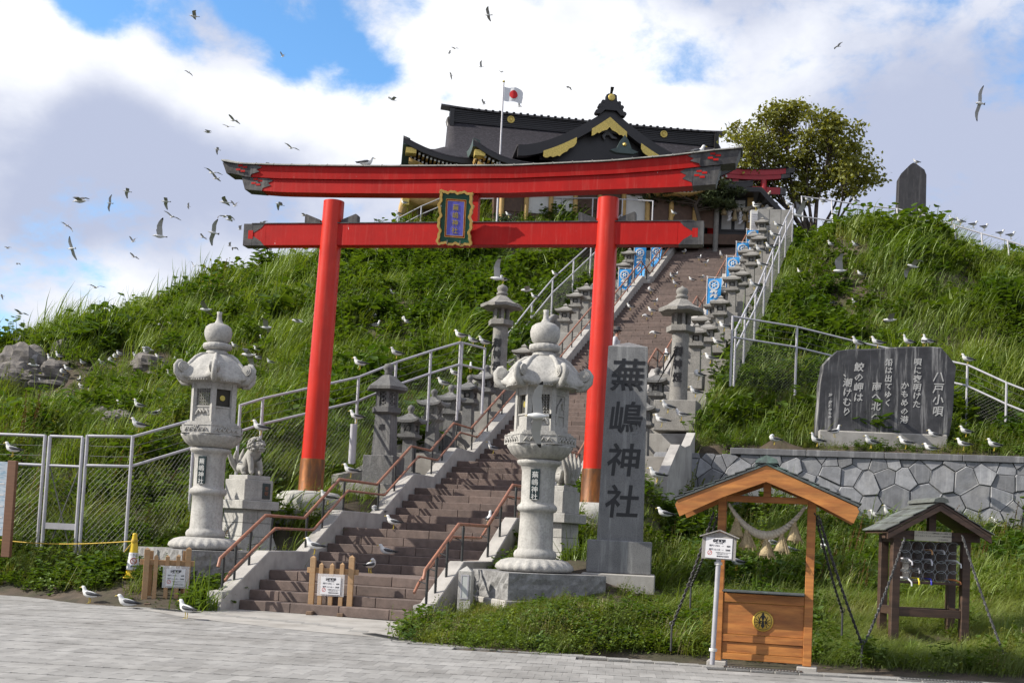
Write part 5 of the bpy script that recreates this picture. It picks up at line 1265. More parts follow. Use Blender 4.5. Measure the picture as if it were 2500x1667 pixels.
# ================================================================== BANNERS
M_banner = mat('banner_blue', (.015, .30, .72), .6, .1, 3)
M_pole = mat('white_pole', (.72, .71, .72), .5)
def banner_mesh(w, h, seed):
    rr = random.Random(seed); n, k = 5, 14; v = []; f = []
    for j in range(k+1):
        for i in range(n+1):
            u, q = i/n, j/k; am = u*(.03+.09*q); v.append((w*u*(1-.12*q*(seed % 3)), am*math.sin(q*6+u*3+seed)+.0, -h*q))
    for j in range(k):
        for i in range(n): a = j*(n+1)+i; f.append((a, a+1, a+n+2, a+n+1))
    m = MB(); m.add(v, f, True); return m
def banner(x, y, r, hpx, label, seed):
    s, z = atr(x, y, r); p = W(r, s, z); d = p.y; h = 1.3*hpx*d/F; w = min(.56, 31*d/F if d < 45 else .56)
    t = thing('banner', label, 'banner', tuple(p), R_(-12), 'blue festival banners along the stairs')
    m = MB(); zb = float(zsm(s))+.2-z; m.tube([(0, 0, .06), (0, 0, zb)], .016, 6); part('pole', m, M_pole, t)
    m = MB(); m.tube([(-.05, 0, .03), (w+.03, 0, -.02)], .010, 5); part('crossbar', m, M_pole, t)
    cl = part('cloth', banner_mesh(w, h, seed), M_banner, t, loc=(.02, .0, -.05))
    m = MB()
    for q in (0, .5, .97): m.box(w*q-.0, w*q+.03, -.008, .008, -.06, .02)
    part('loops', m, M_pole, t)
    m = MB(); rings = []
    def cy(x_, z_): u, q = x_/w, -z_/h; return u*(.03+.09*q)*math.sin(q*6+u*3+seed)-.012
    for rad in (.20*w/.56*1.0, .165*w/.56, .05*w/.56):
        pts = [(w*.46+rad*math.cos(a), 0, -.27+rad*math.sin(a)) for a in np.linspace(0, 2*math.pi, 25)]
        m.tube([(a, cy(a, c), c) for a, _, c in pts], .012 if rad > .06 else .02, 4)
    for k in range(6):
        a = k*1.047; m.tube([(w*.46+q*math.cos(a), cy(w*.46+q*math.cos(a), -.27+q*math.sin(a)), -.27+q*math.sin(a)) for q in (.06, .13)], .012, 4)
    part('emblem', m, M_white_, cl)
    if h > .75: text('祭', .34, .002, .008, M_white_, 'lettering', cl, TR(w*.46, cy(w*.46, -.65)-.01, -.66), res=1)
    if h > 1.2: text('り', .34, .002, .008, M_white_, 'lettering', cl, TR(w*.42, cy(w*.46, -1.05)-.01, -1.05), res=1)
banner(1727, 677, 4.15, 95, 'blue festival banner on the right of the stairs, lowest and largest', 1)
for i, (x, y, h) in enumerate([(1774, 641, 55), (1798, 606, 30), (1823, 575, 38), (1841, 549, 34), (1861, 526, 24)]):
    banner(x, y-15, 4.2, h*1.25, f'blue festival banner on the right side, {ORD[i+1]} from the bottom', 2+i)
for i, (x, y, h) in enumerate([(1511, 655, 62), (1549, 602, 88), (1590, 600, 44)]):
    banner(x, y, -.75, h, f'blue festival banner left of the upper stairs, {ORD[i]} right of the red pillar', 9+i)
banner(1649, 508, -.9, 45, 'blue festival banner above the right end of the lower red beam', 14)
# ================================================================== FLAG
fp = Pd(1157, 190, 59); fb0 = ground(fp.x, fp.y)
t = thing('flagpole', 'tall thin silver flagpole rising behind the red gate', 'flagpole', (fp.x, fp.y, fb0-.2))
m = MB(); m.tube([(0, 0, 0), (0, 0, fp.z-fb0+.2)], [.06, .04], 8); part('pole', m, M_steel, t)
m = MB(); m.lathe([(0, -.06), (.06, -.03), (.075, 0), (.06, .04), (0, .06)], 10, c=(0, 0, fp.z-fb0+.25)); part('finial', m, M_brass, t)
t = thing('flag', 'white flag with a red disc flying from the flagpole', 'flag', (fp.x+.05, fp.y, fp.z-.22), R_(4))
v = []; f = []
for j in range(9):
    for i in range(15):
        u, q = i/14, j/8; v.append((.98*u, .09*u*math.sin(u*9+q*1.2), -.74*q-.10*u*u-.03*math.sin(u*7)))
for j in range(8):
    for i in range(14): a = j*15+i; f.append((a, a+1, a+16, a+15))
m = MB(); m.add(v, f, True); cl = part('cloth', m, mat('flag_cloth', (.82, .82, .84), .8), t)
m = MB(); n = 28; c0 = (.49, -.37-.10*.24-.03*math.sin(.5*7))
def fy(x): u = x/.98; return .09*u*math.sin(u*9+.6)
for sgn in (-1, 1):
    vs = [(c0[0]+r_*math.cos(a), fy(c0[0]+r_*math.cos(a))+sgn*.022, c0[1]+r_*math.sin(a)) for r_ in (.001, .07, .14, .215) for a in np.linspace(0, 2*math.pi, n+1)[:-1]]
    m.add(vs, [(q*n+k, q*n+(k+1) % n, (q+1)*n+(k+1) % n, (q+1)*n+k) for q in range(3) for k in range(n)], True)
part('red_disc', m, mat('flag_red', (.62, .015, .02), .8), cl)
# ================================================================== SHRINE HALL
M_tile = mat('dark_copper_roof', (.030, .027, .032), .75, .35, 6, .5, 35, (.055, .05, .06), .55, 9, stretch=(1, 1, 3), spec=.25)
M_verd = mat('verdigris_edge', (.055, .085, .08), .6, .25, 4)
M_dkw = mat('dark_lacquer', (.016, .013, .013), .45, .2, 5)
M_gw = mat('golden_timber', (.52, .33, .11), .6, .2, 3)
M_hall = mat('brown_timber', (.10, .055, .035), .7, .2, 4)
M_plas = mat('white_plaster', (.68, .67, .64), .8, .06, 2)
M_gilt = mat('gilt_fretwork', (.70, .52, .13), .4, .3, 18, .6, 30, metal=.35)
HC = np.array([3.27, 66.0, 17.8]); HA_ = R_(7.5)
sh = thing('shrine_hall', 'dark roofed shrine hall with gilt gable crowning the hill', 'shrine', tuple(HC), HA_)
Z0 = 17.8
def zmain(y, D=4.3): f = min(1, abs(y)/D); return 3.75+3.55*(1-f)**1.45
def roof_z(x, y):
    z = zmain(y)
    if abs(x) > 7.95:
        q = min(1, (abs(x)-7.95)/2.5); z = min(z, 3.75+1.25*(1-q)**1.3)
    z += .85*(max(0, abs(x)-7.2)/3.25)**2*(min(1, abs(y)/4.3))**3
    return z
xs = [-10.45, -10.2, -9.8, -9.3, -8.7, -8.2, -7.97, -7.93]+list(np.linspace(-7.5, 7.5, 16))+[7.93, 7.97, 8.2, 8.5, 8.7]; ys = list(np.linspace(-4.3, 4.3, 19))
def sheet(mb, xs, ys, fn, th=.14, mi=0):
    n, k = len(xs), len(ys); v = [(x, y, fn(x, y)) for y in ys for x in xs]; o = [(x, y, fn(x, y)-th) for y in ys for x in xs]; f = []
    for j in range(k-1):
        for i in range(n-1):
            a = j*n+i; f.append((a, a+1, a+n+1, a+n)); b = a+n*k; f.append((b, b+n, b+n+1, b+1))
    for i in range(n-1): f.append((i, i+n*k, i+1+n*k, i+1)); a = (k-1)*n+i; f.append((a, a+1, a+1+n*k, a+n*k))
    for j in range(k-1): a = j*n; f.append((a, a+n, a+n+n*k, a+n*k)); a = j*n+n-1; f.append((a, a+n*k, a+n+n*k, a+n))
    mb.add(v+o, f, True, mi)
m = MB(); sheet(m, xs, ys, roof_z); part('main_roof', m, M_tile, sh)
def eave(mb, pts, w, h):                # band following the eave line
    mb.loft([[(x-0, y, z-h), (x, y+w, z-h), (x, y+w, z), (x, y, z)] for x, y, z in pts], True, True, False)
m = MB(); ex = np.linspace(-10.45, 8.7, 39)
eave(m, [(x, -4.32, roof_z(x, -4.3)-.10) for x in ex], .35, .24); part('eave_board', m, M_dkw, sh)
m = MB(); ey = np.linspace(-4.3, 4.3, 21); m.loft([[(-10.47, y, roof_z(-10.45, y)-.45), (-10.1, y, roof_z(-10.45, y)-.45), (-10.1, y, roof_z(-10.45, y)-.1), (-10.47, y, roof_z(-10.45, y)+.02)] for y in ey], True, True, False); part('eave_board', m, M_verd, sh)
# ridge stack
m = MB(); n = 24; m.loft([[(x, -.28, 7.05), (x, .28, 7.05), (x, .24, 7.72+.14*(abs(x)/7.9)**4), (x, -.24, 7.72+.14*(abs(x)/7.9)**4)] for x in np.linspace(-7.7, 7.7, n)], True, True, False)
for k in range(6): m.loft([[(x, -.30, 7.12+k*.11), (x, .30, 7.12+k*.11), (x, .30, 7.15+k*.11), (x, -.30, 7.15+k*.11)] for x in (-7.72, 7.72)], True, True, False)
m.loft([[(x, -.36, 7.74+.16*(abs(x)/8.3)**4), (x, .36, 7.74+.16*(abs(x)/8.3)**4), (x, .30, 7.86+.16*(abs(x)/8.3)**4), (x, -.30, 7.86+.16*(abs(x)/8.3)**4)] for x in np.linspace(-8.35, 8.35, n)], True, True, False)
for k in range(40): m.cbox((-7.8+k*.4, 0, 7.88), (.14, .72, .07))
rg = part('ridge', m, M_dkw, sh)
for x in (-4.35, 4.6):
    m = MB(); m.lathe([(0, -.02), (.20, -.02), (.22, 0), (.2, .02), (.16, .02), (.15, .005), (.0, .005)], 24, M=TR(x, -.31, 7.48, rx=R_(90))); m.prism([(x-.03, 7.40), (x+.03, 7.40), (x+.06, 7.52), (x, 7.62), (x-.06, 7.52)], -.345, -.315); part('gold_crest', m, M_gilt, rg)
for sx in (-1, 1):
    m = MB(); m.box(sx*7.72-.12, sx*7.72+.12, -.5, .5, 6.75, 7.75); m.tube([(sx*7.8, -.35, 6.6), (sx*7.9, -.2, 7.0), (sx*7.82, 0, 7.3)], .16, 7); part('ridge_end', m, M_dkw, rg)
    m = MB(); gp = [(y, zmain(y)-.05) for y in np.linspace(-3.2, 3.2, 15)]; m.prism(gp+[(0, 5.0)], sx*7.6, sx*7.75, axis='x'); part('gable_wall', m, M_dkw, sh)
# front hall roof
def front_z(x, y):
    f = (y+6.55)/4.6; z = 3.05+1.75*max(0, f)**1.25
    q = max(0, abs(x)-5.2)/1.75; z -= .0*q; z += .95*(max(0, abs(x)-3.6)/3.3)**2.4*(1-max(0, min(1, f)))**1.2
    b = max(0, 1-abs(x-.95)/2.35); z += .62*(b*b*(3-2*b))*(max(0, 1-f*1.6))
    return z
m = MB(); sheet(m, np.linspace(-6.95, 6.95, 43), np.linspace(-6.55, -1.95, 12), front_z, .12); part('front_roof', m, M_tile, sh)
m = MB(); fx = np.linspace(-6.95, 6.95, 61); eave(m, [(x, -6.57, front_z(x, -6.55)-.08) for x in fx], .4, .24); part('eave_board', m, M_dkw, sh)
m = MB(); m.loft([[(-6.97, y, front_z(-6.95, y)-.42), (-6.6, y, front_z(-6.95, y)-.42), (-6.6, y, front_z(-6.95, y)-.08), (-6.97, y, front_z(-6.95, y)+.03)] for y in np.linspace(-6.55, -2, 10)], True, True, False); part('eave_board', m, M_verd, sh)
# rafters with white ends
for (fn, x0, x1, yf, yb) in ((lambda x: front_z(x, -6.55), -6.7, 6.7, -6.35, -4.4), (lambda x: roof_z(x, -4.3), -10.2, -7.1, -4.1, -3.0)):
    rm = MB(); wm = MB()
    for x in np.arange(x0, x1, .21):
        for dy, dz in ((0, -.42), (.5, -.62)):
            z = fn(x)+dz; rm.box(x-.05, x+.05, yf+dy+.02, yb, z-.06, z+.05); wm.box(x-.05, x+.05, yf+dy, yf+dy+.018, z-.06, z+.05)
    part('rafters', rm, M_gw, sh, kind='stuff'); part('rafter_ends', wm, M_plas, sh, kind='stuff')
m = MB(); sheet(m, np.linspace(-6.6, 6.6, 31), np.linspace(-6.1, -3.2, 4), lambda x, y: front_z(x, -6.55)-.74, .06); sheet(m, np.linspace(-10.1, -6.9, 9), np.linspace(-3.9, 3.9, 8), lambda x, y: roof_z(x, -4.3)-.80, .06); part('soffit', m, M_gw, sh)
for (x, y, z) in ((-6.75, -6.4, front_z(-6.8, -6.5)-.62), (-10.2, -4.15, roof_z(-10.2, -4.3)-.62)): m = MB(); m.box(x-.1, x+.45, y-.1, y+.45, z-.12, z+.18); part('gilt_corner', m, M_gilt, sh)
# dormer gable
def dz(x): a = abs(x); return 6.95-2.05*(a/4.7)**.62*1.0-.35*(a/4.7)**2 if a > .001 else 6.95
def dzz(x): a = min(1, abs(x)/4.7); return 4.45+2.45*(1-a)**1.55
m = MB(); sheet(m, np.linspace(-4.9, 4.9, 37), np.linspace(-5.05, -.3, 6), lambda x, y: dzz(x), .13); dm = part('dormer_roof', m, M_tile, sh)
dm.location = (.4, 0, 0)
m = MB(); dx = np.linspace(-4.85, 4.85, 41)
m.loft([[(x, -5.12, dzz(x)-.62), (x, -4.75, dzz(x)-.62), (x, -4.75, dzz(x)-.05), (x, -5.12, dzz(x)-.02)] for x in dx], True, True, False); part('barge_board', m, M_dkw, dm)
m = MB(); px_ = np.linspace(-3.6, 3.6, 21); m.prism([(x, dzz(x)-.55) for x in px_]+[(3.6, 3.9), (-3.6, 3.9)], -4.55, -4.45); part('gable_panel', m, M_dkw, dm)
for x0, x1 in ((-3.5, -1.75), (1.75, 3.5), (-.95, .95)):
    m = MB(); xx = np.linspace(x0, x1, 15); rr = random.Random(int(x0*10))
    lo = [(x, dzz(x)-.66-(.42 if abs(x0) < 1 else .40)*(1-abs((x-x0)/(x1-x0)-.5)*1.1)-.10*abs(math.sin(x*9))) for x in xx]; hi = [(x, dzz(x)-.54) for x in xx]
    m.loft([[(a, -5.15, b), (a, -5.09, b), (c_, -5.09, d_), (c_, -5.15, d_)] for (a, b), (c_, d_) in zip(lo, hi)], True, True, False); part('gilt_fretwork', m, M_gilt, dm)
m = MB(); m.lathe([(0, -.05), (.2, -.05), (.27, 0), (.2, .05), (0, .05)], 16, M=TR(0, -4.7, 5.75, rx=R_(90)))
for k in range(6): m.tube([(0, -4.7, 5.75), (.5*math.cos(k*1.05), -4.7, 5.7+.32*math.sin(k*1.05)), (.7*math.cos(k*1.05+.3), -4.7, 5.65+.4*math.sin(k*1.05+.3))], [.12, .1, .04], 6)
part('carving', m, mat('carved_grey', (.16, .16, .17), .7), dm)
m = MB(); m.box(-.3, .3, -5.1, .0, 6.75, 7.15); m.prism([(-.95, 6.35), (-.55, 6.5), (-.35, 7.0), (-.28, 7.55), (.28, 7.55), (.35, 7.0), (.55, 6.5), (.95, 6.35), (.6, 6.85), (.62, 7.15), (.42, 7.35), (.3, 7.75), (0, 7.85), (-.3, 7.75), (-.42, 7.35), (-.62, 7.15), (-.6, 6.85)][:0] or [(-1.0, 6.42), (-.72, 6.40), (-.4, 6.75), (.4, 6.75), (.72, 6.40), (1.0, 6.42), (.86, 6.8), (.72, 7.1), (.66, 7.35), (.4, 7.5), (.36, 7.92), (.22, 8.02), (-.22, 8.02), (-.36, 7.92), (-.4, 7.5), (-.66, 7.35), (-.72, 7.1), (-.86, 6.8)], -5.3, -4.95)
for sx in (-1, 1):
    for (a, b, r_) in ((.92, 6.55, .17), (.74, 7.05, .15), (.56, 7.38, .12)): m.lathe([(r_, -.2), (r_, .2)], 12, M=TR(sx*a, -5.12, b, rx=R_(90)))
m.tube([(0, -5.0, 7.95), (0, -5.25, 8.25), (0, -5.4, 8.5)], [.09, .10, .13], 8); m.v = [(x*.78, y, 6.5+(z-6.5)*.70) for x, y, z in m.v]; og = part('ridge_ornament', m, M_dkw, dm)
m = MB(); m.lathe([(0, -.02), (.17, -.02), (.19, 0), (.16, .02), (0, .01)], 20, M=TR(0, -5.33, 7.36, rx=R_(90))); part('gold_crest', m, M_gilt, og)
# small curved gable ornament over the porch
m = MB(); m.prism([(.2, 4.12), (.55, 4.25), (.75, 4.7), (.95, 4.98), (1.15, 4.7), (1.35, 4.25), (1.7, 4.12), (1.4, 4.0), (.5, 4.0)], -6.5, -6.2); m.lathe([(0, -.02), (.10, 0), (0, .02)], 12, M=TR(.95, -6.53, 4.45, rx=R_(90)), mi=1); part('porch_ornament', m, [M_verd, M_gilt], sh)
m = MB(); xx = np.linspace(-.4, 2.3, 15); m.loft([[(x, -6.62, front_z(x, -6.55)-.80), (x, -6.55, front_z(x, -6.55)-.80), (x, -6.55, front_z(x, -6.55)-.44), (x, -6.62, front_z(x, -6.55)-.44)] for x in xx], True, True, False); part('gilt_fretwork', m, M_gilt, sh)
# walls and columns
m = MB(); m.box(-8.2, 8.2, -3.0, 3.2, -.3, 3.5); m.box(-5.6, 5.6, -5.2, -3.0, -.3, 2.6); part('wall', m, M_hall, sh)
for i, x in enumerate(np.arange(-5.2, 5.3, 1.3)):
    m = MB(); m.box(x+.12, x+1.18, -5.24, -5.205, .8, 2.2); part('wall_panel', m, M_plas if i in (1, 2, 5) else M_hall, sh)
for x in np.arange(-8, -5.4, 1.2): m = MB(); m.box(x+.1, x+1.0, -3.04, -3.005, .6, 2.4); part('wall_panel', m, M_plas, sh)
for x in np.arange(-5.2, 5.4, 1.3): m = MB(); m.tube([(x, -5.3, -.3), (x, -5.3, 2.6)], .13, 10); part('column', m, M_gw, sh)
# lower left eave of the side roof
lc = Pd(935, 470, 63)
t = thing('side_roof', 'curved green edged eave of a lower roof beside the shrine, left of the plaque', 'roof', (lc.x, lc.y, lc.z), R_(10))
m = MB(); sheet(m, np.linspace(-.6, 4.5, 16), np.linspace(-1.5, 2.5, 8), lambda x, y: .45+.5*max(0, (.8-x)/1.4)**2+.0-.12*(y+1.5)*(-1), .12); part('roof', m, M_verd, t)
m = MB(); sheet(m, np.linspace(-.3, 4.4, 14), np.linspace(-1.3, 2.4, 6), lambda x, y: .22+.35*max(0, (.8-x)/1.2)**2, .5); part('soffit', m, M_gw, t)
m = MB(); m.box(-.35, 0, -1.45, -1.1, -.42, -.1); part('gilt_corner', m, M_gilt, t)
m = MB(); m.box(.6, 4.2, -.4, 2.2, -3.0, .2); part('wall', m, M_hall, t)
# priests' office at the head of the stairs
oc = Pd(1655, 545, 62.5)
t = thing('shrine_office', 'low dark building with white sliding panes at the head of the stairs', 'building', (oc.x, oc.y, 17.75), R_(-6))
s1 = 62.5/F*K
m = MB(); m.box(-3.5, 1.35, .0, 4, -.3, 2.8); part('wall', m, M_dkw, t)
for i, x in enumerate((-1.55, -.05, .66)):
    f = obj('window', MB().box(x, x+.66, -.05, .01, .95, 2.75).mesh('window', M_dkw), t); m = MB(); m.box(x+.07, x+.59, -.06, -.052, 1.05, 2.65); part('pane', m, M_plas, f)
m = MB(); m.box(-.72, -.38, -.12, .1, -.2, 2.79); part('red_column', m, M_red, t)
m = MB(); m.box(1.36, 1.68, -.12, .2, -.2, 2.79); part('column', m, M_gw, t)
m = MB(); m.prism([(-4, 2.8), (1.9, 2.8), (3.3, 1.3), (3.45, 1.5), (2.0, 3.05), (-4, 3.05)], -1.2, 4.5); part('roof', m, M_dkw, t)
m = MB(); m.box(-2.2, 1.35, -.9, -.06, .0, .55); part('veranda', m, M_hall, t)
wl = [Pd(1741, 480, 59.5), Pd(1816, 478, 58.5)]
t = thing('concrete_wall', 'plain grey concrete wall block at the top right of the stairs', 'wall', (wl[0].x, wl[0].y, 17.3), R_(-4))
L = (wl[1]-wl[0]).length; hh_ = wl[0].z-17.3
m = MB(); m.box(0, L, 0, .35, 0, hh_, bev=.01); part('body', m, M_conc, t)
for k in range(1, 3): m = MB(); m.box(L*k/3-.01, L*k/3+.01, -.004, .01, 0, hh_-.02); part('joint', m, M_mortar, t)
m = MB(); m.box(-.36, -.02, -.15, .2, 0, hh_-.1); cab = part('cabinet', m, M_plas, t)
for k in range(9): m = MB(); m.box(-.33, -.05, -.17, -.152, hh_-.35-k*.12, hh_-.29-k*.12); part('slat', m, M_fence, cab)
# ================================================================== SECOND TORII
t2 = Pd(1706, 472, 63); M_red2 = mat('crimson_paint', (.42, .012, .022), .45, .12, 2, .05, 12)
t = thing('upper_torii', 'smaller crimson torii gate on the hilltop in front of the tree', 'torii gate', (11.5, 63, 17.7), R_(3))
for x in (-1.62, 1.62): m = MB(); m.tube([(x*1.05, 0, 0), (x*.97, 0, 4.1)], [.20, .17], 20); part('pillar', m, M_red2, t)
m = MB(); m.box(-2.5, 2.5, -.09, .09, 3.36, 3.72); part('tie_beam', m, M_red2, t)
for sx in (-1, 1): m = MB(); m.box(min(sx*2.5, sx*2.8), max(sx*2.5, sx*2.8), -.1, .1, 3.35, 3.73); part('tie_beam_cap', m, M_blk, t)
m = MB(); m.box(-.17, .17, -.06, .06, 3.72, 4.1); part('strut', m, M_red2, t)
def k2(x): return .34*(abs(x)/3.3)**2.6
for nm, x1, z0, z1, d_ in (('lower_lintel', 2.85, 4.06, 4.30, .14), ('upper_lintel', 3.1, 4.30, 4.60, .18)):
    m = MB(); m.loft([[(x, -d_, z0+k2(x)), (x, d_, z0+k2(x)), (x, d_, z1+k2(x)), (x, -d_, z1+k2(x))] for x in np.linspace(-x1+.35, x1-.35, 21)], True, True, False); part(nm, m, M_red2, t)
    for sx in (-1, 1): m = MB(); m.loft([[(x, -d_-.005, z0+k2(x)), (x, d_+.005, z0+k2(x)), (x+sx*.04, d_+.005, z1+k2(x)+.005), (x+sx*.04, -d_-.005, z1+k2(x)+.005)] for x in np.linspace(sx*(x1-.36), sx*(x1+.12), 5)], True, True, False); part('lintel_end_cap', m, M_blk, t)
m = MB(); m.loft([[(x, -.26, 4.61+k2(x)), (x, .26, 4.61+k2(x)), (x, 0, 4.72+k2(x))] for x in np.linspace(-3.35, 3.35, 21)], True, True, False); part('roof_plate', m, M_blk, t)
# straw rope between posts at the head of the stairs
a, b = Pd(1648, 452, 61.5), Pd(1770, 440, 62.6); o = a.copy()
t = thing('straw_rope', 'thick straw rope with tassels and paper zigzags at the top of the stairs', 'sacred rope', tuple(o))
pts = [(a.lerp(b, f)-o+Vector((0, 0, -1.15*4*f*(1-f)*.75))) for f in np.linspace(0, 1, 40)]
for ph in range(3):
    m = MB(); m.tube([p+Vector((0, math.cos(i*1.0+ph*2.09), math.sin(i*1.0+ph*2.09)))*(.035+.045*math.sin(math.pi*min(1, i/39))) for i, p in enumerate(pts)], [.035+.04*math.sin(math.pi*i/39) for i in range(40)], 5); part('strand', m, M_rope, t)
for i in (5, 13, 20, 27, 34):
    p = pts[i]; m = MB(); m.lathe([(.05, -.05), (.08, -.15), (.08, -.2), (.17, -.62), (.14, -.63)], 10, c=tuple(p)); part('tassel', m, M_straw, t)
for i in (9, 17, 24, 30):
    p = pts[i]; m = MB()
    for k in range(4): m.add([tuple(p+Vector(q)) for q in ((-.06+.06*(k % 2)*1.6, -.05, -.1-k*.16), (.08+.06*(k % 2)*1.6, -.05, -.1-k*.16), (.08-.06*(k % 2), -.05, -.30-k*.16), (-.06-.06*(k % 2), -.05, -.30-k*.16), (-.06+.06*(k % 2)*1.6, -.045, -.1-k*.16), (.08+.06*(k % 2)*1.6, -.045, -.1-k*.16), (.08-.06*(k % 2), -.045, -.30-k*.16), (-.06-.06*(k % 2), -.045, -.30-k*.16))], [(0, 1, 2, 3), (7, 6, 5, 4)])
    part('paper_zigzag', m, M_paper, t)
for nm, p in (('left', a), ('right', b)):
    solo('rope_post', MB().tube([tuple(p+Vector((0, .1, .25) if nm == 'left' else (-.35, -1.2, -1.35))), tuple(p+Vector((0, .1, -3.2) if nm == 'left' else (-.35, -1.2, -3.4)))], .14, 10), M_granl, 'pale post %s' % ('holding the lower left end of the hilltop straw rope' if nm == 'left' else 'standing short at the foot of the upper torii'), 'post')
# ================================================================== TALL MONUMENT
q0, q1, qt = Pd(2059, 520, 58), Pd(2122, 520, 58), Pd(2090, 378, 58); w_ = (q1-q0).length; gz = 15.2
t = thing('tall_monument', 'tall dark standing stone with a pointed top on the right of the hilltop', 'stone monument', ((q0.x+q1.x)/2, 58, gz), R_(-6))
hz = qt.z-gz; m = MB(); o_ = [(-w_/2-.06, 0), (-w_/2+.02, hz-.75), (-w_/2+.12, hz-.55), (-.15, hz-.1), (0, hz), (.12, hz-.03), (w_/2-.12, hz-.35), (w_/2-.02, hz-.6), (w_/2+.03, 0)]
m.loft([[(x*.97, -.3, z) for x, z in o_], [(x, -.26, z-.01) for x, z in o_], [(x, .26, z-.05) for x, z in o_], [(x*.95, .32, z-.08) for x, z in o_]][::-1], True, True, False); part('slab', m, mat('black_slate', (.035, .033, .036), .6, .3, 3, .3, 18, streak=(6, .35, (.14, .13, .13))), t)
m = MB(); m.box(-1.0, 1.0, -.6, .6, -.5, .25); part('foot', m, M_conc, t)
# ================================================================== ROCKS
M_rock = mat('grey_rock', (.19, .17, .15), .9, .35, 3, .9, 9, (.11, .10, .095), .52, 2.2, splat=(2.5, .74))
def rock(x, y, sx, sy, sz, label, seed, rz=0.):
    p = onhill(x, y)
    if p is None: return
    rr = np.random.RandomState(seed); n, k = 22, 13; v = []
    ph = rr.uniform(0, 6.28, 12); fr = rr.uniform(1.5, 5.5, (12, 3)); planes = rr.normal(size=(11, 3)); planes /= np.linalg.norm(planes, axis=1)[:, None]; offs = rr.uniform(.62, .95, 11)
    for j in range(k+1):
        for i in range(n):
            th = math.pi*j/k; a = 2*math.pi*i/n; d = np.array([math.sin(th)*math.cos(a), math.sin(th)*math.sin(a), math.cos(th)]); r_ = 1.0
            dd = planes@d; 
            for c_, o_ in zip(dd, offs):
                if c_ > .05: r_ = min(r_, o_/c_)
            r_ *= 1+sum(.035*math.sin(f@d*2+q) for f, q in zip(fr, ph))*.8
            v.append((d[0]*r_*sx, d[1]*r_*sy, d[2]*r_*sz))
    f = [(j*n+i, (j+1)*n+i, (j+1)*n+(i+1) % n, j*n+(i+1) % n) for j in range(k) for i in range(n)]
    m = MB(); m.add(v, f, False); return solo('rock', m, M_rock, label, 'rock', 'rocks on the left hillside', tuple(p+Vector((0, .3*sy, sz*.15))), rz)
for i, a in enumerate([(50, 852, 1.25, 1.1, 1.05, 'big pale crag at the left edge of the hill with gulls on it'), (20, 880, 1.4, 1.2, .8, 'low boulder below the big crag at the left edge'), (105, 878, 1.1, 1.0, .55, 'broken rock at the right foot of the big left crag'),
        (138, 818, .55, .5, .65, 'upright dark rock standing right of the big left crag'), (118, 850, .7, .6, .5, 'small rock wedged between the crag and the upright rock'), (345, 842, .75, .7, .55, 'rounded rock on the hillside left of the white lantern roof'), (358, 880, .55, .5, .5, 'dark broken rock below the rounded rock'), (378, 895, .4, .4, .35, 'smallest dark rock below the rounded rock'),
        (50, 968, .95, .7, .55, 'dark rock at the left end of the gull ledge'), (105, 975, 1.0, .7, .5, 'dark broken rock in the middle of the gull ledge'), (165, 968, .9, .7, .45, 'dark rock right of middle on the gull ledge'), (225, 962, .9, .6, .35, 'low brown rock near the right end of the gull ledge'), (270, 968, .7, .5, .38, 'dark rock at the right end of the gull ledge')]):
    rock(*a, 40+i, i*.7)
# ================================================================== PERSON ON THE STAIRS
pp = P(1513, 804, 40.2); r_, s_ = 2.02, 20.9; zf = zst(s_)
M_skin = mat('skin', (.42, .22, .15), .55); M_jkt = mat('white_jacket', (.55, .55, .58), .8, .1, 6); M_trs = mat('dark_trousers', (.03, .032, .04), .85); M_cap = mat('dark_cap', (.035, .035, .04), .8)
#print('person', r_, s_, zf, proj(W(r_, s_, zf+1.7)), proj(W(r_, s_, zf)))
t = thing('person', 'person in a dark brimmed cap and pale jacket on the stairs behind the pillar', 'person', tuple(W(r_, s_, zf)), R_(70))
def skinmesh(name, sk, ed, mt, lev=2):
    me = bpy.data.meshes.new(name); me.from_pydata([p for p, r in sk], ed, []); ob = bpy.data.objects.new('tmp_skin', me); COL.objects.link(ob)
    ob.modifiers.new('s', 'SKIN'); u = ob.modifiers.new('u', 'SUBSURF'); u.levels = lev; u.render_levels = lev
    for i, (p, r) in enumerate(sk): me.skin_vertices[0].data[i].radius = (r if isinstance(r, tuple) else (r, r))
    me.skin_vertices[0].data[0].use_root = True
    o = bpy.data.meshes.new_from_object(ob.evaluated_get(bpy.context.evaluated_depsgraph_get())); bpy.data.objects.remove(ob)
    o.materials.clear(); o.materials.append(mt); o.polygons.foreach_set('use_smooth', [True]*len(o.polygons)); o.name = name; return o
sk = [((0, 0, .92), (.15, .11)), ((0, 0, 1.15), (.14, .10)), ((0, .0, 1.36), (.17, .11)), ((0, 0, 1.46), .06), ((0, -.015, 1.53), .055), ((0, -.02, 1.60), (.075, .09)), ((0, -.02, 1.68), (.07, .085))]
ed = [(i, i+1) for i in range(6)]
for sx in (-1, 1):
    o = len(sk); sk += [((sx*.09, 0, .86), .095), ((sx*.10, -.02, .48), .062), ((sx*.10, .03, .09), .042), ((sx*.10, -.12, .04), .04)]; ed += [(0, o), (o, o+1), (o+1, o+2), (o+2, o+3)]
    o = len(sk); sk += [((sx*.20, 0, 1.38), .06), ((sx*.25, .02, 1.12), .045), ((sx*.24, -.06, .88), .034), ((sx*.24, -.10, .80), .032)]; ed += [(2, o), (o, o+1), (o+1, o+2), (o+2, o+3)]
obj('body', skinmesh('body', sk, ed, M_skin), t)
sj = [((0, 0, .88), (.175, .13)), ((0, 0, 1.15), (.16, .12)), ((0, .0, 1.36), (.19, .13)), ((0, 0, 1.45), .085)]; ej = [(0, 1), (1, 2), (2, 3)]
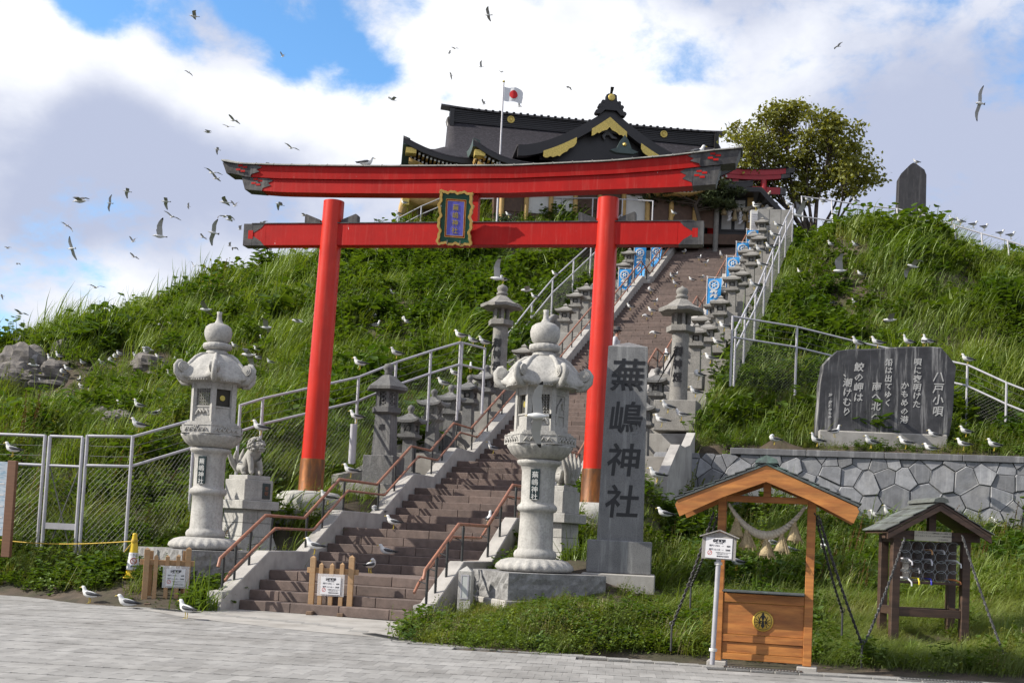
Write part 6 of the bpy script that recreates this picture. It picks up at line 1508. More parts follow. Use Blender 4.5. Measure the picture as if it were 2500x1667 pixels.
for sx in (-1, 1): o = len(sj); sj += [((sx*.20, 0, 1.38), .078), ((sx*.255, .02, 1.12), .062), ((sx*.245, -.05, .91), .05)]; ej += [(2, o), (o, o+1), (o+1, o+2)]
obj('jacket', skinmesh('jacket', sj, ej, M_jkt), t)
sj = [((0, 0, .93), (.165, .12)), ((0, 0, .86), (.15, .12))]; ej = [(0, 1)]
for sx in (-1, 1): o = len(sj); sj += [((sx*.09, 0, .80), .105), ((sx*.10, -.02, .48), .08), ((sx*.10, .03, .10), .062)]; ej += [(1, o), (o, o+1), (o+1, o+2)]
obj('trousers', skinmesh('trousers', sj, ej, M_trs), t)
m = MB(); m.lathe([(.17, 1.665), (.165, 1.675), (.10, 1.69), (.098, 1.74), (.08, 1.80), (.03, 1.825), (0, 1.828)], 18, c=(0, -.02, 0), cap=False); part('cap', m, M_cap, t)
m = MB(); m.lathe([(0, -.02), (.02, -.01), (.018, .012), (0, .025)], 8, c=(0, -.12, 1.60))
for sx in (-1, 1): m.lathe([(0, -.01), (.012, 0), (0, .01)], 6, c=(sx*.033, -.105, 1.635)); m.lathe([(0, -.03), (.012, 0), (0, .03)], 6, c=(sx*.085, -.01, 1.61))
m.box(-.025, .025, -.108, -.098, 1.548, 1.556); part('face', m, M_skin, t)
m = MB(); m.lathe([(.083, 1.58), (.092, 1.63), (.093, 1.68)], 16, c=(0, .005, 0), cap=False); part('hair', m, M_cap, t)
# ================================================================== TREES AND SHRUBS
M_bark = mat('bark', (.085, .065, .05), .9, .3, 6, .5, 20)
L_tree = leafmat('tree_leaves', (.08, .09, .012), (.21, .20, .024), .46, tip=(.24, .18, .022))
L_dark = leafmat('shrub_leaves', (.016, .035, .010), (.035, .065, .014), .25)
L_pine = leafmat('pine_needles', (.018, .030, .012), (.045, .055, .014), .15)
def leaf_cloud(mb, pts, size, rr, stretch=1.6, droop=.3, wind=.35):
    for p in pts:
        d = Vector((rr.gauss(wind, .7), rr.gauss(0, .7), rr.gauss(-droop, .5))).normalized(); s = size*rr.uniform(.6, 1.3)
        a = d.cross(Vector((rr.gauss(0, 1), rr.gauss(0, 1), rr.gauss(0, 1)+.4))).normalized()*s*.5; e = d*s*stretch
        n = a.cross(d).normalized()*s*.12; p = Vector(p)
        mb.add([p, p+e*.45+a+n, p+e, p+e*.45-a+n], [(0, 1, 2, 3)])
def tree(loc, label, name, crown, H, W_, seed, leaf, nleaf, lsize, limbs=7, lean=(0, 0), group=None, trunk_r=.2, low=.3):
    rr = random.Random(seed); t = thing(name, label, 'tree' if 'tree' in name else 'shrub', loc, 0, group)
    tm = MB(); ends = []
    def br(p, d, L, r, depth):
        pts = [p]; q = Vector(p); dd = Vector(d)
        for k in range(4):
            dd = (dd+Vector((rr.gauss(.03, .16), rr.gauss(0, .16), rr.gauss(.02, .1)))).normalized(); q = q+dd*L/4; pts.append(q.copy())
            if depth >= 2: ends.append(q.copy())
        tm.tube(pts, [r*(1-.16*i) for i in range(5)], 6 if depth < 2 else 4)
        if depth >= 3: return
        for k in range(3 if depth else limbs):
            f = rr.uniform(.45, 1.0) if depth else rr.uniform(.35, 1); b = pts[min(4, int(f*4))]
            ang = rr.uniform(0, 6.28); sp = rr.uniform(.45, 1.0)
            nd = (dd+Vector((math.cos(ang)*sp*W_/H, math.sin(ang)*sp*.8, rr.uniform(-.15, .35)))).normalized(); br(b, nd, L*rr.uniform(.55, .8), r*.55, depth+1)
    br(Vector((0, 0, 0)), Vector((lean[0], lean[1], 1)), H*.36, trunk_r, 0)
    part('trunk', tm, M_bark, t)
    cm = MB(); pts = []
    cl = [e for e in ends if e.z > H*low*.6]
    clump = [(rr.choice(cl)+Vector((rr.gauss(0, .25), rr.gauss(0, .25), rr.gauss(.1, .2))), rr.uniform(.18, .55)) for _ in range(int(nleaf/38))]
    for c, r_ in clump:
        for _ in range(38): pts.append(c+Vector((rr.gauss(0, r_*.7), rr.gauss(0, r_*.7), rr.gauss(0, r_*.35))))
    leaf_cloud(cm, pts, lsize, rr); part('crown', cm, leaf, t); return t
def big_tree(x, y, d, base, blobs, label, seed, nleaf, ls, leaf):
    rr = random.Random(seed); o = Pd(x, y, d); o.z = base; t = thing('broadleaf_tree', label, 'tree', tuple(o)); tm = MB(); pts = []
    fork = Vector((.1, 0, 1.5)); tm.tube([(0, 0, -.3), (.05, 0, .7), tuple(fork)], [.26, .21, .19], 8)
    tot = sum(r*r for _, _, r in blobs)
    for bx, by, r_ in blobs:
        c = Pd(bx, by, d)-o; c.y += rr.uniform(-1.3, 1.3)
        mid = fork.lerp(c, .5)+Vector((rr.gauss(0, .2), rr.gauss(0, .2), rr.uniform(-.5, .1))); tm.tube([tuple(fork-Vector((0, 0, rr.uniform(0, .9)))), tuple(fork.lerp(mid, .5)), tuple(mid), tuple(mid.lerp(c, .6)), tuple(c)], [.12, .095, .07, .05, .025], 6)
        for k in range(int(22*r_)):
            dv = Vector((rr.gauss(.15, 1), rr.gauss(0, 1), rr.gauss(.1, .75))); e = c+dv.normalized()*r_*rr.uniform(.55, 1.12); st = mid.lerp(c, rr.uniform(.3, 1))
            tm.tube([tuple(st), tuple(st.lerp(e, .55)+Vector((0, 0, .08))), tuple(e), tuple(e+Vector((.30, 0, .06)))], [.025, .016, .009, .003], 4)
            if rr.random() < .12: continue
            cr = rr.uniform(.16, .42)
            for _ in range(int(nleaf*r_*r_/tot/(22*r_)*rr.uniform(.5, 1.5))): pts.append(e+Vector((rr.gauss(.05, cr), rr.gauss(0, cr), rr.gauss(0, cr*.55))))
    part('trunk', tm, M_bark, t); cm = MB(); leaf_cloud(cm, pts, ls, rr); part('crown', cm, leaf, t)
big_tree(1868, 478, 63.5, 17.0, [(1850, 300, 1.5), (1765, 300, 1.25), (1722, 345, 1.0), (1795, 262, 1.0), (1905, 335, 1.5), (1962, 365, 1.2), (1992, 402, .8), (1885, 395, 1.3), (1805, 375, 1.3), (1748, 400, 1.1), (1700, 290, .6), (1935, 425, 1.0), (1840, 440, .9), (1700, 375, .8)], 'spreading windblown tree with olive leaves behind the upper torii', 12, 15000, .15, L_tree)
def shrub(x, y, d, w, h, n, leaf, ls, label, name, seed, group=None, base=None):
    p = Pd(x, y, d); z0 = base if base is not None else ground(p.x, p.y); rr = random.Random(seed); t = thing(name, label, 'shrub', (p.x, p.y, z0), 0, group)
    sm = MB(); cm = MB(); pts = []
    for k in range(int(9+w*4)):
        a = rr.uniform(0, 6.28); e = Vector((math.cos(a)*w*.5*rr.uniform(.2, 1), math.sin(a)*w*.4*rr.uniform(.2, 1), h*rr.uniform(.45, 1)))
        sm.tube([(0, 0, -.1), tuple(e*.5+Vector((0, 0, h*.1))), tuple(e)], [.03, .018, .006], 4)
        r_ = rr.uniform(.10, .24)*min(w, h)
        for _ in range(n//int(9+w*4)): q = e*rr.uniform(.55, 1.05); pts.append(q+Vector((rr.gauss(0, r_), rr.gauss(0, r_), rr.gauss(0, r_*.7))))
    part('stem', sm, M_bark, t); leaf_cloud(cm, pts, ls, rr); part('crown', cm, leaf, t); return t
shrub(2015, 500, 56.5, 1.6, 2.6, 1500, L_dark, .16, 'dark leafy bush just left of the tall dark monument', 'leafy_bush', 3, base=15.6)
shrub(2050, 500, 56.0, 1.8, 2.3, 1500, L_dark, .16, 'dark leafy bush overlapping the foot of the tall dark monument', 'leafy_bush', 4, base=15.6)
shrub(1345, 505, 59, 1.3, 1.5, 900, L_dark, .13, 'broad leaved bush on the hilltop left of the right red pillar', 'leafy_bush', 6)
shrub(1150, 505, 59.5, 1.0, 1.1, 500, L_dark, .12, 'small bush behind the hilltop fence right of the name plaque', 'leafy_bush', 8)
pp = Pd(1600, 505, 61); t = thing('pine_tree', 'low dark pine at the head of the stairs beside the straw rope', 'tree', (pp.x, pp.y, 17.6)); rr = random.Random(2)
m = MB(); cm = MB(); m.tube([(0, 0, 0), (.2, 0, 1.0), (-.1, 0, 2.0), (.3, 0, 2.7)], [.16, .13, .1, .05], 7)
for k in range(26):
    a = rr.uniform(0, 6.28); z = rr.uniform(1.9, 3.0); L = rr.uniform(.6, 2.6); e = Vector((math.cos(a)*L, math.sin(a)*L*.5, z+rr.uniform(-.1, .25))); m.tube([(.05, 0, z-.2), tuple(e)], [.04, .012], 4)
    for _ in range(34):
        c = e*1.0+Vector((rr.gauss(-.1, .3), rr.gauss(0, .25), rr.gauss(0, .12)))
        for q in range(9):
            d = Vector((rr.gauss(0, 1), rr.gauss(0, 1), rr.gauss(.5, .7))).normalized()*rr.uniform(.16, .34); s = d.cross(Vector((rr.gauss(0, 1), rr.gauss(0, 1), 1))).normalized()*.03; cm.add([c-s, c+s, c+d], [(0, 1, 2)])
part('trunk', m, M_bark, t); part('crown', cm, L_pine, t)
# ================================================================== GULLS
M_gw = mat('gull_white', (.74, .74, .73), .75); M_gg = mat('gull_slate', (.065, .068, .078), .7, .15, 30); M_gk = mat('gull_black', (.012, .012, .014), .6); M_gy = mat('gull_yellow', (.62, .46, .05), .5)
M_gu = mat('gull_underwing', (.46, .46, .45), .8)
def stand_gull(pose):
    dz = -.085 if pose == 'sit' else 0
    t = thing('gull', 'x', 'gull', (0, 0, 0), 0, 'black tailed gulls')
    base = [(-.165, .150, .014), (-.12, .155, .036), (-.05, .160, .060), (.03, .170, .068), (.085, .195, .058)]
    head = {'stand': [(.112, .235, .042), (.122, .270, .034), (.140, .298, .034), (.162, .300, .025), (.176, .297, .010)],
            'alert': [(.112, .245, .040), (.122, .290, .030), (.132, .335, .033), (.156, .342, .025), (.170, .342, .010)],
            'sit': [(.108, .230, .043), (.118, .258, .036), (.136, .280, .034), (.158, .280, .025), (.172, .277, .010)],
            'tuck': [(.100, .225, .047), (.085, .258, .040), (.060, .275, .036), (.030, .268, .026), (.012, .258, .010)],
            'peck': [(.13, .20, .045), (.165, .185, .034), (.195, .165, .033), (.212, .15, .024), (.222, .14, .010)]}[pose]
    pp = base+head; m = MB(); m.tube([(x, 0, z+dz) for x, z, r in pp], [r for x, z, r in pp], 10); part('body', m, M_gw, t)
    for sx in (-1, 1):
        m = MB(); st = [(.075, .200, .020, .010), (.03, .195, .058, .030), (-.05, .182, .060, .032), (-.13, .170, .042, .020), (-.20, .166, .022, .010), (-.265, .168, .004, .003)]; rings = []
        for x, z, hh, yy in st:
            yb = sx*max(.008, (.060 if -.06 < x < .06 else .048 if x > .05 else .034 if x > -.15 else .016 if x > -.22 else .008)); rings.append([(x, yb*.9, z+dz+hh*.55), (x, yb+sx*yy*.55, z+dz+hh*.1), (x, yb+sx*yy*.3, z+dz-hh*.5), (x, yb*.7, z+dz-hh*.25)])
        m.loft(rings[:4], True, True, True, 0); m.loft(rings[3:], True, True, True, 1); part('wing', m, [M_gg, M_gk], t)
    m = MB(); m.loft([[(-.15, -.02, .145+dz), (-.15, .02, .145+dz), (-.15, .02, .157+dz), (-.15, -.02, .157+dz)], [(-.235, -.032, .142+dz), (-.235, .032, .142+dz), (-.235, .032, .148+dz), (-.235, -.032, .148+dz)]]); part('tail', m, M_gk, t)
    hx, hz = pp[-1][0], pp[-1][1]+dz; px_, pz_ = pp[-2][0], pp[-2][1]+dz; d = Vector((hx-px_, 0, hz-pz_)).normalized()
    m = MB(); m.tube([Vector((hx, 0, hz))-d*.006, Vector((hx, 0, hz))+d*.03, Vector((hx, 0, hz))+d*.046+Vector((0, 0, -.006))], [.011, .008, .003], 6); part('bill', m, M_gy, t)
    if pose != 'sit':
        for sx in (-1, 1): m = MB(); m.tube([(-.005, sx*.025, .12), (-.01, sx*.025, .06), (.0, sx*.025, .008)], [.009, .006, .006], 5); m.add([(-.012, sx*.025, .004), (.045, sx*.025-.02, .004), (.045, sx*.025+.02, .004), (.0, sx*.025, .014)], [(0, 1, 2), (0, 3, 1), (1, 3, 2), (2, 3, 0)]); part('leg', m, M_gy, t)
    return t
def fly_gull(pose):
    t = thing('flying_gull', 'x', 'gull', (0, 0, 0), 0, 'gulls in flight')
    pp = [(-.15, .0, .014), (-.10, .0, .034), (-.03, 0, .054), (.05, 0, .060), (.11, .006, .048), (.15, .012, .036), (.175, .014, .032), (.198, .010, .022), (.21, .006, .009)]
    m = MB(); m.tube([(x, 0, z) for x, z, r in pp], [r for x, z, r in pp], 10); part('body', m, M_gw, t)
    A = {'glide': (18, -6, -10), 'up': (52, 30, 10), 'down': (4, -32, -48), 'flat': (8, 2, -4), 'high': (66, 52, 40)}[pose]
    for sx in (-1, 1):
        m = MB(); y, z = .035, .02; st = []; sw = [(.0, .10, -.075), (.16, .115, -.065), (.30, .13, -.045), (.44, .085, -.055), (.55, .02, -.07), (.62, -.05, -.075)]; prev = 0
        for k, (u, le, te) in enumerate(sw):
            a = R_(A[0] if u <= .30 else A[1] if u <= .5 else A[2]); du = u-prev; y += du*math.cos(a); z += du*math.sin(a); prev = u; th = .014*(1-u/.7)+.002; st.append((y, z, le, te if k < 5 else le-.015, th))
        rings = [[(le, sx*y, z+th*.3), ((le+te)*.5+.02, sx*y, z+th), (te, sx*y, z), ((le+te)*.5+.02, sx*y, z-th*.5)] for y, z, le, te, th in st]
        n = 4
        for k in range(len(rings)-1):
            a, b = rings[k], rings[k+1]; blk = k >= 3
            m.add([a[0], a[1], a[2], b[0], b[1], b[2]], [(0, 1, 4, 3), (1, 2, 5, 4)], True, 1 if blk else 0)
            m.add([a[2], a[3], a[0], b[2], b[3], b[0]], [(0, 1, 4, 3), (1, 2, 5, 4)], True, 1 if k >= 4 else 2)
        m.add(rings[-1], [(0, 1, 2, 3)], False, 1); part('wing', m, [M_gg, M_gk, M_gu], t)
    m = MB(); m.loft([[(-.13, -.022, -.005), (-.13, .022, -.005), (-.13, .022, .008), (-.13, -.022, .008)], [(-.19, -.040, -.002), (-.19, .040, -.002), (-.19, .040, .003), (-.19, -.040, .003)]], mi=0); m.loft([[(-.19, -.040, -.002), (-.19, .040, -.002), (-.19, .040, .003), (-.19, -.040, .003)], [(-.235, -.050, -.002), (-.235, .050, -.002), (-.235, .050, .002), (-.235, -.050, .002)]], mi=1); part('tail', m, [M_gw, M_gk], t)
    m = MB(); m.tube([(.205, 0, .006), (.24, 0, .0), (.254, 0, -.006)], [.010, .007, .003], 6); part('bill', m, M_gy, t); return t
SG = {k: stand_gull(k) for k in ('stand', 'alert', 'sit', 'tuck', 'peck')}; FG = {k: fly_gull(k) for k in ('glide', 'up', 'down', 'flat', 'high')}
USED = set()
def gull(p, pose, yaw, label, group, sc=1., rx=0., ry=0.):
    D = FG if pose in FG else SG; pr = D[pose]
    o = pr if pose not in USED else dup(pr)
    USED.add(pose); o.location = p; o.rotation_euler = (rx, ry, R_(yaw)); o['label'] = label; o['group'] = group; o.scale = (sc*GR.uniform(.93, 1.06),)*3; return o
GR = random.Random(77)
PN = {'stand': 'gull standing', 'alert': 'upright gull', 'sit': 'sitting gull', 'tuck': 'hunched gull', 'peck': 'stooping gull'}
FN = {'glide': 'gliding gull', 'up': 'wing raising gull', 'down': 'wing lowering gull', 'flat': 'flat winged gull', 'high': 'high winged gull'}
def perch(lst, wh, group, fn):
    lst = sorted(lst)
    for i, g in enumerate(lst):
        x, y, pose = g[:3]; yaw = g[3] if len(g) > 3 else GR.choice((180, 188, 170, 195, 160)); lab = g[4] if len(g) > 4 else None
        p = fn(x, y)
        if p is None: continue
        if not lab: lab = f'{PN[pose]} {wh}' + (f', {ORD[i]} from left' if len(lst) > 1 else '')
        gull(p, pose, yaw, lab, group)
RAILZ = lambda x, y: None
def onrail_r(r):
    def f(x, y): s, z = atr(x*K, y*K, r); return W(r, s, z)
    return f
def atd(d): return lambda x, y: Pd(x, y, d)
def onstep(x, y):                        # first step surface hit by the sight line
    D = ray(x*K, y*K); best = None
    for tt in np.linspace(19, 70, 6000):
        p = CAM+D*(tt/D[1]); r, s = RS(p[0], p[1])
        if 0 <= r <= 3.7 and s >= 0 and p[2] <= zst(s): return Vector((p[0], p[1], zst(s)))
        if 3.7 < r < 4.0 and s >= 0 and p[2] <= float(zsm(s))+.36: return Vector((p[0], p[1], float(zsm(s))+.37))
        if 4.0 < r < 5.95 and s > 9 and p[2] <= float(zsm(s))+.34: return Vector((p[0], p[1], p[2]))
    return onhill(x, y)
gz0 = lambda x, y: PZd(x, y, 0.012)
perch([(205, 1385, 'stand', 170, 'gull standing on the paving edge in the left foreground, facing left'), (65, 1352, 'tuck', 20, 'gull preening on the paving edge near the left border'), (22, 1350, 'peck', 160, 'gull pecking the ground at the left border of the picture'), (292, 1394, 'sit', 185, 'gull lying on the ground in front of the yellow cone'), (427, 1420, 'stand', 150, 'gull standing on the paving in front of the picket gates')], '', 'gulls on the paving', gz0)
perch([(903, 1216, 'stand', 175, 'gull standing on the lower stairs left of centre'), (888, 1280, 'sit', 180, 'gull lying on the first landing of the stairs'), (850, 1316, 'tuck', 60, 'white gull with its back turned on the lowest stairs'), (1132, 1050, 'alert', 178, 'upright gull on the stairs just left of the right white lantern'), (1122, 1208, 'alert', 80, 'gull partly behind the right copper handrail on the lower stairs'), (865, 1189, 'tuck', 180, 'dark hunched gull tucked into a step of the lower stairs')], '', 'gulls on the lower stairs', onstep)
z3 = lambda a, b: ((1400+a/5.227)/K, (580+b/5.227)/K)
perch([(*z3(725, 945), 'stand'), (*z3(1000, 990), 'stand'), (*z3(935, 1078), 'peck'), (*z3(1038, 885), 'stand', 30), (*z3(985, 720), 'tuck', 200), (*z3(1302, 520), 'stand', 40), (*z3(1262, 560), 'alert', 200), (*z3(1302, 650), 'stand', 200), (*z3(1512, 565), 'sit', 180), (*z3(1640, 560), 'tuck', 30), (*z3(1410, 222), 'tuck', 20), (*z3(1600, 308), 'alert', 30), (*z3(1685, 378), 'stand', 5), (*z3(1888, 282), 'alert', 230), (*z3(1040, 1290), 'peck', 180), (*z3(1270, 1045), 'stand')], 'on the upper stairs', 'gulls on the upper stairs', onstep)
perch([(*z3(1752, 90), 'stand', 200), (*z3(1975, 92), 'alert', 90), (*z3(2135, 112), 'peck', 180)], 'on the topmost step', 'gulls on the topmost step', onstep)
z4 = lambda a, b: ((1550+a/5.227)/K, (780+b/5.227)/K)
perch([(*z4(1140, 150), 'stand'), (*z4(1055, 352), 'stand'), (*z4(962, 560), 'stand'), (*z4(812, 775), 'tuck'), (*z4(770, 995), 'stand'), (*z4(810, 1235), 'stand')], 'on the right terrace edge', 'gulls on the right terrace', lambda x, y: onrail_r(5.9)(x, y))
perch([(*z4(418, 1195), 'stand'), (*z4(592, 1290), 'stand'), (*z4(340, 1370), 'stand'), (*z4(402, 520), 'alert', 90)], 'beside the inscribed pillar', 'gulls beside the inscribed pillar', atd(30.0))
perch([(718, 1284, 'stand', 178, 'gull perched on the left post of the picket gate on the stairs')], '', 'perched gulls', lambda x, y: Vector((PZd(712, 1412, 0).x+.01, PZd(712, 1412, 0).y, 1.085)))
perch([(805, 1097, 'stand', 178, 'gull perched on the left handrail in front of the left red pillar')], '', 'perched gulls', onrail_r(-.15))
perch([(752, 1160, 'stand', 178, 'gull standing on the pedestal of the left red pillar')], '', 'perched gulls', atd(25.7))
perch([(318, 992, 'stand'), (598, 1000, 'stand', 178, 'gull standing on the head of the left stone lion')], 'on the left fence rail', 'perched gulls', lambda x, y: Pd(x, y, 24.35) if x < 400 else Pd(x, y, 25.2))
perch([(28, 1049, 'stand', 178, 'gull standing on top of the information board')], '', 'perched gulls', atd(23.4))
perch([(818, 972, 'stand', 175, 'gull perched on the grey post left of the dedication lantern'), ], '', 'perched gulls', atd(28.5))
solo('perch_post', MB().tube([tuple(Pd(812, 974, 28.5)), tuple(Pd(806, 1065, 28.5))], .075, 8), M_fence, 'short grey post left of the dedication lantern with a gull on it', 'post')
perch([(826, 849, 'stand'), (910, 824, 'stand'), (1057, 784, 'stand'), (1086, 794, 'stand'), (1112, 799, 'stand')], 'on the left slope fence rail', 'gulls on the left slope fence', lambda x, y: Pd(x, y, float(np.interp(x, [824, 910, 1058, 1114], [29.6, 30.6, 32.4, 33.4]))))
perch([(1228, 690, 'stand'), (1275, 637, 'stand')], 'on the fence left of the right red pillar', 'perched gulls', onrail_r(-2.5))
z6 = lambda a, b: ((1600+a/6.27)/K, (500+b/6.27)/K)
perch([(*z6(1510, 1300), 'stand'), (*z6(1620, 985), 'stand'), (*z6(1750, 712), 'stand'), (*z6(1815, 525), 'stand'), (*z6(1870, 372), 'stand'), (*z6(1600, 760), 'stand'), (*z6(2040, 45), 'stand'), (*z6(1540, 90), 'stand', 120)], 'on the right stair fence', 'gulls on the right stair fence', onrail_r(6.75))
perch([(1970, 801, 'stand'), (2015, 800, 'stand'), (2086, 797, 'alert'), (2122, 797, 'tuck', 90), (2132, 796, 'alert')], 'on top of the poem monument', 'gulls on the poem monument', atd(32.5))
perch([(1778, 1022, 'tuck'), (1876, 1026, 'alert'), (2000, 1030, 'stand'), (2080, 1031, 'stand'), (2137, 1036, 'sit'), (2213, 1034, 'stand'), (2283, 1036, 'stand')], 'on the coping of the retaining wall', 'gulls on the retaining wall', lambda x, y: Vector((*PZd(x, y, WTOP+.005)[:2], WTOP+.005)))
perch([(2218, 1004, 'stand', 180, 'gull standing in the weeds behind the right end of the retaining wall'), (2145, 1005, 'sit', 180, 'gull half hidden in weeds at the right foot of the poem monument'), (1917, 1004, 'alert', 20, 'gull in the weeds at the left foot of the poem monument')], '', 'perched gulls', atd(31.4))
perch([(2222, 838, 'stand', 178, 'gull perched on the right slope fence right of the poem monument')], '', 'perched gulls', atd(34.4))
perch([(2105, 379, 'stand', 178, 'gull perched on the pointed top of the tall dark monument')], '', 'perched gulls', atd(58))
perch([(2116, 492, 'stand'), (2164, 503, 'tuck', 90), (2187, 512, 'stand'), (2206, 517, 'stand'), (2236, 524, 'stand', 10), (2261, 530, 'stand', 20), (2298, 543, 'stand', 10), (2322, 549, 'stand', 10)], 'on the crest fence', 'gulls on the crest fence', lambda x, y: Pd(x, y, float(np.interp(x*K, [1957, 2120, 2268, 2396, 2530], [51, 51, 50, 49, 48]))))
perch([(1965, 468, 'stand'), (1890, 470, 'stand'), (1855, 466, 'stand')], 'on the fence under the big tree', 'gulls under the big tree', atd(56))
GCL = []
def onv(x, y):
    p = onhill(x, y)
    if p is None: return None
    GCL.append((p.x, p.y)); return p+Vector((0, 0, .17))
perch([(1772, 1282, 'stand'), (1812, 1300, 'stand'), (1690, 1330, 'peck')], 'behind the orange shelter panel', 'gulls on the right slope', onv)
perch([(1893, 1292, 'alert', 100), (2013, 1205, 'sit'), (2010, 1180, 'tuck'), (2042, 1208, 'alert'), (2086, 1155, 'sit'), (2292, 1222, 'sit'), (2345, 1205, 'sit')], 'in the weeds below the retaining wall', 'gulls on the right slope', onv)
perch([(1508, 1108, 'stand', 185, 'dark backed gull beside the right edge of the inscribed pillar'), (1527, 1188, 'sit', 180, 'gull low in the weeds right of the inscribed pillar')], '', 'gulls on the right slope', atd(25))
z1 = lambda a, b: (a/3.136/K, (600+b/3.136)/K)
L1 = [(125, 775), (130, 850), (200, 950), (222, 1008), (267, 1065), (320, 1105), (450, 905), (385, 925)]
perch([(*z1(*q), GR.choice(('stand', 'sit', 'alert')), GR.choice((180, 200, 20, 160))) for q in L1], 'on or beside the big left crag', 'gulls on the left crag', onv)
L2 = [(480, 1030), (515, 1005), (630, 955), (780, 960), (850, 945), (880, 910), (912, 890), (1040, 905), (1115, 872), (1215, 900), (1325, 940), (1450, 900)]
perch([(*z1(*q), GR.choice(('stand', 'sit', 'stand', 'tuck')), GR.choice((180, 200, 20, 160, 90))) for q in L2], 'in the upper row on the left hillside', 'gulls in the upper left row', onv)
L3 = [(1305, 1055), (1275, 1105), (1075, 1115), (600, 1095), (625, 1130), (460, 1200), (665, 1180), (1090, 1205), (985, 1240), (1240, 1272)]
perch([(*z1(*q), GR.choice(('sit', 'sit', 'tuck', 'alert')), GR.choice((180, 200, 20, 160, 90))) for q in L3], 'scattered above the gull ledge', 'gulls above the ledge', onv)
L4 = [(920, 1300), (1060, 1310), (1185, 1375), (792, 1265), (745, 1262), (702, 1272), (628, 1270), (540, 1260), (480, 1270), (445, 1270), (410, 1268), (432, 1318), (460, 1345), (232, 1300), (150, 1255), (45, 1385)]
perch([(*z1(*q), GR.choice(('stand', 'sit', 'stand', 'tuck', 'alert')), GR.choice((180, 200, 20, 160, 185))) for q in L4], 'along the rocky gull ledge', 'gulls on the ledge', onv)
L5 = [(1085, 530), (1157, 518), (1312, 650), (1190, 660)]
perch([(*z1(*q), 'sit', GR.choice((180, 20, 90))) for q in L5], 'high on the left hillside', 'gulls high on the left hillside', onv)
L6 = [(1970, 860), (1977, 905), (2070, 940), (1798, 830), (2010, 770)]
perch([(*z1(*q), GR.choice(('sit', 'stand'))) for q in L6], 'on the slope right of the left white lantern roof', 'gulls by the lantern roof', onv)
z2 = lambda a, b: ((500+a/3.136)/K, (350+b/3.136)/K)
L7 = [(1210, 835), (1442, 1185), (1690, 1255), (1580, 1350), (1530, 1410), (1548, 1428), (1300, 1370), (1305, 1455), (2092, 1290)]
perch([(*z2(*q), GR.choice(('sit', 'tuck', 'alert')), GR.choice((180, 20, 90, 200))) for q in L7], 'in the foliage between the red pillars', 'gulls between the pillars', onv)
z5 = lambda a, b: ((1650+a/2.767)/K, (700+b/2.767)/K); zc = lambda a, b: ((1750+a/3.136)/K, (200+b/3.136)/K)
perch([(*z5(1050, 165), 'tuck'), (*z5(1212, 170), 'alert'), (*z5(1037, 248), 'sit'), (*z5(575, 452), 'alert', 90), (*zc(875, 1290), 'sit'), (*zc(1060, 1295), 'sit'), (*zc(695, 1262), 'sit'), (*zc(1105, 1520), 'sit'), (*zc(640, 1510), 'alert')], 'in the grass of the right hill', 'gulls on the right hill', onv)
perch([(1052, 470, 'stand'), (940, 470, 'stand'), (955, 490, 'stand')][:1], 'on the hilltop right of the plaque', 'gulls on the hilltop', atd(59.8))
perch([(915, 497, 'stand'), (928, 473, 'stand')], 'on the railing left of the plaque', 'gulls on the hilltop', atd(61.3))
perch([(1168, 500, 'stand'), (1310, 520, 'sit')], 'in the hilltop grass between the beams', 'gulls on the hilltop', atd(58.5))
perch([(840, 389, 'stand', 10, 'gull perched on top of the red gate left of centre'), (1600, 366, 'stand', 0, 'gull perched on top of the red gate right of centre')], '', 'perched gulls', lambda x, y: Pd(x, y+1, 26.6 if x < 1000 else 25.6))
perch([(1146, 656, 'tuck', 180, 'gull perched on the finial of the left tall column lantern')], '', 'perched gulls', lambda x, y: Vector((*W(-.95, atr(1155*K, 652*K, -.95)[0], 0)[:2], atr(1155*K, 652*K, -.95)[1]+.005)))
perch([(1548, 496, 'stand', 180, 'gull on a post above the right end of the lower red beam')], '', 'perched gulls', atd(58))
perch([(965, 355, 'stand', 180, 'gull standing on the left eave of the shrine roof')], '', 'perched gulls', atd(61.9))
perch([(1080, 855, 'alert', 90, 'gull perched on the ball of the fourth grey lantern on the left')], '', 'perched gulls', onrail_r(-1.0))
perch([(1018, 893, 'stand', 180, 'gull behind the ball of the second grey lantern on the left'), (1045, 870, 'stand', 180, 'gull above the third grey lantern on the left')], '', 'perched gulls', onrail_r(-1.25))
def flock(lst, wh, group):
    lst = sorted(lst)
    for i, g in enumerate(lst):
        x, y, w, pose = g[:4]; yaw = g[4] if len(g) > 4 and g[4] is not None else 180+GR.uniform(-45, 45); lab = g[6] if len(g) > 6 else None
        roll = R_(g[7]) if len(g) > 7 else GR.uniform(-.35, .35)
        d = g[5] if len(g) > 5 and g[5] else min(130, .95*F/(w*K)); 
        gull(Pd(x, y, d), pose, yaw, lab or f'{FN[pose]} {wh}'+(f', {ORD[i]} from left' if len(lst) > 1 else ''), group, 1., roll, GR.uniform(-.15, .15))
flock([(447, 38, 45, 'glide'), (433, 167, 14, 'down'), (650, 130, 16, 'up')], 'high in the upper left sky', 'gulls high on the left')
flock([(1122, 35, 38, 'glide'), (1033, 122, 14, 'glide'), (1045, 112, 16, 'glide'), (1036, 173, 22, 'down'), (1105, 154, 24, 'up'), (1152, 166, 20, 'glide')], 'in the sky above the flagpole', 'gulls above the flagpole')
flock([(902, 229, 42, 'glide'), (1112, 239, 22, 'up'), (1193, 245, 24, 'up'), (1307, 201, 26, 'down')], 'around the flag and shrine ridge', 'gulls around the flag')
flock([(1925, 107, 28, 'flat'), (2252, 238, 62, 'flat', 205, None, 'gull banking steeply with both wings spread at the right edge of the sky', 72)], 'in the upper right sky', 'gulls in the right sky')
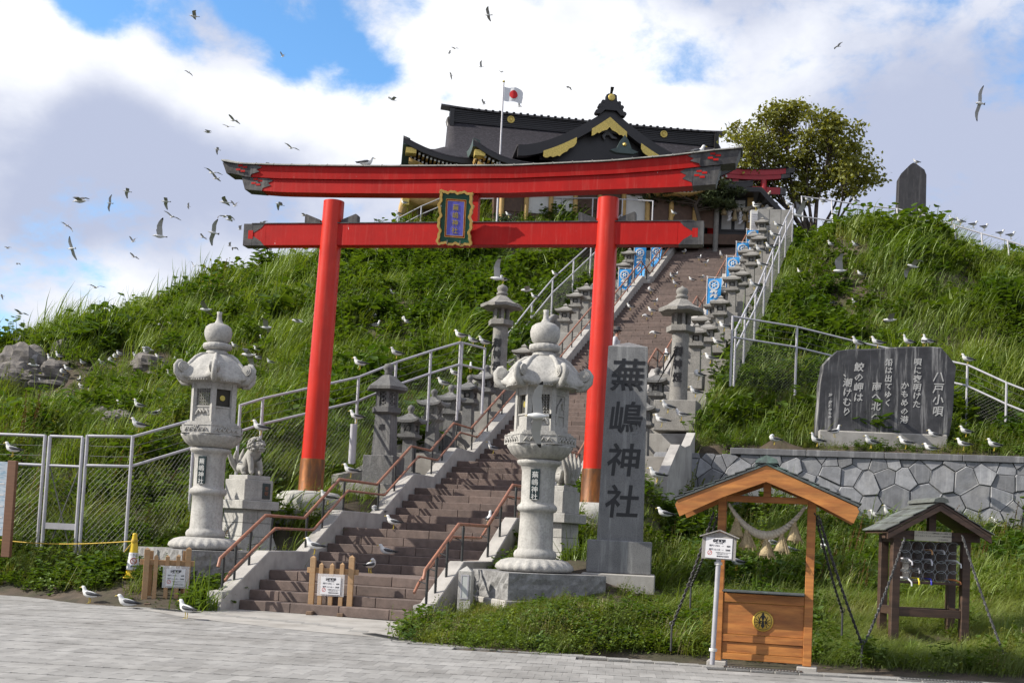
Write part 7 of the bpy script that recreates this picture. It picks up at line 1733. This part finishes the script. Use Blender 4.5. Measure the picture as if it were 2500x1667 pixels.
flock([(537, 277, 40, 'glide'), (524, 291, 30, 'flat'), (478, 304, 38, 'glide'), (500, 344, 30, 'down'), (669, 340, 38, 'glide'), (620, 377, 28, 'down')], 'above the left end of the red gate', 'gulls above the gate end')
flock([(488, 397, 46, 'glide'), (497, 410, 34, 'glide'), (519, 465, 52, 'flat'), (540, 473, 26, 'up'), (517, 497, 42, 'down'), (529, 505, 40, 'glide'), (491, 535, 50, 'flat', None, None, None, 50), (467, 545, 30, 'flat'), (552, 527, 24, 'up')], 'just left of the two red beams', 'gulls left of the beams')
flock([(643, 470, 42, 'down'), (700, 495, 32, 'glide'), (605, 512, 30, 'flat')], 'between the beams at the left end of the gate', 'gulls between the beam ends')
flock([(528, 565, 24, 'up'), (540, 570, 28, 'down'), (605, 590, 26, 'up'), (622, 577, 28, 'high'), (535, 603, 24, 'down'), (445, 612, 22, 'up')], 'under the left end of the lower beam', 'gulls under the beam end')
flock([(293, 440, 40, 'down'), (186, 462, 70, 'glide'), (253, 467, 32, 'flat', None, None, None, 60), (382, 463, 42, 'down'), (433, 474, 16, 'flat'), (395, 498, 36, 'glide')], 'in the middle of the left sky', 'gulls in the middle left sky')
flock([(153, 518, 30, 'down'), (368, 543, 66, 'high', 200, None, 'largest gull in the left sky, wings raised', 10), (306, 555, 26, 'up'), (165, 571, 40, 'flat', None, None, None, 60), (308, 590, 28, 'glide')], 'in the lower part of the left sky', 'gulls in the lower left sky')
flock([(18, 570, 26, 'glide'), (42, 605, 20, 'down'), (48, 720, 42, 'glide'), (220, 660, 42, 'glide'), (5, 680, 22, 'down'), (8, 797, 26, 'down')], 'low in the sky at the left border', 'gulls at the left border')
flock([(1237, 955, 80, 'flat', 180, 20.0, 'close gull flying left in front of the right white lantern', 62)], '', 'gulls flying low')
flock([(1930, 622, 60, 'high', 175, 37, 'gull with wings raised flying over the right hill'), (2097, 612, 50, 'down', 190, 38, 'gull beating its wings low over the right hill'), (2045, 735, 45, 'glide', 180, 34, 'gull flying low above the poem monument'), (1832, 495, 55, 'high', 10, 40, 'gull rising beside the fence at the top right of the stairs')], '', 'gulls flying low')
flock([(572, 815, 55, 'down', 180, 33, 'gull flying past the right side of the left white lantern roof'), (340, 802, 62, 'flat', 200, 38, 'gull gliding low over the rounded rock on the left hillside'), (474, 711, 45, 'flat', 180, 40, 'gull gliding over the left hillside above the left lantern finial'), (610, 752, 45, 'glide', 0, 38, 'gull gliding right of the left lantern finial'), (685, 738, 42, 'flat', 180, 40, 'gull gliding just left of the left red pillar'), (78, 838, 60, 'up', 190, 45, 'gull taking off over the big left crag'), (1212, 666, 40, 'flat', 180, 38, 'gull gliding right of the left tall column lantern'), (1143, 640, 50, 'high', 180, 36.0, 'gull landing on the left tall column lantern')], '', 'gulls flying low')
# ================================================================== VEGETATION
PC = bpy.data.collections.new('plant_shapes')      # shapes the ground cover is grown from
L_gr = leafmat('grass_blades', (.070, .130, .010), (.165, .215, .020), .42, tip=(.19, .22, .04))
L_br = leafmat('broad_leaves', (.028, .072, .007), (.105, .155, .014), .40)
L_wd = leafmat('weed_leaves', (.058, .095, .012), (.165, .180, .024), .38, tip=(.22, .20, .03))
L_cv = leafmat('ground_leaves', (.065, .120, .012), (.160, .205, .024), .36, tip=(.19, .20, .03))
L_sf = leafmat('soft_grass', (.085, .135, .018), (.19, .225, .05), .42, tip=(.24, .24, .08))
L_dk = leafmat('dock_seed', (.10, .045, .015), (.17, .085, .03), .2)
L_dy = leafmat('dry_stalks', (.20, .16, .08), (.30, .25, .14), .25)
def blade(m, p, az, L, w, lean, curl, n=3, mi=0):
    d = Vector((math.cos(az)*lean, math.sin(az)*lean, 1)).normalized(); q = Vector(p); side = Vector((-math.sin(az), math.cos(az), 0))
    ring = []
    for k in range(n+1):
        f = k/n; ww = w*(1-f)**.7*(.6+.8*f*(1-f)); ring.append((q-side*ww, q+side*ww)); d = (d+Vector((curl, 0, -abs(curl)*.55))*(.25+f)).normalized(); q = q+d*L/n
    v = [tuple(x) for r in ring for x in r]; v = v[:-2]+[tuple(ring[-1][0].lerp(ring[-1][1], .5))]
    f = [(2*k, 2*k+1, 2*k+3, 2*k+2) for k in range(n-1)]+[(2*n-2, 2*n-1, 2*n)]; m.add(v, f, True, mi)
def leaf(m, p, d, s, wd=.75, mi=0):
    d = Vector(d).normalized(); a = d.cross(Vector((0, 0, 1)));  a = (a if a.length > .1 else Vector((1, 0, 0))).normalized()*s*wd*.5; n = a.cross(d).normalized()*s*.10; p = Vector(p)
    m.add([p, p+d*s*.35+a+n, p+d*s*.8+a*.7+n, p+d*s, p+d*s*.8-a*.7+n, p+d*s*.35-a+n, p+d*s*.5-n], [(0, 6, 1), (1, 6, 2), (2, 6, 3), (3, 6, 4), (4, 6, 5), (5, 6, 0)], True, mi)
def proto(name, fn, mats, seeds):
    c = bpy.data.collections.new(name); out = []
    for s in seeds:
        m = MB(); fn(m, random.Random(s)); me = m.mesh(name, mats); o = bpy.data.objects.new(name+'_shape', me); c.objects.link(o)
    return c
def f_grass(m, r):
    for _ in range(30): blade(m, (r.gauss(0, .13), r.gauss(0, .13), -.05), r.uniform(0, 6.28), r.uniform(.40, .95), r.uniform(.009, .020), r.uniform(.1, .55), r.uniform(.10, .55), 4)
def f_broad(m, r):
    for _ in range(13):
        h = r.uniform(.12, .50); b = Vector((r.gauss(0, .16), r.gauss(0, .16), 0)); t = b+Vector((r.gauss(.06, .08), r.gauss(0, .08), h)); m.bar(b-Vector((0, 0, .05)), t, .006, .006)
        for k in range(5): az = r.uniform(0, 6.28); leaf(m, b.lerp(t, r.uniform(.45, 1.05)), (math.cos(az), math.sin(az), r.uniform(-.35, .45)), r.uniform(.07, .17))
def f_weed(m, r):
    for _ in range(11):
        h = r.uniform(.2, .68); b = Vector((r.gauss(0, .14), r.gauss(0, .14), -.04)); t = b+Vector((h*r.uniform(.05, .45), r.gauss(0, .08), h)); m.bar(b, t, .005, .005)
        for k in range(11):
            f = r.uniform(.2, 1.05); az = r.uniform(0, 6.28); leaf(m, b.lerp(t, f), (math.cos(az)+.2, math.sin(az), r.uniform(.1, .9)), r.uniform(.025, .075)*(1.35-f*.6), .42)
    for _ in range(8): blade(m, (r.gauss(0, .14), r.gauss(0, .14), -.04), r.uniform(0, 6.28), r.uniform(.25, .55), .006, r.uniform(.2, .7), r.uniform(.1, .4))
def f_cover(m, r):
    for _ in range(64):
        p = Vector((r.gauss(0, .11), r.gauss(0, .11), r.uniform(.0, .13))); az = r.uniform(0, 6.28); leaf(m, p, (math.cos(az), math.sin(az), r.uniform(-.1, .8)), r.uniform(.018, .042), .7)
    for _ in range(7): b = Vector((r.gauss(0, .09), r.gauss(0, .09), -.03)); m.bar(b, b+Vector((r.gauss(.02, .03), r.gauss(0, .03), r.uniform(.08, .18))), .003, .003)
def f_soft(m, r):
    for _ in range(52): blade(m, (r.gauss(0, .10), r.gauss(0, .10), -.03), r.uniform(-.9, .9), r.uniform(.25, .62), r.uniform(.0022, .0045), r.uniform(.2, .8), r.uniform(.25, .65), 4)
def f_dock(m, r):
    for _ in range(4):
        h = r.uniform(.5, .85); b = Vector((r.gauss(0, .1), r.gauss(0, .1), -.03)); t = b+Vector((h*.2, r.gauss(0, .05), h)); m.bar(b, t, .006, .006)
        for k in range(30): az = r.uniform(0, 6.28); leaf(m, b.lerp(t, r.uniform(.5, 1)), (math.cos(az), math.sin(az), .8), r.uniform(.015, .035), .8)
def f_dry(m, r):
    for _ in range(14):
        h = r.uniform(.15, .42); b = Vector((r.gauss(0, .12), r.gauss(0, .12), -.03)); t = b+Vector((h*.3, r.gauss(0, .06), h)); m.bar(b, t, .004, .004)
        for k in range(10): az = r.uniform(0, 6.28); leaf(m, b.lerp(t, r.uniform(.45, 1.05)), (math.cos(az), math.sin(az), .6), r.uniform(.012, .03), .5)
SPC = [('tall_grass', f_grass, L_gr, (1, 2, 3)), ('broadleaf_undergrowth', f_broad, L_br, (4, 5, 6)), ('flowering_weeds', f_weed, L_wd, (7, 8, 9)), ('ground_cover_plants', f_cover, L_cv, (10, 11, 12)), ('soft_windblown_grass', f_soft, L_sf, (13, 14, 15)), ('rusty_dock_stalks', f_dock, L_dk, (16, 17)), ('dry_seed_stalks', f_dry, L_dy, (18, 19))]
KEEP = [(LLs.x, LLs.y, 1.15), (LRs.x, LRs.y, 1.2), (pc.x, pc.y, .75)]
def smooth_noise(x, y, s, seed):
    r = np.random.RandomState(seed); out = 0
    for k in range(7):
        a = r.uniform(0, 6.28); f = s*r.uniform(.6, 1.9); out = out+np.sin(x*f*math.cos(a)+y*f*math.sin(a)+r.uniform(0, 6.28))
    return out/7**.5
def grow():
    rs = np.random.RandomState(21); X = []; Y = []; SCL = []
    def field(x0, x1, y0, y1, step, sc):
        xs, ys = np.meshgrid(np.arange(x0, x1, step), np.arange(y0, y1, step)); x = xs.ravel()+rs.uniform(-.5, .5, xs.size)*step; y = ys.ravel()+rs.uniform(-.5, .5, xs.size)*step
        X.append(x); Y.append(y); SCL.append(np.full(x.size, sc))
    field(-14, 12, 14.5, 21, .10, 1.0); field(-16, 14, 21, 26, .16, .95); field(-20, 18, 26, 34, .22, 1.0); field(-26, 26, 34, 46, .27, 1.1); field(-36, 34, 46, 70, .33, 1.2)
    x = np.concatenate(X); y = np.concatenate(Y); sc = np.concatenate(SCL); z = zgrid(x, y)
    q = np.stack([x, y, z-EYE], 1); dz = q@fwd; px = 1250+F*(q@r2)/dz; py = PPY-F*(q@u2)/dz
    r, s = RS(x, y)
    ok = (px > -260) & (px < 2760) & (py < 1720) & (z > -.03)
    ok &= ~((s > -.75) & (s < 46) & (r > np.where(s > 6.6, -2.05, -.38)) & (r < np.where(s > 8.0, 6.06, 4.12)))
    ok &= ~((s > 45) & (x > 1.5) & (y > 61))
    ok &= y > edge_y(x)-.03+.06*np.sin(x*5)
    qx, qy = x-WALL0[0], y-WALL0[1]; u = qx*WDIR[0]+qy*WDIR[1]; v = -qx*WDIR[1]+qy*WDIR[0]
    ok &= ~((u > -.2) & (v > -.12) & (v < .62))
    for cx, cy, cr in KEEP: ok &= (x-cx)**2+(y-cy)**2 > cr*cr
    for cx, cy, cr in [(*W(-1.28, 3.2, 0)[:2], .72), (*W(5.0, 3.2, 0)[:2], .72), (mo[0], mo[1]+.1, .6), (mo[0]+1, mo[1]+.1, .6), (mo[0]-1, mo[1]+.1, .6)]: ok &= (x-cx)**2+(y-cy)**2 > cr*cr
    tu = (x-TO[0])*math.cos(TA)-(y-TO[1])*math.sin(TA); tv_ = (x-TO[0])*math.sin(TA)+(y-TO[1])*math.cos(TA)
    for ub in (uL, uR): ok &= ~((abs(tu-ub) < .98) & (abs(tv_) < .98))
    for ob in bpy.data.objects:
        if ob.name.startswith('rock'):
            d = ob.data.vertices; rx = max(abs(w.co.x) for w in d); ok &= (x-ob.location.x)**2+(y-ob.location.y)**2 > (rx*.72)**2
    soil = (smooth_noise(x, y, .9, 5) > 1.35) & (z > 2.5) & (x < -8) & (y < 52) & (rs.uniform(size=x.size) < .75)
    x, y, z, sc, px, py, r, s, u, v, soil = [a[ok] for a in (x, y, z, sc, px, py, r, s, u, v, soil)]
    n1 = smooth_noise(x, y, .55, 1); n2 = smooth_noise(x, y, 1.3, 2); n3 = smooth_noise(x, y, .35, 3); U = rs.uniform(size=x.size)
    N = x.size; w = np.zeros((N, 7))
    L = (r < -.3); Rr = (r >= 4); hi = z
    far = y > 33
    # left hillside
    w[L & far] = (.45, .40, .24, 0, .01, .006, .0)
    crest = L & far & (px < 900); w[crest] = (.66, .24, .20, 0, .03, .004, 0)
    mid = L & far & (px > 760) & (z > 9); w[mid] = (.18, .72, .12, 0, .02, 0, 0)
    lowL = L & far & (z < 8) & (px < 700); w[lowL] = (.26, .14, .5, .06, .08, .012, .0)
    w[L & ~far] = (.18, .16, .42, .02, .24, .03, .0); w[L & ~far & (y < 24.2)] = (.05, .50, .36, .05, .10, .01, .0)
    # right hill
    w[Rr & far] = (.50, .30, .24, 0, .0, 0, 0); w[Rr & far & (r < 9.5)] = (.20, .52, .28, 0, .0, 0, 0)
    ter = Rr & ~far & (v > .4) & (u > -1); w[ter] = (.12, .30, .52, 0, .08, 0, .0)
    slope = Rr & ~far & ~ter; w[slope] = (.12, .22, .44, .04, .26, .03, .05)
    w[slope & (x < 3.2)] = (.05, .50, .36, .06, .05, 0, .08)
    bed = slope & (z < .75); w[bed & (x < 2.6)] = (.0, .06, .10, .70, .08, 0, .07); w[bed & (x >= 2.6)] = (.02, .05, .10, .38, .52, 0, .02); w[bed & (x >= 5.0)] = (.02, .03, .08, .12, .85, 0, .02)
    top = (y > 55) & (z > 15.5) & (r < 6); w[top] = (.20, .32, .46, 0, .05, 0, 0)
    n4 = smooth_noise(x, y, 1.9, 14); w[:, 0] *= np.exp(n1*.7+n4*.9); w[:, 1] *= np.exp(-n1*.7-n4*1.1+n2*.4); w[:, 2] *= np.exp(n2*.7); w[:, 3] *= np.exp(n3*.5); w[:, 4] *= np.exp(n3*.9); w[:, 6] *= np.exp(n2*1.0)
    cw_s = np.cumsum(w/w.sum(1)[:, None], 1); sp = (U[:, None] > cw_s).sum(1).clip(0, 6)
    scl = sc*rs.uniform(.6, 1.35, N)*np.exp(.20*n2+.36*smooth_noise(x, y, 2.1, 8)*np.clip((z-.4)/1.5, .3, 1)); scl[(sp == 1) & far] *= 1.18
    scl[bed & (sp != 3) & (sp != 4)] *= .7; scl[sp == 3] *= 1.45; scl[L & (y < 24.2)] *= .75
    scl[ter & (v < 2.2)] *= .8; scl[top] *= .8; scl[slope] *= .85
    scl[(abs(x-mo[0]) < 2.1) & (y < mo[1]) & (y > mo[1]-2.2)] *= .55
    sp[soil] = rs.choice([2, 4, 6, 6], int(soil.sum())); scl[soil] *= .42
    for ax, ay, ar in [(*CONE, .33), (*GATES[0], .6), (*GATES[1], .62), (p_bol.x, p_bol.y, .14)]: scl[((x-ax)**2+(y-ay)**2 < ar*ar) | ((abs(x-ax) < ar*.8) & (y < ay) & (y > ay-1.4) & (ar > .2))] *= .12
    edge = (y-edge_y(x)) < .5; scl[edge & ~far] *= .75
    for gx_, gy_ in GCL:
        near = (abs(x-gx_) < .42) & (y-gy_ < .3) & (y-gy_ > -1.2); scl[near] *= .45
    scl[((x-LRs.x)**2+(y-LRs.y+1.2)**2 < 1.7**2) & (z < 1.4)] *= .5; scl[((x-pc.x)**2+(y-pc.y+.8)**2 < 1.2**2)] *= .5
    for fx_, fy_, fr_ in ((kc.x, kc.y, .75), (bc.x, bc.y, .55)): scl[((x-fx_)**2+(y-fy_)**2 < fr_**2)] *= .55
    rot = np.stack([rs.normal(0, .12, N), rs.normal(.10, .12, N), rs.normal(0, .7, N)], 1); rot[(sp == 1) | (sp == 3), 2] = rs.uniform(0, 6.28, ((sp == 1) | (sp == 3)).sum())
    return x, y, z, sp, scl, rot
vx, vy, vz, vsp, vscl, vrot = grow()
for k, (nm, fn, mt, seeds) in enumerate(SPC):
    c = proto(nm, fn, mt, seeds); sel = vsp == k; n = int(sel.sum())
    if not n: continue
    me = bpy.data.meshes.new(nm); me.from_pydata(np.stack([vx[sel], vy[sel], vz[sel]], 1).tolist(), [], [])
    at = me.attributes.new('scl', 'FLOAT', 'POINT'); at.data.foreach_set('value', vscl[sel].astype(np.float32))
    at = me.attributes.new('rot', 'FLOAT_VECTOR', 'POINT'); at.data.foreach_set('vector', vrot[sel].astype(np.float32).ravel())
    at = me.attributes.new('idx', 'INT', 'POINT'); at.data.foreach_set('value', np.random.RandomState(k).randint(0, len(seeds), n).astype(np.int32))
    o = obj(nm, me); o['kind'] = 'stuff'; me.materials.append(mt)
    ng = bpy.data.node_groups.new('grow_'+nm, 'GeometryNodeTree'); ng.interface.new_socket('Geometry', in_out='INPUT', socket_type='NodeSocketGeometry'); ng.interface.new_socket('Geometry', in_out='OUTPUT', socket_type='NodeSocketGeometry')
    gi = ng.nodes.new('NodeGroupInput'); go = ng.nodes.new('NodeGroupOutput'); ip = ng.nodes.new('GeometryNodeInstanceOnPoints'); ci = ng.nodes.new('GeometryNodeCollectionInfo'); ci.inputs[0].default_value = c; ci.inputs['Separate Children'].default_value = True; ci.inputs['Reset Children'].default_value = True
    def na(a, t): q = ng.nodes.new('GeometryNodeInputNamedAttribute'); q.data_type = t; q.inputs[0].default_value = a; return q.outputs[0]
    er = ng.nodes.new('FunctionNodeEulerToRotation'); lk = ng.links.new
    lk(gi.outputs[0], ip.inputs['Points']); lk(ci.outputs[0], ip.inputs['Instance']); ip.inputs['Pick Instance'].default_value = True
    lk(na('idx', 'INT'), ip.inputs['Instance Index']); lk(na('rot', 'FLOAT_VECTOR'), er.inputs[0]); lk(er.outputs[0], ip.inputs['Rotation']); lk(na('scl', 'FLOAT'), ip.inputs['Scale']); lk(ip.outputs[0], go.inputs[0])
    md = o.modifiers.new('grow', 'NODES'); md.node_group = ng
    print('plants', nm, n)
